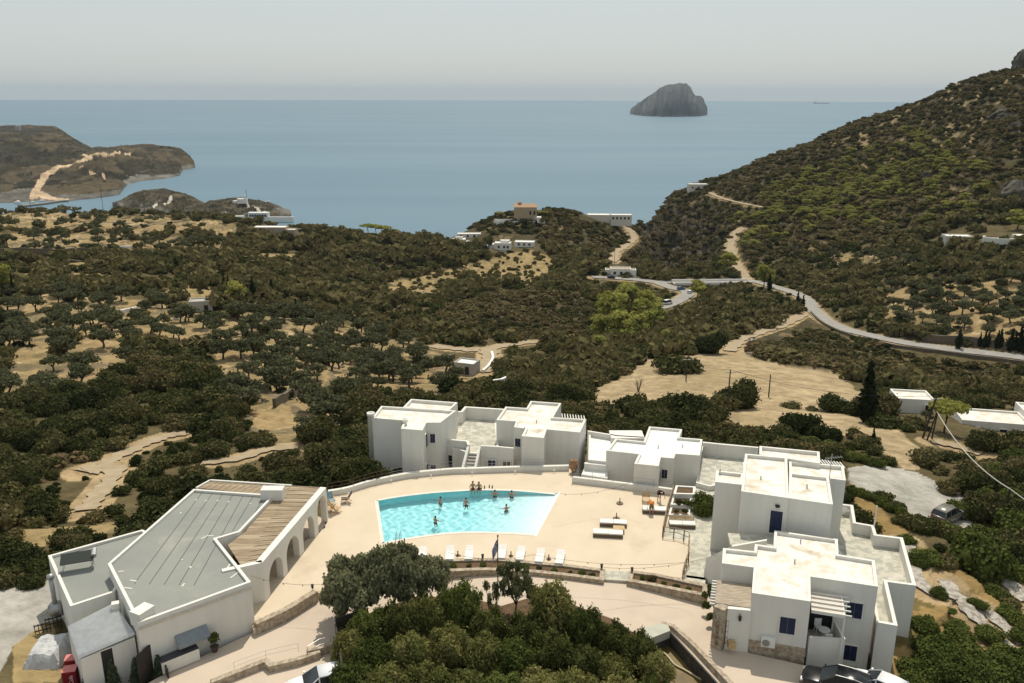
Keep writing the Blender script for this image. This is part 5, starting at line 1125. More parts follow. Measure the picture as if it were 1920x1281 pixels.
# flag
p=at_z(933.5,1112,-.1); flp=empty('flagpole',(p.x,p.y,-.2),0,'thin brown flagpole with a limp blue and white striped flag above the planter','flagpole')
m=MB(); m.tube([(0,0,0),(0,0,5.0)],0.05,8,r2=0.035); m.blob((0,0,5.05),0.08); m.build('pole',rust,flp)
import bmesh
fw_,fh_=1.5,1.0; bl=M('flag_blue',(0.02,0.07,0.25),rough=.9); wh=M('flag_white',(0.7,0.7,0.72),rough=.9)
mb=MB(); NX,NY=18,18
def fp(i,j):
    u=i/NX; v=j/NY; sx=-0.62*u*(1-.35*u)-0.04; z=4.75-1.0*v-1.05*u; return (sx*(1-.15*v),0.12*math.sin(u*9+v*2)*(0.3+u),z)
for i in range(NX):
    for j in range(NY):
        st_=int(j/NY*9); mm=bl if st_%2==0 else wh
        if i/NX<0.37 and st_<5:
            mm=bl
            if abs(i/NX-.185)<0.035 or st_==2: mm=wh
        mb.face([fp(i,j),fp(i+1,j),fp(i+1,j+1),fp(i,j+1)],mm)
mb.build('flag',None,flp)
# small lamps on planter ends and wall ends
for i,(a,b,zz) in enumerate(((1128,1066,0.4),(1185,1072,0.4),(586,1104,0.35),(905,1047,.4))):
    zz=.22 if i!=2 else zz; p=at_z(a,b,zz); m=MB(); m.lathe([(0.06,0),(0.05,0.05),(0.1,0.1),(0.1,0.32),(0.14,0.34),(0.02,0.42)],(0,0,0),8); o=m.build('garden_lamp',black); o.location=(p.x,p.y,zz); tag(o,'small black garden lamp '+('on the right end of the long curved planter','on the left end of the short planter','on the end of the thick stone wall by the olive trees','on the long planter left of the flag')[i],'lamp','black garden lamps')
# potted plant by the gate of house E
p=at_z(1371,1214,-.2); m=MB(); m.box((0,0,0.25),(0.5,0.5,0.5)); o=m.build('planter_box',woodl); o.location=(p.x,p.y,-.2); tag(o,'square wooden planter box with a thin plant beside the iron gate','planter box')
# clothes rack and bowl table on terraces
p=at_z(1571,975,ZT); r=empty('drying_rack',(p.x,p.y,ZT+.04),0.1,'folding white clothes drying rack on the terrace beside the tall house','drying rack')
m=MB(); [m.tube([(-.8+.2*k,-.3,0.95),(-.8+.2*k,.3,0.95)],0.012,4) for k in range(9)]; m.tube([(-.9,-.3,.95),(.9,-.3,.95)],.018,5); m.tube([(-.9,.3,.95),(.9,.3,.95)],.018,5)
for s in (-1,1): m.tube([(-.6,s*.3,0),(.5,s*.3,.95)],.018,5); m.tube([(.6,s*.3,0),(-.5,s*.3,.95)],.018,5)
m.build('rack_frame',M('lounger_white',(0,0,0)),r)
bt=empty('balcony_table',((b0.x+b1.x)/2+.3,b0.y+1.1,0.0),0,'small round white table with two chairs on the shaded balcony of the nearest house','table'); m=MB(); m.lathe([(0.25,0),(0.03,.05),(0.03,.7),(.42,.71),(.42,.74)],(0,0,0),16); m.build('table_top',M('lounger_white',(0,0,0)),bt)
for i in (0,1):
    r=empty('balcony_chair',((b0.x+b1.x)/2+.3-(0.1 if i else 0),b0.y+1.1+(0.75 if i else -.6),0.0),0 if i else math.pi,'white plastic chair '+('behind' if i else 'in front of')+' the round balcony table','chair'); m=MB(); m.box((0,0,.43),(.5,.48,.04)); m.build('seat',M('lounger_white',(0,0,0)),r); m=MB(); m.box((0,.25,.7),(.5,.05,.55)); m.build('backrest',M('lounger_white',(0,0,0)),r)
    for x in (-.22,.22):
        for y in (-.2,.2): m=MB(); m.box((x,y,.21),(.05,.05,.42)); m.build('leg',M('lounger_white',(0,0,0)),r)
# ---------------- mid-distance buildings, bridge, poles ----------------
def fhouse(name,label,px,py,w_,d_,h,rz=0.0,cat='house',blocks=None,wins=(),roofm=None,wallm=None,z=None,dz=0.0,par=0.3):
    p=G.cast(px,py) if z is None else at_z(px,py,z)
    while p is None: py+=2; p=G.cast(px,py)
    r=empty(name,(p.x,p.y,p.z+dz),rz,label,cat); wm_=wallm or white; rm_=roofm or roofc
    mb=MB(); rf=MB()
    for bx,by,bw,bd,bh in ([(0,0,w_,d_,h)]+list(blocks or [])):
        P=[(bx-bw/2,by-bd/2),(bx+bw/2,by-bd/2),(bx+bw/2,by+bd/2),(bx-bw/2,by+bd/2)]
        mb.prism(P,-3,bh,top=False,bot=False); mb.ring(P,0.3,bh-par,bh,outer=False); q=inset(P,.28); rf.face([(a[0],a[1],bh-par+.02) for a in q])
    mb.build('wall',wm_,r); rf.build('roof',rm_,r)
    for x,zb,ww,wh,knd,yy in wins:
        m=MB(); m.box((x,yy-0.03,zb+wh/2),(ww+.2,0.06,wh+.2)); f=m.build('door_frame' if knd=='door' else 'window_frame',wm_,r); m=MB(); m.box((x,yy-0.07,zb+wh/2),(ww,0.05,wh)); m.build('door_panel' if knd=='door' else 'pane',blue if knd!='dark' else dark,f)
    return r
tanw=M('tan_plaster',(0.42,0.34,0.25),(0.34,0.27,0.20),.6,rough=.95); greyw=M('grey_concrete',(0.42,0.39,0.34),(0.34,0.32,0.28),.8,rough=.95)
fhouse('stone_hut','small pale concrete hut with a doorway among the olives on the left hill',379,583,6.2,4.6,3.3,0.25,'hut',wins=[(1.4,0.1,1.1,2.0,'dark',-2.3)],wallm=greyw,roofm=greyw)
fhouse('stone_hut','tiny white box hut left of the concrete hut on the left hill',332,598,1.6,1.6,1.8,0.1,'hut',wallm=white)
fhouse('stone_hut','flat-roofed pale hut beside the walled lane behind the leftmost white house',876,698,5.0,4.0,2.8,-0.35,'hut',wallm=greyw,roofm=roofc,wins=[(0.8,0.1,1.0,1.9,'dark',-2.0)])
fhouse('farm_building','long low building with a white flat roof on the seaward crest at the left',509,440,17,7,4.2,0.0,'building',wallm=tanw,roofm=roofc,blocks=[(11,-1,5,5,3)])
fhouse('white_house','white house with several roof boxes, left of the chapel hill group',858,461,9,6,4,0.1,blocks=[(-5,0,4,5,3),(4.5,-1,4,4,2.8),(1,1,4,3,5)],wins=[(x,0.8,1.1,1.5,'dark',-3) for x in (-3,0,3)])
fhouse('white_house','long low white house just behind the one with roof boxes',880,446,14,5,2.8,0.05,wins=[(x,0.8,1.2,1.5,'dark',-3) for x in (-5,-1,3)])
fhouse('white_house','bright white house on the valley crest, right of the parked truck',943,468,9,6,4.0,-0.1,blocks=[(1,2,5,4,5),(-4,1,4,5,3)],wins=[(x,1.2,1.1,1.3,'dark',-3) for x in (-2,1,3)])
fhouse('white_house','low white house with a bluish sloping roof at the right of the crest group',984,462,11,6,2.8,-0.15,wins=[(x,0.8,1.1,1.2,'dark',-3) for x in (-3,0,3)])
fhouse('white_building','long white building with many windows at the end of the hilltop track',1122,413,15,8,4.0,-0.05,'building',blocks=[(15,-3,14,7,4.4)],wins=[(9.5+2.6*k,1.4,1.2,1.6,'dark',-6.5) for k in range(5)],wallm=M('cream_plaster',(0.62,0.58,0.50),rough=.95))
fhouse('white_house','white house with orange-brown roof edge beside the road end in the valley',1163,516,10,6,3.6,-0.05,blocks=[(-5.5,1,4,5,2.8),(6,-1,3,5,3.2)],wins=[(x,0.8,1.2,1.4,'dark',-3) for x in (-3,0.2,3)],roofm=tanw)
fhouse('white_house','small white building on the ridge of the right hill above the sea',1308,356,16,8,4.6,0.0,wins=[(x,1.2,1.2,1.4,'dark',-4) for x in (-5,0,5)],wallm=M('cream_plaster',(0,0,0)))
# chapel on the hill
p=G.cast(985,412); ch=empty('hilltop_chapel',(p.x,p.y,p.z),0.0,'ochre chapel with an orange tiled roof and small dome on the hilltop','chapel')
m=MB(); m.box((0,0,3.5),(14,8,9)); m.build('wall',M('ochre_plaster',(0.46,0.36,0.24),(0.40,0.31,0.2),.7,rough=.95),ch)
til=M('orange_tile',(0.42,0.28,0.17),(0.34,0.22,0.13),2,rough=.9); m=MB()
v=[(-7.3,-4.3,8),(7.3,-4.3,8),(7.3,4.3,8),(-7.3,4.3,8),(-7.3,0,9.9),(7.3,0,9.9)]; m.add(v,[(0,1,5,4),(2,3,4,5),(3,0,4),(1,2,5),(0,3,2,1)]); rf_=m.build('roof',til,ch)
m=MB(); m.lathe([(1.4,0),(1.4,1.2),(1.2,1.7),(0.7,2.2),(0.1,2.45)],(-3.5,0,8.8),14); m.build('dome',til,rf_,True)
for x in (3,5.5): m=MB(); m.box((x,-4.03,4.6),(1.1,.1,2.4)); m.build('window',dark,ch)
m=MB(); m.box((7.8,-2.5,0.3),(4,5,3.4)); m.build('side_annex',white,ch)
m=MB(); m.box((-13,-4,-.6),(13,.6,2.6)); m.box((-3,-7.5,-1.0),(30,.6,2.2)); o=m.build('terrace_wall',white,ch)
# right side: houses, curved retaining wall
fhouse('low_building','low pale building beside the track on the dark hillside at the right',1793,452,11,6,2.6,-0.1,'building',wallm=M('cream_plaster',(0,0,0)),roofm=roofc,wins=[(x,0.6,1.2,1.6,'dark',-3.5) for x in (-3,0,3)])
p=G.cast(1885,452); cw=empty('curved_terrace',(p.x,p.y,p.z),0,'curved white-walled terrace on the hillside at the right edge','terrace')
m=MB(); arc=[(8*math.cos(t)-1,5*math.sin(t),0) for t in np.linspace(math.pi*0.75,math.pi*1.9,20)]; m.path(arc,0.4,-3,1.6); m.build('curved_wall',white,cw); m=MB(); m.prism([(a[0],a[1]) for a in arc]+[(8,4)],-3,0.8); m.build('terrace_floor',asph,cw); m=MB(); m.box((9,2,1),(9,4,2.4)); m.build('wall',white,cw)
zr_=-13.5
fhouse('white_house','white roofed building behind the umbrella pine on the right',1706,770,6.0,5,3.0,-0.15,wins=[(2,0.4,1.2,1.8,'dark',-3)],roofm=roofw,z=-15.5)
fhouse('white_house','long low white house with curved forecourt wall at the right edge',1852,812,10,6,3.0,-0.22,blocks=[(8,1.5,6,7,4.0),(8,-3.6,5,4,2.6)],wins=[(x,0.8,1.0,1.3,'dark',-3.5) for x in (-3,1,4)],roofm=roofw,z=-15.5)
# bridge
ba,bb=at_z(1262,531,-48.6),at_z(1405,530,-48.6); m=MB()
m.wall(ba,bb,7.0,-49.3,-48.5,greyw); 
bd=link('bridge',m.mesh('bridge',greyw)); tag(bd,'long flat concrete road bridge across the mouth of the gorge','bridge')
dirx=(bb-ba).normalized(); nrm=Vector((-dirx.y,dirx.x,0))
for sgn in (-1,1): m=MB(); m.wall(ba+nrm*3.4*sgn,bb+nrm*3.4*sgn,0.3,-48.4,-47.5); m.build('parapet',roofc,bd)
m=MB(); L_=(bb-ba).length; ars=[(L_*(0.2+0.3*k),L_*0.2,-56.5) for k in range(3)]
m=MB(); arched(m,ba-nrm*3.2,bb-nrm*3.2,-62,-49.3,6.4,[(c,w2,-56.5) for c,w2,_ in ars],1); m.build('arch_wall',M('bridge_stone',(0.14,0.12,0.10),(0.09,0.08,0.065),.8,rough=1),bd)
# road retaining walls
def dwall(px,h,t,lab,mat=None,name='stone_wall',dz=0.0):
    P=[G.cast(a,b) for a,b in px]; P=[p for p in P if p is not None]
    P=cr(P,4); P=[Vector((p.x,p.y,float(G.h(p.x,p.y)))) for p in P]
    m=MB(); m.path([(p.x,p.y,p.z) for p in P],t,-1.5,h); return tag(m.build(name,mat or M('terrace_stone',(0.17,0.14,0.10),(0.11,0.09,0.065),2,rough=1)),lab,'wall')
dwall([(1925,684),(1860,675),(1780,666),(1700,655),(1640,642),(1590,630),(1545,610),(1520,588)],0.9,0.6,'low dark wall along the near side of the curving asphalt road')
dwall([(1925,662),(1860,653),(1780,644),(1730,640)],2.4,0.8,'high stone retaining wall on the far side of the road at the right edge')
for pts,h,lab in (([(0,478),(80,478),(160,477),(270,479)],2.6,'long dark terrace wall across the upper left hill'),([(0,489),(100,490),(190,494)],1.2,'second lower terrace wall on the upper left hill'),([(560,600),(600,604),(640,607)],0.7,'pale low field wall at the top of the sandy grove'),
  ([(227,588),(250,583),(270,579)],0.9,'short pale wall left of the white box hut'),([(810,772),(850,752),(880,742),(940,722),(1000,700)],1.4,'straight terrace wall rising right behind the leftmost white house'),([(725,668),(745,662),(770,655),(775,650)],1.0,'short terrace wall left of the round dark tree'),
  ([(815,684),(835,678),(852,672)],1.3,'stone wall between the valley hut and the round dark tree'),([(515,765),(540,750),(560,738),(590,722)],1.6,'dark terrace wall diagonal through the lower sandy grove'),([(120,470),(160,468),(250,466)],0.8,'broken pale terrace wall on the top left field'),([(480,455),(560,458),(640,462)],0.8,'terrace wall below the long low building'),([(922,664),(924,676),(916,690),(906,700)],0.8,'white low wall on the right side of the valley lane')):
    dwall(pts,h,0.6,lab,roofc if 'white' in lab or 'pale' in lab else None)
# poles and wires
def pole(px,py,ytop,lab,cross=True,r=0.13,lean=0,z=None):
    p=base(px,py,z); d=math.hypot(p.y,CAMZ-p.z); h=(py-ytop)*d/FPX*1.03; m=MB(); m.tube([(0,0,-.5),(lean,0,h)],r,6,r2=r*.7)
    o=m.build('utility_pole',M('dark_pole_wood',(0.05,0.04,0.03),rough=.9)); o.location=p; tag(o,lab,'pole')
    if cross: m=MB(); m.box((lean,0,h-.5),(1.6,.12,.12)); m.build('crossarm',grey,o)
    return Vector((p.x+lean,p.y,p.z+h))
def base(px,py,z=None):
    if z is not None: return at_z(px,py,z)
    p=G.cast(px,py)
    while p is None and py<700: py+=2; p=G.cast(px,py)
    return p if p is not None else at_z(px,py,-6)
q1=pole(1363,776,692,'utility pole in the middle of the bare field edge'); q2=pole(1286,715,670,'utility pole at the far side of the bare field'); q3=pole(1441,745,702,'short utility pole right of the taller one on the field',False)
q4=pole(1729,822,741,'leaning dark utility pole left of the umbrella pine',lean=1.2,r=.16); q5=pole(1737,826,772,'left leg of the paired dark poles beside the umbrella pine',False,lean=.9); q6=pole(1746,826,775,'right leg of the paired dark poles beside the umbrella pine',False,lean=.3); q7=pole(1883,975,915,'dark utility pole among the trees at the right edge',False,r=.15)
pole(61,412,372,'utility pole on the crest at the far left'); qc=pole(195,405,350,'tall utility pole on the crest of the left hill'); pole(272,402,365,'utility pole on the crest in front of the rocky islet')
for px,py,yt,lab in ((1152,494,462,'utility pole left of the valley house by the road end'),(1098,498,465,'utility pole among the olives in the middle valley'),(1645,552,505,'lamp post above the olive grove on the right'),(1617,500,470,'thin pole on the right hillside above the grove'),(1133,520,478,'utility pole beside the white valley house')): pole(px,py,yt,lab,r=.12)
def wire(a,b,sag,lab,r=.03,mat=black):
    P=[a.lerp(b,k/16)-Vector((0,0,sag*4*(k/16)*(1-k/16))) for k in range(17)]; m=MB(); m.tube(P,r,4); tag(m.build('cable',mat),lab,'cable')
wm2=M('pale_cable',(0.45,0.42,0.36),rough=.6)
wire(q5,q7,1.2,'thick pale cable sagging from the paired poles down to the pole at the right edge',.07,wm2); wire(q7,Vector((q7.x+9,q7.y-14,q7.z-4)),.5,'pale cable continuing from the right-edge pole out of the picture',.07,wm2); wire(q2,q1,.8,'thin cable over the bare field between two poles',.025); wire(q1,q3,.5,'short thin cable to the low pole on the field',.025)
wire(q1,q4,1.5,'thin cable from the field pole to the leaning pole',.025)
# things on the headland and islet
def far(name,px,py,F,builder,lab,cat):
    p=F.cast(px,py,700,4500)
    while p is None: py+=1; p=F.cast(px,py,700,4500)
    m=MB(); builder(m); o=m.build(name,None if m.mats else roofc); o.location=p; return tag(o,lab,cat)
far('ruined_tower',34,245,HL,lambda m:(m.box((0,0,5),(14,9,14),0,greyw),m.box((-4,0,13),(4,7,3),0,greyw)),'squat dark ruined tower on top of the far left headland','tower')
far('signal_mast',228,283,HL,lambda m:m.tube([(0,0,0),(0,0,14)],.4,5,black),'thin mast on the saddle of the headland','mast')
far('white_church',455,381,IS,lambda m:(m.box((0,0,2),(12,7,6),0,roofc),m.box((4,0,7),(3,3,5),0,roofc),m.box((-9,0,1),(6,5,3),0,roofc)),'small white seaside chapel with a bell tower on top of the islet','chapel')
far('mast',455,381,IS,lambda m:m.tube([(5.5,0,0),(5.5,0,16)],.3,5,black),'slim mast next to the white chapel on the islet','mast')
p=at_z(492,409,SEA+2); o=fhouse('white_building','long white seafront building below the islet chapel',486,409,24,9,7,0.0,'building',blocks=[(28,-6,30,4,2.5)],wins=[(-9+3*k,2,2.4,3,'dark',-4.5) for k in range(7)],z=SEA+4)
for px,py,lab in ((300,408,'small white house at the foot of the islet, left'),(378,409,'small white house at the foot of the islet, middle'),(395,411,'tiny white shed at the foot of the islet'),(450,411,'white cottage left of the long seafront building')):
    fhouse('white_cottage',lab,px,py,9,6,4,0.1,'cottage',z=SEA+3)
# breakwater and boats of the little harbour
m=MB(); P=[at_z(a,b,SEA) for a,b in ((128,378),(110,379.5),(80,384),(55,387),(40,388.5))]; m.path([(p.x,p.y,SEA) for p in cr(P,4)],8,-2,2.2); tag(m.build('breakwater',M('breakwater_rock',(0.16,0.14,0.12),(0.24,0.21,0.18),.3,rough=1)),'dark rock breakwater of the small harbour at the far left','breakwater')
def boat(px,py,L_,rz,lab):
    p=at_z(px,py,SEA); r=empty('boat',(p.x,p.y,SEA),rz,lab,'boat'); m=MB(); h=L_*.13; w_=L_*.16
    v=[(-L_/2,-w_,h),(L_*.2,-w_,h*1.1),(L_/2,0,h*1.4),(L_*.2,w_,h*1.1),(-L_/2,w_,h),(-L_/2,-w_*.7,-.3),(L_*.2,-w_*.7,-.3),(L_*.42,0,-.3),(L_*.2,w_*.7,-.3),(-L_/2,w_*.7,-.3)]
    m.add(v,[(0,1,6,5),(1,2,7,6),(2,3,8,7),(3,4,9,8),(4,0,5,9),(4,3,2,1,0)]); m.build('hull',roofc,r); m=MB(); m.box((-L_*.05,0,h+L_*.06),(L_*.3,w_*1.2,L_*.14)); m.build('cabin',roofc,r); return r
for px,py,L_,lab in ((35,382,16,'largest white boat moored just left of the breakwater tip'),(62,381,10,'white boat moored behind the breakwater, left of two'),(78,378,10,'white boat moored behind the breakwater, right of two'),(92,375,9,'small white boat near the root of the breakwater'),(32,374,8,'small white boat on the left quay, left'),(45,371,8,'small white boat on the left quay, right'),(503,379,8,'tiny boat on the open water right of the islet chapel')): boat(px,py,L_,px*.7,lab)
p=at_z(1540,194.5,SEA); r=empty('cargo_ship',(p.x,p.y,SEA),0.0,'faint long cargo ship near the horizon at the right','ship')
k=p.y/FPX; m=MB(); m.box((0,0,k*0.6),(k*28,k*2,k*1.6)); m.build('hull',M('ship_hull',(0.12,0.13,0.15),rough=.7),r); m=MB(); m.box((-k*11.5,0,k*2.4),(k*2.5,k*1.6,k*2.2)); m.build('bridge_house',greyw,r)
# ---------------- cars ----------------
def loft(m,st,mat,cap=True):
    n=len(st[0]); k0=len(m.v); vs=[q for s in st for q in s]; fs=[]
    for i in range(len(st)-1):
        for j in range(n): fs.append((i*n+j,i*n+(j+1)%n,(i+1)*n+(j+1)%n,(i+1)*n+j))
    if cap: fs+= [tuple(range(n-1,-1,-1)),tuple(range((len(st)-1)*n,len(st)*n))]
    m.add(vs,fs,mat)
def car(name,label,loc,rz,col,kind='hatch',sc=1.0,rails=False,detail=True,group=None):
    r=empty(name,loc,rz,label,'car',group); r.scale=(sc,sc,sc); paint_=M('car_paint_'+col[0],col[1],rough=0.25,spec=.6,metal=col[2] if len(col)>2 else 0.0)
    # body sections along x (front = +x): x, bottom z, belt z, half width
    sec={'hatch':[(-1.98,.45,.80,.62),(-1.93,.30,.95,.76),(-1.3,.22,.97,.85),(0.2,.22,.95,.87),(1.1,.22,.90,.86),(1.7,.26,.78,.80),(1.98,.38,.62,.62)],'suv':[(-2.2,.5,.95,.66),(-2.15,.34,1.08,.82),(-1.4,.28,1.10,.90),(0.3,.28,1.08,.92),(1.2,.28,1.04,.91),(1.95,.32,.95,.85),(2.2,.45,.78,.66)]}['hatch' if kind=='hatch' else 'suv']
    m=MB(); loft(m,[[(x,-w_*.96,zb),(x,-w_,(zb+zt)/2),(x,-w_*.9,zt),(x,w_*.9,zt),(x,w_,(zb+zt)/2),(x,w_*.96,zb)] for x,zb,zt,w_ in sec],paint_); m.build('body',paint_,r,True,bevel=.03)
    cab={'hatch':[(-1.85,.93,.96,.74,.72),(-1.5,.93,1.38,.76,.62),(-0.9,.93,1.47,.77,.62),(0.1,.93,1.46,.77,.61),(0.95,.92,.96,.78,.74)],'suv':[(-2.1,1.06,1.12,.80,.78),(-1.85,1.06,1.60,.82,.68),(-1.0,1.06,1.70,.83,.68),(0.1,1.06,1.68,.83,.67),(1.05,1.03,1.06,.84,.80)],'van':[(-2.15,1.06,1.6,.82,.8),(-2.1,1.06,2.0,.82,.76),(-1.0,1.06,2.05,.83,.76),(0.8,1.06,2.0,.83,.74),(1.6,1.0,1.05,.84,.80)]}[kind if kind!='hatch' else 'hatch']
    m=MB(); loft(m,[[(x,-wb,zb),(x,-wt,zt),(x,wt,zt),(x,wb,zb)] for x,zb,zt,wb,wt in cab],glass); m.build('window_glass',glass,r)
    c=cab; m=MB(); loft(m,[[(x,-wt-.015,zt-.03),(x,-wt*.93,zt+.03),(x,wt*.93,zt+.03),(x,wt+.015,zt-.03)] for x,zb,zt,wb,wt in c[1:4]],paint_); rf=m.build('roof',paint_,r,True)
    if rails:
        for s in (-1,1): m=MB(); m.tube([(c[1][0],s*.6,c[1][2]+.08),(c[2][0],s*.6,c[2][2]+.1),(c[3][0],s*.6,c[3][2]+.08)],.025,5); m.build('roof_rail',grey,rf)
    if kind!='x' and detail:
        for i in range(1,4):
            x,zb,zt,wb,wt=c[i]
            for s in (-1,1): m=MB(); m.face([(x-.05,s*(wb+.012),zb),(x+.05,s*(wb+.012),zb),(x+.04,s*(wt+.012),zt),(x-.04,s*(wt+.012),zt)]); m.build('pillar',paint_,r)
        for s in (-1,1):
            for a,b in ((c[3],c[4]),(c[1],c[0])): m=MB(); m.tube([(a[0],s*a[4],a[2]),(b[0],s*b[3],b[2])],.035,4); m.build('pillar',paint_,r)
    wr=.32 if kind=='hatch' else .36
    for x in (sec[-1][0]*.66,sec[0][0]*.62):
        for s in (-1,1):
            m=MB(); y0=s*(sec[3][3]-.16); y1=s*(sec[3][3]+.02); m.tube([(x,y0,wr),(x,y1,wr)],wr,16,M('tyre_rubber',(0.015,0.015,0.015),rough=.9)); wh_=m.build('wheel',None,r)
            m=MB(); m.tube([(x,y1,wr),(x,y1+s*.015,wr)],wr*.62,12,grey); m.build('rim',None,wh_)
    for s in (-1,1):
        m=MB(); m.box((sec[-1][0]-.12,s*.58,sec[-1][2]-.02),(.25,.3,.14)); m.build('headlight',M('lamp_glass',(.7,.72,.74),rough=.1),r)
        m=MB(); m.box((sec[0][0]+.03,s*.66,sec[0][2]-.05),(.08,.16,.28)); m.build('taillight',M('tail_red',(.35,.02,.02),rough=.2),r)
        m=MB(); m.box((c[4][0]-.15,s*(sec[3][3]+.1),c[4][1]+.08),(.12,.18,.13)); m.build('mirror',paint_,r)
    m=MB(); m.box((sec[-1][0]-.02,0,.42),(.12,1.1,.14)); m.build('grille',black,r); m=MB(); m.box((sec[0][0]-.0,0,.55),(.04,.5,.12)); m.build('number_plate',roofc,r)
    return r
BLK=('black',(0.012,0.013,0.015),.2); WHT=('white',(.72,.73,.74)); SIL=('champagne',(.24,.22,.18),.4); BLU=('blue',(.05,.09,.2),.2)
a=at_z(1572,1260,0.9); car('parked_car','black estate car with grey roof rails parked nose-in below the nearest house balcony',(a.x,a.y,-.72),R(152),BLK,'suv',rails=True)
a=at_z(1650,1260,0.9); car('parked_car','white hatchback parked beside the black car at the bottom edge',(a.x+.1,a.y,-.85),R(140),WHT,'hatch')
a=at_z(1779,958,-5.6); car('parked_car','champagne-coloured people carrier with its tailgate to the camera on the gravel lot',(a.x,a.y,float(G.h(a.x,a.y))+.02),R(35),SIL,'suv')
a=at_z(600,1274,0.3); car('parked_car','white car shaded by the trees at the bottom left of the thicket',(a.x,a.y,-.75),R(200),WHT,'suv')
def gcar(px,py,rz,colr,kind,lab):
    p=G.cast(px,py); car('parked_car',lab,(p.x,p.y,p.z+.25),rz,colr,kind,detail=False)
gcar(1583,768,R(20),('paleblue',(.25,.33,.42)),'hatch','pale blue car on the dirt just left of the tall cypress')
gcar(1252,572,R(35),WHT,'van','white van on the road bend left of the bridge'); gcar(1294,551,R(60),WHT,'hatch','small white car parked under the bright pine by the bridge'); gcar(1277,545,R(20),BLU,'hatch','small dark blue car parked at the start of the bridge')
gcar(1146,523,R(5),BLK,'hatch','left dark car in front of the white valley house'); gcar(1180,521,R(5),BLK,'hatch','right dark car in front of the white valley house'); gcar(914,467,R(80),BLU,'van','dark truck with a bluish cab between the white crest houses')
# ---------------- people ----------------
skin=M('tanned_skin',(0.46,0.27,0.17),(0.40,0.22,0.14),8,rough=.6); hairm=M('dark_hair',(0.02,0.014,0.01),rough=.8)
def person(label,loc,rz,J,shirt=None,shorts=('navy_shorts',(0.02,0.025,0.04)),hair=hairm,cap=None,cat='person'):
    """J: joints in metres relative to loc, facing -Y: pelvis, chest, neck, head, and L/R elbow, wrist, knee, ankle"""
    r=empty('person',loc,rz,label,cat); pel,che,nek,hed=[Vector(J[k]) for k in ('pelvis','chest','neck','head')]
    up=(che-pel).normalized(); right=Vector(J.get('right',(1,0,0)))
    V=[pel,pel.lerp(che,.5),che,nek,hed-(hed-nek)*.25,hed,hed+(hed-nek).normalized()*.07]; rad=[(.15,.12),(.125,.10),(.165,.115),(.055,.055),(.075,.085),(.085,.10),(.06,.07)]; E_=[(0,1),(1,2),(2,3),(3,4),(4,5),(5,6)]
    def add(p,rd,par): V.append(Vector(p)); rad.append(rd if hasattr(rd,'__len__') else (rd,rd)); E_.append((par,len(V)-1)); return len(V)-1
    for s,k in ((-1,'L'),(1,'R')):
        sh=add(che+right*s*.19+up*.03,.06,2); el=add(J['elbow'+k],.042,sh); wr=add(J['wrist'+k],.03,el)
        d=(Vector(J['wrist'+k])-Vector(J['elbow'+k])).normalized(); sd_=d.orthogonal().normalized(); pm=add(Vector(J['wrist'+k])+d*.05,(.036,.02),wr)
        for q,(o_,l_) in enumerate(((-.03,.075),(-.01,.085),(.01,.08),(.03,.065))): f1=add(V[pm]+d*.045+sd_*o_,.009,pm); add(V[f1]+d*l_*.6+Vector((0,0,-.015)),.008,f1)
        th=add(V[wr]+d*.02+sd_*.045,.011,wr); add(V[th]+d*.04+sd_*.015,.009,th)
        hp=add(pel+right*s*.1-up*.04,(.10,.10),0); kn=add(J['knee'+k],.062,hp); an=add(J['ankle'+k],.042,kn); fd=Vector(J.get('toe'+k,Vector(J['ankle'+k])+Vector((0,-.17,-.05)))); add(fd,.035,an)
    me=bpy.data.meshes.new('body'); me.from_pydata([tuple(v) for v in V],E_,[]); me.materials.append(skin); o=link('body',me,r); mo=o.modifiers.new('skin','SKIN')
    for i,sv in enumerate(me.skin_vertices[0].data): sv.radius=rad[i]; sv.use_root=(i==0)
    mo.use_smooth_shade=True; o.modifiers.new('sub','SUBSURF').levels=1; o.modifiers['sub'].render_levels=2
    hd=(hed-nek).normalized(); fwd=Vector(J.get('face',(0,-1,0))); m=MB(); c_=hed+hd*.045-fwd*.02; m.blob(tuple(c_),(.092,.105,.095),12,8); m.build('hair' if not cap else 'cap',hair if not cap else M(cap[0],cap[1],rough=.9),r,True)
    rt=fwd.cross(hd).normalized(); m=MB(); f0=hed-hd*.02+fwd*.10
    m.tube([f0+hd*.015,f0-hd*.015+fwd*.015],.012,5,skin); m.blob(tuple(f0-hd*.045),(.022,.01,.008),6,4,M('lips',(.25,.09,.07),rough=.6))
    for s in (-1,1): m.blob(tuple(f0+hd*.02+rt*s*.032-fwd*.006),(.011,.008,.008),6,4,dark); m.blob(tuple(hed-hd*.02+rt*s*.088),(.015,.02,.03),6,4,skin)
    m.build('face',None,r)
    if shorts:
        m=MB(); m.tube([pel-up*.06,pel+up*.10],[.165,.15],12)
        for s,k in ((-1,'L'),(1,'R')): hp=pel+right*s*.1-up*.04; kn=Vector(J['knee'+k]); m.tube([hp+(hp-kn)*.05,hp.lerp(kn,.62)],[.115,.10],10)
        m.build('shorts',M(shorts[0],shorts[1],rough=.9),r,True)
    if shirt:
        m=MB(); m.tube([pel+up*.04,pel.lerp(che,.5),che,che+up*.09],[.17,.165,.185,.10],14)
        for s,k in ((-1,'L'),(1,'R')): sh=che+right*s*.19+up*.03; el=Vector(J['elbow'+k]); m.tube([sh-right*s*.06,sh,sh.lerp(el,.7)],[.07,.085,.062],10)
        m.build('shirt',M(shirt[0],shirt[1],rough=.95),r,True)
    return r
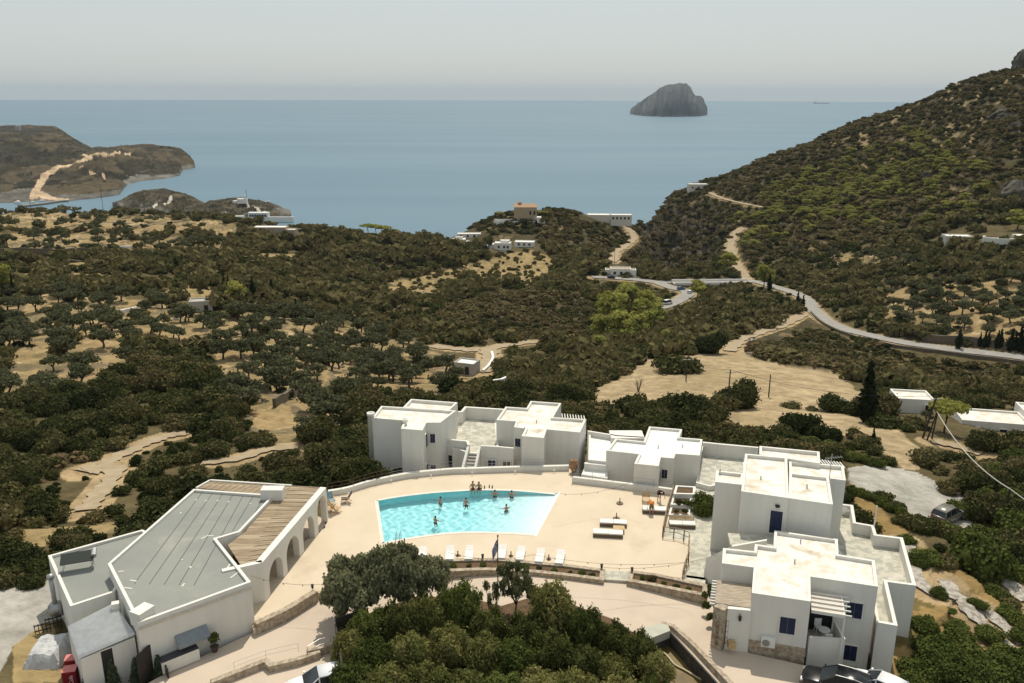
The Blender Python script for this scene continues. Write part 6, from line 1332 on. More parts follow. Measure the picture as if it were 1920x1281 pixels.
def stand(dz=0,armsL=((-.42,-.18,-.05),(-.5,-.38,.02)),armsR=((.42,-.18,-.05),(.5,-.38,.02)),lean=0.0):
    ch=1.38+dz
    return dict(pelvis=(0,0,.93+dz),chest=(0,-lean*.4,ch),neck=(0,-lean*.52,1.52+dz),head=(0,-lean*.6,1.66+dz),elbowL=(armsL[0][0],armsL[0][1],ch-.12+armsL[0][2]),wristL=(armsL[1][0],armsL[1][1],ch-.2+armsL[1][2]),elbowR=(armsR[0][0],armsR[0][1],ch-.12+armsR[0][2]),wristR=(armsR[1][0],armsR[1][1],ch-.2+armsR[1][2]),kneeL=(-.12,-.05,.5+dz),kneeR=(.12,-.03,.5+dz),ankleL=(-.13,.02,.08+dz),ankleR=(.13,.02,.08+dz))
def inpool(px,py,rz,lab,up_=0.35,**kw):   # px,py = head; head height up_ above the water
    p=at_z(px,py,WL+up_); person(lab,(p.x,p.y,WL+up_-1.70),rz,stand(**kw))
inpool(825.8,933,R(-60),'swimmer standing in the pool, left one near the far side, turned sideways',.42)
inpool(873.7,935,R(10),'swimmer standing waist deep in the middle of the pool',.62,armsL=((-.25,-.05,-.2),(-.3,-.25,-.25)),armsR=((.25,-.05,-.2),(.3,-.25,-.25)))
inpool(816.4,969,R(150),'swimmer in dark trunks nearest the camera at the left of the pool',.45,armsR=((.35,-.2,0),(.45,-.45,.1)))
inpool(949.3,947,R(200),'swimmer standing in the right part of the pool, seen from behind',.40)
inpool(928,920,R(180),'swimmer with elbows out leaning at the far pool edge, left of two',.38,armsL=((-.38,-.05,.06),(-.55,-.2,.1)),armsR=((.38,-.05,.06),(.55,-.2,.1)))
inpool(959.5,921,R(160),'swimmer at the far pool edge raising one arm, right of two',.45,armsL=((-.38,-.2,.12),(-.3,-.4,.3)))
def sitting(lean,ax): return dict(pelvis=(0,0,.10),chest=(0,-lean,.55),neck=(0,-lean*1.25,.69),head=(0,-lean*1.5,.82),elbowL=(-.30,-lean+.0,.32),wristL=(-.26,-.16-ax,.16),elbowR=(.30,-lean,.32),wristR=(.26,-.16-ax,.16),kneeL=(-.14,-.42,.08),kneeR=(.14,-.42,.08),ankleL=(-.14,-.46,-.33),ankleR=(.14,-.48,-.33),toeL=(-.14,-.6,-.40),toeR=(.14,-.6,-.40))
for a,b,ln,rz,lab in ((886.5,919.5,.06,.05,'person sitting upright on the far pool edge with feet in the water, left of two'),(898.5,919.0,.18,-.1,'person sitting hunched on the far pool edge with feet in the water, right of two')):
    p=at_z(a,b,0); person(lab,(p.x,p.y+.15,.0),rz,sitting(ln,.15),shorts=('khaki_shorts',(0.10,0.09,0.04)) if ln<.1 else ('navy_shorts',(0.02,0.025,0.04)))
def bend(dx): return dict(pelvis=(0,.10,.92),chest=(0,-.32,1.08),neck=(0,-.46,1.10),head=(0,-.60,1.04),face=(0,-.3,-.95),elbowL=(-.32,-.42,.82),wristL=(-.26,-.62,.62),elbowR=(.32,-.42,.82),wristR=(.26,-.62,.62),kneeL=(-.12,.06,.5),kneeR=(.12,.04,.5),ankleL=(-.13,.12,.08),ankleR=(.13,.14,.08))
p=at_z(1220,963,0); person('person in an orange shirt bending over the daybed from the near side',(p.x,p.y-.15,.004),R(180),bend(0),shirt=('orange_shirt',(0.62,0.20,0.03)),shorts=('khaki_shorts',(0,0,0)))
p=at_z(1236,945,0); person('person in a white shirt and pale cap bending over the daybed from the far side',(p.x+.1,p.y+.55,.004),R(15),bend(0),shirt=('white_shirt',(0.66,0.67,0.70)),shorts=('navy_shorts',(0,0,0)),cap=('white_shirt',(0,0,0)))
# ---------------- vegetation ----------------
VR=np.random.default_rng(21)
maq=leafmat('maquis_leaves',(0.020,0.027,0.011),(0.175,0.135,0.065),cm=(0.060,0.068,0.024))
maqs=leafmat('maquis_mass_leaves',(0.018,0.025,0.010),(0.155,0.130,0.058),cm=(0.062,0.074,0.025),rnd=0)
scrs=leafmat('scrub_mass_leaves',(0.030,0.034,0.014),(0.170,0.125,0.065),0.2,cm=(0.085,0.080,0.033),rnd=0)
olvs=leafmat('olive_mass_leaves',(0.045,0.050,0.024),(0.16,0.155,0.085),0.25,rnd=0)
pins=leafmat('pine_mass_needles',(0.10,0.10,0.027),(0.27,0.25,0.075),0.35,rnd=0)
mag=leafmat('green_shrub_leaves',(0.040,0.058,0.016),(0.15,0.17,0.045))
scrubm=leafmat('brown_scrub_leaves',(0.040,0.042,0.018),(0.190,0.140,0.075),0.2,cm=(0.095,0.082,0.036))
olv=leafmat('olive_leaves',(0.050,0.056,0.026),(0.15,0.150,0.080),0.25)
pinem=leafmat('pine_needles',(0.13,0.135,0.034),(0.34,0.33,0.10),0.4)
pinel=leafmat('bright_pine_needles',(0.18,0.19,0.04),(0.40,0.39,0.11),0.4)
cypm=leafmat('cypress_leaves',(0.012,0.018,0.008),(0.030,0.036,0.014),0.1)
junm=leafmat('juniper_leaves',(0.045,0.055,0.017),(0.31,0.28,0.105),0.35,cm=(0.13,0.14,0.042))
drym=leafmat('dry_straw',(0.16,0.12,0.05),(0.30,0.22,0.09),0.2)
def ell(c,r,n=7,m=5):
    mb=MB(); mb.lathe_e(c,r,n,m,None); V=np.array(mb.v,float); F=[]
    for f in mb.f: F.append(f if len(f)==4 else (f[0],f[1],f[2],f[2]))
    return V,np.array(F,int)
def foliage(lobes,n,size,seed,jit=0.7,zmin=-0.35,core=0.8,up=0.0,aspect=1.0,cn=(7,5),rough=0.16):
    """leaf clumps (small quads) on the surface of several lobes, with a body inside each lobe; returns V,F,tint"""
    r=np.random.default_rng(seed); lobes=np.array(lobes,float); wgt=(lobes[:,3]*lobes[:,4]+lobes[:,5]*lobes[:,3]); wgt=wgt/wgt.sum()
    k=r.choice(len(lobes),n,p=wgt); d=r.normal(size=(n,3)); d/=np.linalg.norm(d,axis=1)[:,None]
    low=d[:,2]<zmin; d[low,2]*=-1
    rad=1+r.normal(size=n)*rough
    P=lobes[k,:3]+d*lobes[k,3:6]*rad[:,None]
    N=d+r.normal(size=(n,3))*jit; N[:,2]+=up; N/=np.linalg.norm(N,axis=1)[:,None]
    T=np.cross(N,r.normal(size=(n,3))); T/=np.linalg.norm(T,axis=1)[:,None]; B=np.cross(N,T)
    s=size*(0.55+0.9*r.random(n))[:,None]/2
    V=np.stack([P-T*s-B*s*aspect,P+T*s*0.7-B*s*aspect*0.8,P+T*s+B*s*aspect,P-T*s*0.75+B*s*aspect*1.1],1).reshape(-1,3)
    F=np.arange(4*n).reshape(-1,4)
    lt=r.random(len(lobes)); tint=np.repeat(0.45*lt[k]+0.55*r.random(n),4)
    if core:
        Vs=[V];Fs=[F];Ts=[tint];o=len(V)
        for i,l in enumerate(lobes):
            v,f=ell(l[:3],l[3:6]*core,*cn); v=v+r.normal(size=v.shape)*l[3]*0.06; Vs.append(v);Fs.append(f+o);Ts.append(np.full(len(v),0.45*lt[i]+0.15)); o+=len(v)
        V=np.concatenate(Vs);F=np.concatenate(Fs);tint=np.concatenate(Ts)
    return V,F,tint
def fix(F): return F
def lobes_bush(seed,n=7,flat=0.75,spread=0.55,lr=(0.38,0.6)):
    r=np.random.default_rng(seed); L=[(0,0,0.32,0.62,0.62,0.5)]
    for i in range(n):
        a=r.random()*6.28; q=spread*(0.5+0.6*r.random()); s=lr[0]+(lr[1]-lr[0])*r.random(); L.append((q*math.cos(a),q*math.sin(a),0.22+0.42*r.random(),s,s,s*flat))
    return L
def lobes_olive(seed,n=9):
    r=np.random.default_rng(seed); L=[]
    for i in range(n):
        a=i*6.28/n*1.0+r.random()*0.7; q=(0.25+0.5*r.random()) ; s=0.24+0.16*r.random(); L.append((q*math.cos(a),q*math.sin(a),0.85+0.42*r.random()-0.2*q,s,s,s*0.7))
    L.append((0.05,0,1.2,0.36,0.36,0.28)); return L
def lobes_pine(seed,n=12):
    r=np.random.default_rng(seed); L=[]
    for i in range(n):
        z=0.6+1.0*i/n; R_=0.75*(1-0.55*(i/n))*(0.5+0.5*r.random()); a=r.random()*6.28+i*2.4; s=0.22+0.16*r.random(); L.append((R_*math.cos(a),R_*math.sin(a),z,s*1.25,s*1.25,s*0.5))
    return L
def lobes_umb(seed,n=10):
    r=np.random.default_rng(seed); L=[]
    for i in range(n):
        a=i*2.4; q=0.8*math.sqrt((i+.5)/n); s=0.26+0.1*r.random(); L.append((q*math.cos(a),q*math.sin(a),1.15-0.15*q*q+0.08*r.random(),s*1.2,s*1.2,s*0.42))
    return L
def lobes_cyp(seed,n=9):
    r=np.random.default_rng(seed); L=[]
    for i in range(n):
        t=i/(n-1); w_=(0.11+0.13*math.sin(math.pi*min(1,t*1.15+0.12)))*(1-0.55*t*t); L.append((r.normal()*0.02,r.normal()*0.02,0.15+1.65*t,w_,w_,0.2))
    return L
def trunk_mesh(seed,h=0.9,r0=0.09,limbs=4,spread=0.5,lean=0.1,mat=bark,name='trunk'):
    r=np.random.default_rng(seed); m=MB(); hb=h*0.42
    base=[(0,0,-0.15),(lean*0.3*r.normal(),lean*0.3*r.normal(),hb*0.5),(lean*r.normal()*.5,lean*r.normal()*.5,hb)]
    m.tube(base,[r0*1.35,r0,r0*0.85],7)
    for i in range(limbs):
        a=i*6.28/limbs+r.random(); e=(base[2][0]+spread*math.cos(a)*(0.7+.5*r.random()),base[2][1]+spread*math.sin(a)*(0.7+.5*r.random()),h*(0.95+0.25*r.random()))
        mid=tuple(base[2][k]*0.5+e[k]*0.5+(r.normal()*0.04) for k in range(3)); m.tube([base[2],mid,e],[r0*0.65,r0*0.42,r0*0.15],5)
        e2=(mid[0]+r.normal()*0.2,mid[1]+r.normal()*.2,h*1.05); m.tube([mid,e2],[r0*.35,r0*.1],4)
    return m.mesh(name,mat,True)
# level-of-detail prototypes (unit radius), arrays
def protos(fn,k,n,size,**kw): return [foliage(fn(100+i*13),n,size,200+i,**kw) for i in range(k)]
PB_far=protos(lambda s:lobes_bush(s,5),5,100,0.35,cn=(6,4)); PB_mid=protos(lobes_bush,6,900,0.13); PB_near=protos(lambda s:lobes_bush(s,11,0.8,0.6,(0.28,0.5)),5,2600,0.085,rough=0.13)
PO_far=protos(lambda s:lobes_olive(s,6),4,80,0.30,cn=(5,4),core=0.7); PO_mid=protos(lobes_olive,6,520,0.125,core=0.72,rough=0.2)
PP_far=protos(lambda s:lobes_pine(s,8),4,90,0.32,cn=(6,4),up=0.6); PP_mid=protos(lobes_pine,5,700,0.12,up=0.6)
PU_mid=protos(lobes_umb,3,700,0.12,up=0.6); PC_mid=protos(lobes_cyp,4,500,0.10,jit=0.5,zmin=-2); PS_far=protos(lambda s:lobes_bush(s,4,0.6),4,75,0.36,cn=(5,4))
def meshes(P,nm,mat): return [np_mesh(nm,v,f,mat,t) for v,f,t in P]
MBn=meshes(PB_near,'shrub',maq); MBm=meshes(PB_mid,'shrub',maq); MGn=meshes(PB_near,'garden_shrub',mag); MGm=meshes(PB_mid,'shrub',mag)
MOc=meshes(PO_mid,'crown',olv); MPc=meshes(PP_mid,'crown',pinem); MPl=meshes(PP_mid,'crown',pinel); MUc=meshes(PU_mid,'crown',pinel); MCc=meshes(PC_mid,'crown',cypm)
MT=[trunk_mesh(i,1.05,0.075,4,0.42) for i in range(4)]; MTp=[trunk_mesh(30+i,1.3,0.05,3,0.35) for i in range(3)]; MTc=[trunk_mesh(50,0.5,0.04,2,0.02)]
def baked(name,items,P,mat):
    """items: (x,y,z,s,sz,rot,tint) -> one mesh"""
    Vs=[];Fs=[];Ts=[];o=0
    for j,(x,y,z,s,sz,a,tn) in enumerate(items):
        v,f,t=P[j%len(P)]; c,q=math.cos(a),math.sin(a)
        w_=np.empty_like(v); w_[:,0]=(v[:,0]*c-v[:,1]*q)*s+x; w_[:,1]=(v[:,0]*q+v[:,1]*c)*s+y; w_[:,2]=v[:,2]*sz+z
        Vs.append(w_);Fs.append(f+o);Ts.append(t*0.38+tn*0.78); o+=len(v)
    return link(name,np_mesh(name,np.concatenate(Vs),np.concatenate(Fs),mat,np.concatenate(Ts)))
# ---- visibility of ground points (running maximum of elevation along each column) ----
EL=(G.Z-CAMZ)/G.Y; RUN=np.maximum.accumulate(EL,axis=0)
def visible(X,Y,z):
    a=np.clip((X/Y-G.u[0])/(G.u[1]-G.u[0]),0,G.nu-1).astype(int); b=np.clip((np.log(Y)-G.l[0])/(G.l[1]-G.l[0]),0,G.nv-1).astype(int)
    return (z-CAMZ)/Y>RUN[b,a]-0.0015
ROADD=rd
def near_road(X,Y):
    a=np.clip((X/Y-G.u[0])/(G.u[1]-G.u[0]),0,G.nu-1).astype(int); b=np.clip((np.log(Y)-G.l[0])/(G.l[1]-G.l[0]),0,G.nv-1).astype(int); return ROADD[b,a]
BUILTW=[poly_world([(80,1040),(355,900),(545,890),(614,905),(640,915),(730,893),(808,881),(690,885),(685,765),(770,742),(1055,748),(1105,775),(1160,808),(1310,808),(1322,826),(1400,835),(1420,830),(1545,842),(1592,868),(1605,945),(1640,975),(1722,1092),(1700,1180),(1690,1290),(1420,1400),(100,1400),(90,1281)],0.0)]
def built(X,Y): return inpoly(X,Y,BUILTW[0])
def pzone(px,py,polys):
    r=np.zeros(px.shape,bool)
    for p in polys: r|=inpoly(px,py,p)
    return r
PINE=[[(1400,470),(1352,440),(1440,355),(1560,300),(1700,240),(1790,275),(1860,330),(1850,400),(1700,432),(1560,420),(1480,450)]]
NOVEG=[(672,420,742,447),(345,552,402,590),(850,672,905,700),(830,432,910,462),(915,440,1005,472),(935,372,1020,402),(1085,395,1160,416),(1135,492,1195,520),(1760,432,1830,455),(1838,420,1925,452),(1668,742,1745,800),(1740,768,1925,838),(475,424,548,442),(1255,524,1400,542)]
def hits(px,py,rs):
    r=np.zeros(px.shape,bool)
    for a,b,c,d in rs: r|=(px>a)&(px<c)&(py>b)&(py<d)
    return r
shr=[];hil=[];gol=[];oli=[];pin=[]
def cells(Y0,Y1,sp):
    xs=np.arange(-0.72*Y1,0.70*Y1,sp); ys=np.arange(Y0,Y1,sp); X,Y=np.meshgrid(xs,ys); X=X+VR.random(X.shape)*sp; Y=Y+VR.random(Y.shape)*sp
    k=(X/Y>-0.72)&(X/Y<0.70); X=X[k];Y=Y[k]; Z=G.h(X,Y); px,py=proj(np.stack([X,Y,Z],1)); return X,Y,Z,px,py
for Y0,Y1,sp in ((62,110,2.6),(110,200,3.3),(200,400,3.7),(400,980,5.0)):
    X,Y,Z,px,py=cells(Y0,Y1,sp); n=len(X)
    nx_=fbm(X/25,Y/25,4); jx_=fbm(X/12,Y/12,3)*12; jy_=fbm(X/12+9,Y/12,3)*7
    qx,qy=px+jx_,py+jy_
    bare=pzone(qx,qy,Z_BARE); ol=pzone(qx,qy,Z_OLIVE); go=pzone(qx,qy,Z_GOLD); gr=pzone(px,py,Z_GRAVEL); br=pzone(qx,qy,Z_BROWN); cl=pzone(px,py,Z_CLIFF); pi=pzone(qx,qy,PINE)
    ok=visible(X,Y,Z+2.0)&~built(X,Y)&(near_road(X,Y)>0.9)&(near_road(X,Y+np.where(Y>160,5,1.5))>np.where(Y>160,0.6,-9))&(near_road(X,Y+np.where(Y>240,14,5))>np.where(Y>160,-0.5,-9))&(near_road(X,Y+np.where(Y>160,9,2.5))>np.where(Y>160,0.0,-9))&~bare&~gr&(Z>-108)&~hits(px,py,NOVEG)&(px>-120)&(px<2040)
    u=VR.random(n); u2=VR.random(n)
    dens=ok&~ol&~go&~br&~cl&(nx_+u*0.7>-0.16)
    tcol=np.clip(0.17+nx_*0.8+0.55*(VR.random(n)-.5)+0.4*fbm(X/60,Y/60,3)+np.where((px>1350)&(py>500)&(py<760),-.12,0),0,1); rr=sp*(0.32+0.95*u2**2.2); rr=np.where((py<445)&(px<830),rr*0.55,rr); rr=np.where((Y>62)&(Y<120)&(px>1500),rr*0.85,rr); rr=np.where(near_road(X,Y+5)<2,rr*0.6,rr)
    for i in np.where(dens)[0]: shr.append((X[i],Y[i],Z[i]-0.1*rr[i],rr[i],rr[i]*(0.75+0.5*u[i]),u[i]*6.28,u2[i],px[i],py[i]))
    tcol=np.clip(0.17+nx_*0.8+0.55*(VR.random(n)-.5)+0.4*fbm(X/60,Y/60,3)+np.where((px>1350)&(py>500)&(py<760),-.12,0),0,1); low=ok&(br|(cl&(u<0.5))|(~dens&~ol&~go&~cl)); u2=np.where(br,np.clip(u2*0.6+nx_*0.5+0.25,0,1),u2)
    for i in np.where(low)[0]:
        big=(u2[i]>0.93); r_=sp*(0.44+0.32*VR.random())*(1.3 if big else 1); (shr if big and not cl[i] else hil).append((X[i],Y[i],Z[i]-0.05,r_,r_*0.62,u[i]*6.28,u2[i],px[i],py[i]))
    g_=ok&go&(u<0.45)
    for i in np.where(g_)[0]: (shr if u2[i]>0.45 else hil).append((X[i],Y[i],Z[i],sp*0.32*(0.5+u2[i]),sp*0.26*(0.5+u2[i]),u[i]*6.28,u2[i],px[i],py[i]))
    o_=ok&ol&(u<0.11)&(nx_>-0.05)
    for i in np.where(o_)[0]: shr.append((X[i],Y[i],Z[i],sp*0.5*(0.5+u2[i]),sp*0.5*(0.5+u2[i]),u[i]*6.28,u2[i],px[i],py[i]))
for Y0,Y1,sp in ((100,210,5.6),(210,420,6.2),(420,560,8.0)):
    X,Y,Z,px,py=cells(Y0,Y1,sp); u=VR.random(len(X)); u2=VR.random(len(X)); ol=pzone(px,py,Z_OLIVE)
    ok=ol&visible(X,Y,Z+2)&(near_road(X,Y)>2)&~built(X,Y)&~hits(px,py,NOVEG)&(u<np.where(py<480,0.40,np.where(px>1300,0.92,np.where((px<260)&(py>630),0.42,0.54))))&(px>-60)&(px<1990)
    for i in np.where(ok)[0]:
        r_=2.1+1.3*u2[i]; oli.append((X[i],Y[i],Z[i],r_,r_*0.95,u[i]*6.28,u2[i],px[i],py[i]))
for Y0,Y1,sp in ((330,760,6.2),):
    X,Y,Z,px,py=cells(Y0,Y1,sp); u=VR.random(len(X)); u2=VR.random(len(X)); nn_=fbm(X/30,Y/30,3)
    ok=pzone(px,py,PINE)&visible(X,Y,Z+3)&(near_road(X,Y)>2)&(u+nn_*1.1>0.30)
    for i in np.where(ok)[0]: r_=2.6+2.0*u2[i]; pin.append((X[i],Y[i],Z[i]-r_*.5,r_,r_*0.85,u[i]*6.28,u2[i],px[i],py[i]))
def area(px,py):
    if py>860 and px<600: return 'on the slope beyond the restaurant'
    if py>700 and px<700: return 'on the lower slope left of the white houses'
    if px>1560 and py>820: return 'on the garden slope right of the nearest house'
    if px>1300 and py>600: return 'below the curving asphalt road'
    if px>1300: return 'on the big right-hand hillside'
    if py>700: return 'in the gully right behind the white houses'
    if px<600: return 'on the terraced hill at the left'
    return 'in the middle valley below the chapel'
RS=[]
for nm,mt,L,wd in road_lines:
    if mt=='paving': continue
    for a,b in zip(L[:-1],L[1:]):
        for k in range(4): q=a.lerp(b,k/4); RS.append((q.x,q.y,q.z))
RS=np.array(RS); RX,RYp=proj(RS); RYd=RS[:,1]
def clear(lst,hk=1.0):
    out=[]
    for b in lst:
        k_=FPX/math.hypot(b[1],40); r_=b[3]*k_*0.8; h_=b[4]*k_*hk
        if (np.abs(RX-b[7])<r_)[(RYp<b[8]+1)&(RYp>b[8]-h_)&(RYd>b[1])].any(): continue
        out.append(b)
    return out
shr=clear(shr); hil=clear(hil,0.8); oli=clear(oli,1.3)
def split(lst,n):
    q=sorted(range(len(lst)),key=lambda i:-(lst[i][3]/lst[i][1] if -20<lst[i][7]<1940 and lst[i][8]<1300 else 0)); return [lst[i] for i in q[:n]],[lst[i] for i in q[n:]]
def stone_age(): pass
A_,B_=split(shr,185)
for j,(x,y,z,s,sz,a,t,px,py) in enumerate(A_):
    o=link('shrub',(MBm if s/y<0.018 else MBn)[j%5],None,(x,y,z),a,(s,s,sz)); ar=area(px,py); tag(o,'dark dense maquis bush '+ar,'bush','dark bushes '+ar)
near_=[b for b in B_ if b[1]<170]; far_=[b for b in B_ if b[1]>=170]
def bake2(name,lst,mat,Pn,Pf,lab=None):
    n_=[b[:7] for b in lst if b[1]<170]; f_=[b[:7] for b in lst if b[1]>=170]; Vn=[]
    vs=[];fs=[];ts=[];o=0
    for grp,P in ((n_,Pn),(f_,Pf)):
        for j,(x,y,z,s,sz,a,tn) in enumerate(grp):
            v,f,t=P[j%len(P)]; c,q=math.cos(a),math.sin(a); w_=np.empty_like(v); w_[:,0]=(v[:,0]*c-v[:,1]*q)*s+x; w_[:,1]=(v[:,0]*q+v[:,1]*c)*s+y; w_[:,2]=v[:,2]*sz+z
            vs.append(w_);fs.append(f+o);ts.append(t*0.38+tn*0.78);o+=len(v)
    ob=link(name,np_mesh(name,np.concatenate(vs),np.concatenate(fs),mat,np.concatenate(ts))); tag(ob,kind='stuff'); return ob
PB_m2=protos(lobes_bush,5,620,0.135,cn=(6,4))
st=[]
X,Y,Z,px,py=cells(95,520,5.0); u=VR.random(len(X)); zz=(pzone(px,py,Z_OLIVE)|pzone(px,py,Z_GOLD)|pzone(px,py,Z_BROWN))&visible(X,Y,Z+1)&(u<0.22)&~built(X,Y)
RB=[(lambda v,f:(v*np.array([1,1,.6])+np.random.default_rng(i).normal(size=v.shape)*.12,f,np.zeros(len(v))))(*ell((0,0,0),(1,1,1),7,5)) for i in range(4)]
st=[(X[i],Y[i],Z[i],0.25+0.8*u[i]*u[i]*20*(0.3+VR.random()),0.25+0.7*u[i]*4,u[i]*60,.5,px[i],py[i]) for i in np.where(zz)[0]]
bake2('field_stones',st,M('pale_field_stone',(0.42,0.38,0.31),(0.28,0.25,0.2),1.2,rough=1),RB,RB)
bake2('maquis_scrub',B_,maqs,PB_m2,PB_far); bake2('hillside_scrub',hil,scrs,PS_far,PS_far)
A_,B_=split(oli,270)
def tree(name,cm,tm,x,y,z,s,sz,a,label,cat,group=None,part='crown'):
    r=empty(name,(x,y,z),a,label,cat,group); r.scale=(s,s,sz); link(part,cm,r); link('trunk',tm,r); return r
for j,(x,y,z,s,sz,a,t,px,py) in enumerate(A_):
    ar='in the grove across the road on the right' if px>1300 else ('on the top terraces of the left hill' if py<490 else ('in the sandy grove at the left edge' if px<330 else 'in the sandy grove left of the white houses'))
    tree('olive_tree',MOc[j%6],MT[j%4],x,y,z,s,sz,a,'grey-green olive tree '+ar,'olive tree','olive trees '+ar)
if B_: bake2('olive_grove',B_,olvs,PO_far,PO_far)
A_,B_=split(pin,230)
for j,(x,y,z,s,sz,a,t,px,py) in enumerate(A_):
    tree('pine_tree',MPc[j%5],MTp[j%3],x,y,z,s,sz,a,'light green pine scattered on the big right-hand hillside','pine tree','pines on the right-hand hillside')
if B_: bake2('pine_wood',B_,pins,PP_far,PP_far)
print('VEG',len(shr),len(hil),len(oli),len(pin))
# ---- trees and shrubs one can point at ----
def base(px,py,z=None):
    if z is not None: return at_z(px,py,z)
    p=G.cast(px,py)
    while p is None and py<700: py+=2; p=G.cast(px,py)
    return p if p is not None else at_z(px,py,-6)
def one(kind,px,py,rpx,label,z=None,hs=1.0,cat=None,seed=0,group=None,name=None):
    p=base(px,py,z); r_=rpx*math.hypot(p.y,37-p.z)/FPX; a=(px*0.37+py)%6.28
    if kind=='cypress': return tree('cypress_tree',MCc[int(px)%4],MTc[0],p.x,p.y,p.z-.1,r_*3.2,r_*hs,a,label,'cypress',group)
    if kind=='pine': return tree('pine_tree',MPl[int(px)%5],MTp[int(px)%3],p.x,p.y,p.z-.2,r_,r_*hs,a,label,'pine tree',group)
    if kind=='umb': return tree('umbrella_pine',MUc[int(px)%3],MTp[int(px)%3],p.x,p.y,p.z-.2,r_,r_*hs,a,label,'pine tree',group)
    if kind=='olive': return tree('olive_tree',MOc[int(px)%6],MT[int(px)%4],p.x,p.y,p.z-.1,r_,r_*hs,a,label,'olive tree',group)
    mm={'bush':MBn if p.y<110 else MBm,'green':MGn if p.y<110 else MGm}[kind]
    o=link(name or 'shrub',mm[int(px+py)%5],None,(p.x,p.y,p.z-0.15*r_),a,(r_,r_,r_*hs)); return tag(o,label,cat or 'bush',group)
for k_,px,py,r_,hs,lab in (
 ('cypress',1622,792,21,63,'tallest dark cypress standing at the edge of the bare field'),('cypress',1636,832,6,17,'small dark cypress below the tall one on the dry slope'),
 ('cypress',1495,572,5,14,'left of two thin cypresses at the bend of the asphalt road'),('cypress',1505,577,5,13,'right of two thin cypresses at the bend of the asphalt road'),
 ('cypress',1796,655,8,22,'dark cypress standing alone behind the asphalt road wall'),
 ('cypress',27,562,6,25,'slim dark cypress beside the bright pine at the left edge'),('cypress',421,545,5,17,'left of two slim cypresses on the left hill'),('cypress',429,548,5,17,'right of two slim cypresses on the left hill'),
 ('cypress',474,556,6,20,'slim cypress just right of the light green pine on the left hill'),('cypress',510,560,7,20,'dark cypress among bushes in the middle of the left hill'),('cypress',556,600,7,21,'dark cypress at the edge of the sandy grove'),('cypress',1442,545,6,17,'dark cypress beside the bright pine at the bridge end'),
 ('cypress',986,424,3,7,'tiny cypress left of the hilltop chapel'),('cypress',1005,424,3,8,'tiny cypress right of the hilltop chapel')):
    one(k_,px,py,r_,lab,hs=1.0 if False else hs/r_)
for i,(cx_,cr_) in enumerate(((1836,5),(1845,6),(1852,5.5),(1868,6.5),(1874,7),(1893,8),(1901,7),(1910,9),(1921,9))): one('cypress',cx_,650+(cx_-1836)*.14,cr_,'dark cypress in the row along the olive grove at the right edge',hs=2.9,group='cypress row at the right edge')
def cl(kind,pts,lab,grp,hs=1.2):
    for i,(a,b,c) in enumerate(pts): one(kind,a,b,c,lab,hs=hs,group=grp)
cl('pine',[(1130,645,28),(1150,615,34),(1180,602,36),(1208,622,32),(1165,645,32),(1218,594,26),(1138,594,26),(1192,645,28),(1122,662,18),(1232,612,22)],'bright yellow-green pine in the large clump above the gully','bright pine clump in the valley')
for px,py,r_,hs,lab in ((1368,508,20,1.1,'bright pine above the bridge beside the dirt track'),(1432,540,19,1.4,'bright pine at the right end of the bridge'),(1308,560,20,1.1,'bright pine in front of the bridge beside the parked cars'),(446,575,22,1.3,'light green pine standing out on the left hill'),(6,560,22,1.7,'bright pine cut by the left edge of the picture'),(1908,432,24,1.0,'bright green pine above the curved white wall at the right edge'),(988,775,17,1.5,'yellowish young pine behind the second white house'),
   (1290,690,8,1.0,'small green pine by the bare field'),(1250,640,14,1.0,'pale green tree right of the bright pine clump'),(1268,620,15,1.0,'light tree on the slope below the road bend')): one('pine',px,py,r_,lab,hs=hs)
for px,py,r_,hs,lab in ((690,436,13,1.0,'left flat-topped umbrella pine on the seaward crest'),(705,437,13,1.0,'middle flat-topped umbrella pine on the seaward crest'),(722,437,14,0.9,'right flat-topped umbrella pine on the seaward crest'),(1770,812,34,1.4,'spreading light green umbrella pine in front of the white house on the right'),(938,408,7,1.2,'tiny umbrella pine left of the hilltop chapel'),(1018,408,9,1.0,'small umbrella pine right of the hilltop chapel')): one('umb',px,py,r_,lab,hs=hs)
for px,py,r_,hs,lab in ((1275,695,50,0.75,'broad dark carob tree at the far edge of the bare field'),(1172,770,36,0.9,'rounded dark tree at the near left edge of the bare field'),(790,690,18,1.3,'round dark tree beside the walled lane in the valley'),(1390,763,20,0.9,'dark bush mass right of the utility pole on the field'),(1478,764,22,0.5,'low dark bushes on the near side of the bare field'),(1520,770,16,0.5,'low dark bush at the right of the field edge'),
   (1655,800,32,0.8,'dark shrubs at the foot of the tall cypress'),(1777,925,22,0.9,'dark bush at the corner of the gravel parking lot'),(1660,770,20,1.2,'leafy tree behind the tall cypress')): one('bush',px,py,r_,lab,hs=hs,cat='tree')
cl('bush',[(1330,812,15),(1290,812,17),(1250,806,17),(1210,803,18),(1170,795,17),(1370,826,14),(1410,836,13),(1140,790,15),(1190,812,16)],'dark green bush in the belt right behind the third white house','bushes behind the third house',0.8)
cl('green',[(1480,845,22),(1520,835,24),(1560,840,22),(1600,862,24),(1640,872,22),(1580,855,18),(1450,838,16)],'green bush between the tall house and the gravel parking lot','bushes behind the parking lot',0.8)
cl('green',[(1596,925,12),(1612,930,12),(1630,937,12),(1650,947,13),(1668,957,13),(1690,968,16),(1712,985,17),(1735,1000,16)],'leafy oleander in the hedge along the gravel parking lot','oleander hedge by the parking lot',1.3)
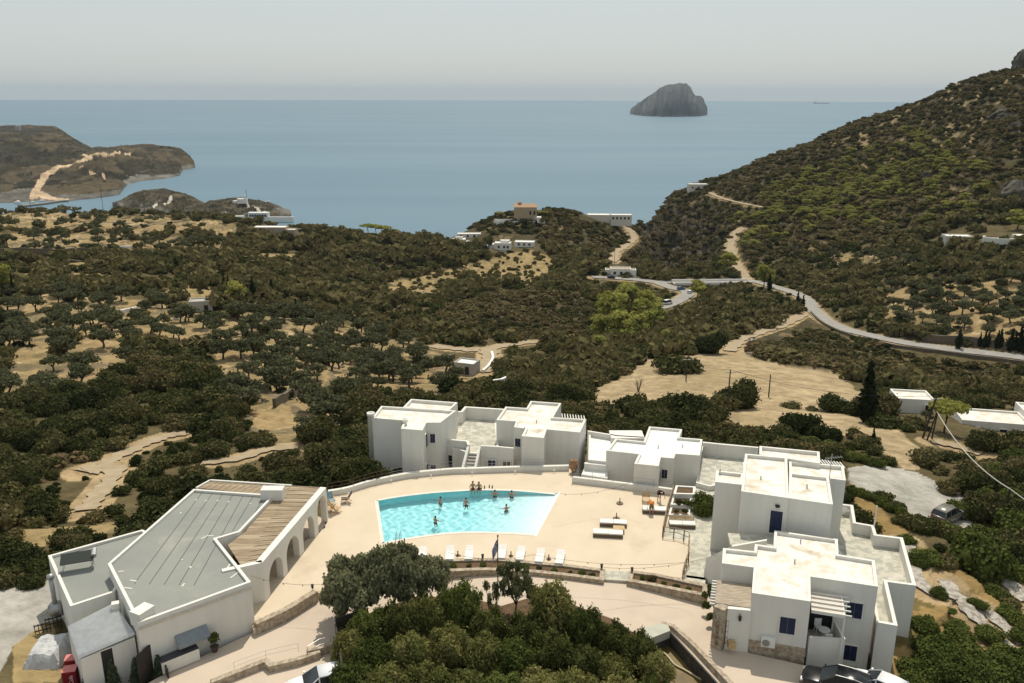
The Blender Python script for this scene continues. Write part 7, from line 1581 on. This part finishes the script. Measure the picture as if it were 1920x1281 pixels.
for px,py,r_,hs,lab in ((1320,962,27,1.35,'round dark green tree against the left wall of the tall house'),(1835,1075,62,1.2,'large broad dark tree right of the big terrace'),(1740,1055,34,0.8,'grey-green bushes just right of the terrace corner'),(1700,1020,22,0.9,'bush below the white pole at the terrace'),(1783,1010,40,0.8,'spreading green bush beyond the terrace corner'),
  (1762,1120,17,1.1,'small round bush on the paved garden path'),(1832,1140,20,1.0,'round clipped bush between the two garden paths'),(1850,1190,20,0.9,'second round clipped bush lower on the garden path'),(1780,1150,12,0.7,'little light green bush beside the garden path'),(1900,1080,30,0.9,'dark bush at the right edge above the hedge'),
  (1870,1125,26,1.0,'upper end of the bright green hedge at the right edge'),(1893,1160,26,1.0,'middle of the bright green hedge at the right edge'),(1915,1200,28,1.0,'lower end of the bright green hedge at the right edge'),
  (1760,1230,50,0.8,'large green bush right of the nearest house'),(1830,1265,60,0.7,'large bush mass at the bottom right corner'),(1720,1275,40,0.8,'bush at the bottom edge right of the white car'),(1880,1240,36,0.7,'olive-green bush near the bottom right corner'),(1790,1185,26,0.8,'pale green bush below the garden path'),
  (1870,960,50,1.0,'dark dense tree right of the silver car'),(1800,965,30,1.1,'dark bush right behind the silver car'),(1910,1000,50,1.1,'dark tree mass at the right edge'),(1860,895,34,0.8,'dark bush below the white house on the right'),(1900,860,30,0.8,'dark bush at the right edge near the power pole')):
    one('green',px,py,r_,lab,hs=hs,cat='bush',z=(-0.1 if px==1320 else None))
for px,py,r_,hs,lab in ((720,893,20,0.6,'low grey-green bush behind the left part of the curved wall'),(752,890,18,0.6,'low dark bush at the corner of the leftmost house'),(690,905,16,0.7,'brownish bush by the rusty railing')): one('green',px,py,r_,lab,hs=hs,z=-1.5)
cl('green',[(600,905,18),(625,895,20),(650,885,20),(675,880,18),(640,905,16),(580,900,16),(560,905,18),(610,880,18)],'bright green reed clump left of the leftmost house','green reeds by the leftmost house',0.9)
cl('green',[(1730,1180,30),(1800,1210,34),(1860,1200,28),(1745,1265,44),(1810,1290,46),(1700,1300,36),(1890,1275,44),(1915,1245,34),(1780,1245,34),(1770,1000,26),(1815,1035,30),(1720,1060,24),(1850,1020,36),(1890,1040,30)],'green leafy bush on the garden slope right of the nearest house','garden slope bushes',1.0)
cl('bush',[(40,1060,40),(90,1060,34),(5,1090,40),(60,1095,30),(-10,1040,50),(100,1080,18)],'deep green bush beside the gravel yard at the left edge','bushes by the gravel yard',0.8)
# white house grounds on the right
for px,py,r_,lab in ((1845,830,16,'small olive tree in front of the white house on the right'),(1900,840,16,'small tree at the right end of the white house'),(1735,790,14,'olive tree between the two white roofs on the right')): one('olive',px,py,r_,lab,hs=1.0)
# planting: ivy by the nearest house, planter shrubs, flower beds
for i,(a,b,r_,zz) in enumerate(((1326,1140,9,0),(1331,1160,8,0),(1322,1120,7,0),(1333,1105,8,0.3))): one('green',a,b,r_,'green climbing shrub beside the stone pillar of the nearest house',z=zz,hs=1.6,group='climbers by the stone pillar')
for i,(a,b,r_) in enumerate(((850,1062,8),(880,1061,6),(905,1060,7),(960,1062,7),(985,1063,8),(1010,1066,6),(1040,1070,7),(1068,1075,6),(1092,1077,9),(1110,1079,7),(800,1066,7))): one('bush' if i%2 else 'green',a,b,r_,'small shrub growing in the long curved planter',z=0.1,hs=0.8,group='shrubs in the long curved planter')
for i,(a,b,r_) in enumerate(((1205,1085,6),(1222,1086,10),(1245,1095,6),(1268,1100,7),(1290,1105,6))): one('bush' if i%2 else 'green',a,b,r_,'small shrub growing in the short planter by the steps',z=0.1,hs=1.0,group='shrubs in the short planter')
for i,(a,b,r_) in enumerate(((1278,926,8),(1295,928,7),(1272,944,8),(1290,946,10),(1284,960,7),(1300,948,9),(1268,960,6))): one('green' if i%2 else 'bush',a,b,r_,'small plant in the flower beds between the houses',z=0.3,hs=0.9,group='plants in the small flower beds')
olvn=leafmat('near_olive_leaves',(0.10,0.112,0.052),(0.33,0.325,0.19),0.4)
# big olive trees by the drive (own fine meshes) 
def fine_tree(name,label,px,py,z,s,h,seed,lob,n,size,mat,limbs,cat='olive tree',r0=0.05,core=0.55,rough=0.22):
    p=at_z(px,py,z); r=empty(name,(p.x,p.y,z),0,label,cat)
    v,f,t=foliage(lob,n,size,seed,core=core,rough=rough,aspect=0.55,zmin=-0.9); link('crown',np_mesh('crown',v*np.array([s,s,h]),f,mat,t),r)
    m=MB(); rr=np.random.default_rng(seed); b0_=(0,0,-0.3); b1_=(0.05*s,0,0.28*h); m.tube([b0_,(0.02*s,0.03*s,0.12*h),b1_],[r0*s*1.3,r0*s,r0*s*0.85],8)
    for l in lob[:limbs]:
        e=(l[0]*s*0.9,l[1]*s*0.9,(l[2]-0.05)*h); mid=(e[0]*0.45+rr.normal()*.12,e[1]*0.45+rr.normal()*.12,(b1_[2]+e[2])*0.5); m.tube([b1_,mid,e],[r0*s*.6,r0*s*.4,r0*s*.12],6)
        for q in range(3): m.tube([mid,(e[0]+rr.normal()*.3*s*.5,e[1]+rr.normal()*.3*s*.5,e[2]+rr.random()*.15*h)],[r0*s*.28,r0*s*.06],4)
    link('trunk',m.mesh('trunk',bark,True),r); return r
def lob_o(seed,n,fl=0.6,sz=(0.22,0.36),zr=(0.55,0.95)):
    r=np.random.default_rng(seed); return [(0.72*math.sqrt((i+.5)/n)*math.cos(i*2.4+r.random()*.5),0.72*math.sqrt((i+.5)/n)*math.sin(i*2.4+r.random()*.5),zr[0]+(zr[1]-zr[0])*r.random()*(1-.35*(i/n)),*( [sz[0]+(sz[1]-sz[0])*r.random()]*2),(sz[0]+(sz[1]-sz[0])*r.random())*fl) for i in range(n)]
fine_tree('olive_tree','largest spreading olive tree between the drive and the pool, at the left',668,1163,-.4,3.0,4.4,301,lob_o(1,30,0.75,(0.12,0.22),(0.48,1.0)),26000,0.075,olvn,9,core=0.3,rough=0.3)
fine_tree('olive_tree','olive tree with a tall thin bare trunk just right of the largest one',738,1150,-.4,2.5,5.0,302,lob_o(2,24,0.75,(0.12,0.22),(0.55,1.02)),18000,0.075,olvn,7,r0=0.045,core=0.3,rough=0.3)
fine_tree('olive_tree','lower olive tree at the right end of the big grey-green crown group',795,1140,-.4,2.3,4.2,303,lob_o(3,22,0.75,(0.12,0.22),(0.45,0.98)),15000,0.075,olvn,6,core=0.3,rough=0.3)
fine_tree('olive_tree','small sparse young olive tree with see-through crown beside the flagpole',965,1163,-.3,2.1,4.4,304,lob_o(4,20,0.6,(0.07,0.14),(0.42,1.02)),2900,0.07,leafmat('young_olive_leaves',(0.09,0.10,0.045),(0.17,0.175,0.085),0.3),10,core=0.0,r0=0.03,rough=0.35)
fine_tree('olive_tree','thin young olive tree left of the sparse one, leaning over the drive',925,1165,-.3,1.3,3.6,305,lob_o(5,10,0.6,(0.09,0.16),(0.5,0.98)),1300,0.07,leafmat('young_olive_leaves',(0,0,0),(0,0,0)),6,core=0.0,r0=0.035,rough=0.35)
# earth bed under the cypress thicket
m=MB(); P=W(-0.2,(640,1190),(700,1150),(780,1125),(860,1120),(940,1140),(1010,1120),(1080,1140),(1150,1165),(1195,1195),(1230,1281),(1240,1340),(640,1340)); m.prism([(p.x,p.y) for p in P],-1.5,-0.02)
tag(m.build('planting_bed',M('dark_soil',(0,0,0))),kind='structure')
def sprig_bush(seed,n=9500):
    r=np.random.default_rng(seed); L=[]
    for i in range(30):
        a=i*2.4; q=0.72*math.sqrt((i+.5)/30); s=0.12+0.11*r.random(); L.append((q*math.cos(a),q*math.sin(a),0.55+0.45*r.random()-0.55*q*q,s,s,s*1.5))
    L.append((0,0,0.35,0.6,0.6,0.5)); return foliage(L,n,0.044,seed,jit=0.6,aspect=1.9,core=0.7,rough=0.28)
JM=[np_mesh('juniper',*(lambda q:(q[0],q[1]))(sprig_bush(400+i)),junm,sprig_bush(400+i)[2]) for i in range(5)]
JG=[]
for me_ in JM[:3]: q=me_.copy(); q.materials.clear(); q.materials.append(mag); JG.append(q)
JS=[(690,1195,1.7,3.0,'dark bushy'),(655,1235,1.5,2.5,'dark green'),(740,1190,1.8,3.1,'deep green'),(800,1175,1.9,3.3,'tall dense'),(860,1155,1.9,3.6,'tall yellowish-green'),(915,1190,1.7,2.8,'dark'),(1035,1165,2.1,3.9,'rounded grey-green'),(985,1200,1.7,2.6,'grey-green'),(1095,1195,1.6,3.0,'bushy green'),(1150,1215,1.6,2.7,'spiky'),(1195,1235,1.6,2.7,'spiky yellow-green'),(1230,1275,1.4,2.3,'low spiky'),
 (700,1250,1.8,2.6,'dark low'),(770,1240,1.9,2.8,'dark'),(840,1225,1.9,2.8,'dense dark'),(905,1240,1.8,2.6,'olive-brown'),(965,1250,1.8,2.3,'brownish'),(1030,1235,1.8,2.6,'dark green'),(1095,1255,1.7,2.2,'brownish green'),(1150,1270,1.6,2.0,'brown-green'),
 (660,1290,1.7,2.2,'green'),(730,1300,1.8,2.2,'bright green'),(800,1295,1.8,2.3,'green'),(870,1300,1.8,2.0,'brownish'),(940,1305,1.8,1.9,'straw-coloured'),(1010,1300,1.8,1.9,'straw-coloured'),(1080,1305,1.8,1.9,'dull brown'),(1160,1320,1.7,2.2,'bright green'),(1210,1320,1.5,2.0,'low green')]
for i,(a,b,s,h,lab) in enumerate(JS):
    zc=h*0.45-0.3; p=at_z(a,b-8,zc); mm=JG[i%3] if i%4==0 else JM[i%5]
    pos='at the upper left' if a<780 and b<1215 else ('along the top middle' if b<1215 and a<1000 else ('along the top right' if b<1240 and a>=1000 else ('in the bottom row' if b>1280 else 'in the middle')))
    o=link('juniper_bush',mm,None,(p.x,p.y,-0.35),i*1.3,(s*.97,s*.97,h*0.86)); tag(o,f'{lab} evergreen bush of the thicket below the drive, {pos}, '+('left part' if a<850 else ('centre' if a<1030 else 'right part')),'bush','evergreen thicket below the drive')
for i,(a,b) in enumerate(((167,1285),(212,1278),(257,1274),(300,1270))):
    p=at_z(a,b,-0.9); r=empty('conifer',(p.x,p.y,-1.1),0,'small upright conifer before the annex, '+('leftmost of four','second from the left','third from the left','rightmost of four')[i],'conifer','small conifers in a row'); r.scale=(1.5,1.5,1.0)
    v,f,t=foliage([(0,0,0.25+0.28*k,0.26-0.035*k,0.26-0.035*k,0.25) for k in range(6)],900,0.09,500+i,zmin=-2); link('crown',np_mesh('crown',v,f,leafmat('conifer_leaves',(0.05,0.07,0.04),(0.12,0.15,0.08)),t),r); link('trunk',MTc[0],r)
# bare dead trees
for px,py,r_,lab in ((1197,735,15,'bare dead tree above the rounded tree on the field'),(1412,752,18,'leafless grey tree behind the utility pole'),(1285,752,8,'small leafless sapling on the bare field'),(1322,762,9,'low leafless bush at the near field edge')):
    p=G.cast(px,py); s=r_*p.y/FPX; m=MB(); rr=np.random.default_rng(int(px))
    for i in range(9):
        a=rr.random()*6.28; e=Vector((math.cos(a)*.7,math.sin(a)*.7,1.2+rr.random()*.9)); mid=e*0.5+Vector((0,0,.15)); m.tube([(0,0,-.2),mid,e],[.07,.035,.01],4)
        for q in range(4): m.tube([mid.lerp(e,.2*q+.1),e+Vector((rr.normal()*.4,rr.normal()*.4,rr.random()*.4))],[.02,.006],3)
    o=m.build('bare_tree',M('grey_dead_wood',(0.16,0.13,0.10),rough=1)); o.location=p; o.scale=(s,s,s); tag(o,lab,'dead tree')
p=at_z(397,1208,-.5); v,f,t=foliage([(0,0,1.0,.35,.35,.35)],300,.1,9); o=link('shrub',np_mesh('shrub',v,f,mag,t),pot); m=MB(); m.tube([(0,0,.3),(0,0,1.0)],.03,5); m.build('stem',bark,pot)
v,f,t=foliage([(0,0,.8,.25,.25,.4)],120,.1,9,core=0)

# ---------------- every label singles out one thing ----------------
LM=[('the concrete hut',379,583),('the tiny white box hut',332,598),('the valley hut',876,698),('the round dark tree in the valley',790,690),('the long low crest building',509,440),('the crest umbrella pines',705,437),('the hilltop chapel',985,412),('the bright crest house',943,468),('the crest house with roof boxes',858,461),
 ('the hilltop white building',1122,413),('the valley house at the road end',1163,518),('the bright pine clump',1165,640),('the bridge',1335,530),('the white van',1252,572),('the white ridge building',1308,356),('the low pale hillside building',1793,452),('the curved white terrace',1885,452),
 ('the tall cypress',1622,792),('the broad carob tree',1275,695),('the field utility pole',1363,776),('the leaning utility pole',1729,822),('the long white house at right',1850,812),('the champagne-coloured car',1779,958),('the big terrace corner',1714,1095),('the nearest white house',1646,1180),
 ('the leftmost white house',700,800),('the second white house',1015,770),('the third white house',1250,805),('the tall white house',1450,840),('the arcade end',612,915),('the solar panel roof',90,1042),('the restaurant roof corner',363,917),('the light green pine on the left hill',446,575),('the left crest pole',61,412),
 ('the tall crest pole',195,405),('the cypress row at the right edge',1870,655),('the road bend cypresses',1500,575),('the left edge bright pine',6,560),('the dirt track fork',215,872),('the lamp post',1645,552),('the upper hill track',1376,379),('the thin hillside pole',1617,500),('the small hill outcrop',1740,330),('the skyline crag',1912,128),('the upper dark rock face',1885,215),('the dark cliff above the terrace',1900,372),('the diagonal terrace wall',550,745),('the long terrace wall',150,478)]
ORD=['nearest','second nearest','third nearest','fourth nearest','fifth nearest','sixth nearest','seventh nearest','eighth nearest','ninth nearest','tenth nearest','eleventh nearest','twelfth nearest','13th nearest','14th nearest','15th nearest','16th nearest','17th nearest','18th nearest','19th nearest','20th nearest']+[f'{k}th nearest' for k in range(21,400)]
bpy.context.view_layer.update()
tops=[o for o in SC.objects if o.parent is None and 'label' in o]
cnt={}
for o in tops: cnt.setdefault(o['label'],[]).append(o)
SH={'bush':'bush','olive tree':'olive tree','pine tree':'pine','cypress':'cypress'}
bk={}
for lab,L in cnt.items():
    if len(L)<2: continue
    for o in L:
        x,y=proj(np.array([o.location])); x,y=float(x[0]),float(y[0]); j=min(range(len(LM)),key=lambda k:math.hypot(x-LM[k][1],(y-LM[k][2])*1.6)); dx,dy=x-LM[j][1],(y-LM[j][2])*1.6
        d='left' if -dx>=abs(dy) else ('right' if dx>=abs(dy) else ('below' if dy>0 else 'above')); dd={'left':'left of','right':'right of','below':'below','above':'above'}[d]
        bk.setdefault((lab.split(',')[0].split(' of the ')[0].split(' on the ')[0].split(' in the ')[0].split(' behind ')[0].split(' between ')[0].split(' growing ')[0].split(' beside ')[0].split(' left of ')[0],dd,LM[j][0]),[]).append((math.hypot(dx,dy),o))
for (b_,dd,lm),L in bk.items():
    for k,(q,o) in enumerate(sorted(L,key=lambda t:t[0])): 
        small='' ; w_=(b_.split()); b2=' '.join(w_[-4:]); o['label']=f'{b2}, {ORD[k]} {dd} {lm}'
HAZE_D=3.8e-5
# ---------------- haze ----------------
hm=bpy.data.materials.new('haze'); hm.use_nodes=True; n=hm.node_tree.nodes; n.remove(n['Principled BSDF'])
pv=n.new('ShaderNodeVolumePrincipled'); pv.inputs['Color'].default_value=(0.55,0.68,0.80,1); pv.inputs['Density'].default_value=HAZE_D; pv.inputs['Anisotropy'].default_value=0.1
hm.node_tree.links.new(pv.outputs[0],n['Material Output'].inputs['Volume'])
mb=MB(); mb.box((0,0,(-180+215)/2),(FAR*2.1,FAR*2.1,395)); 
hz=mb.build('haze',hm); tag(hz,kind='stuff')
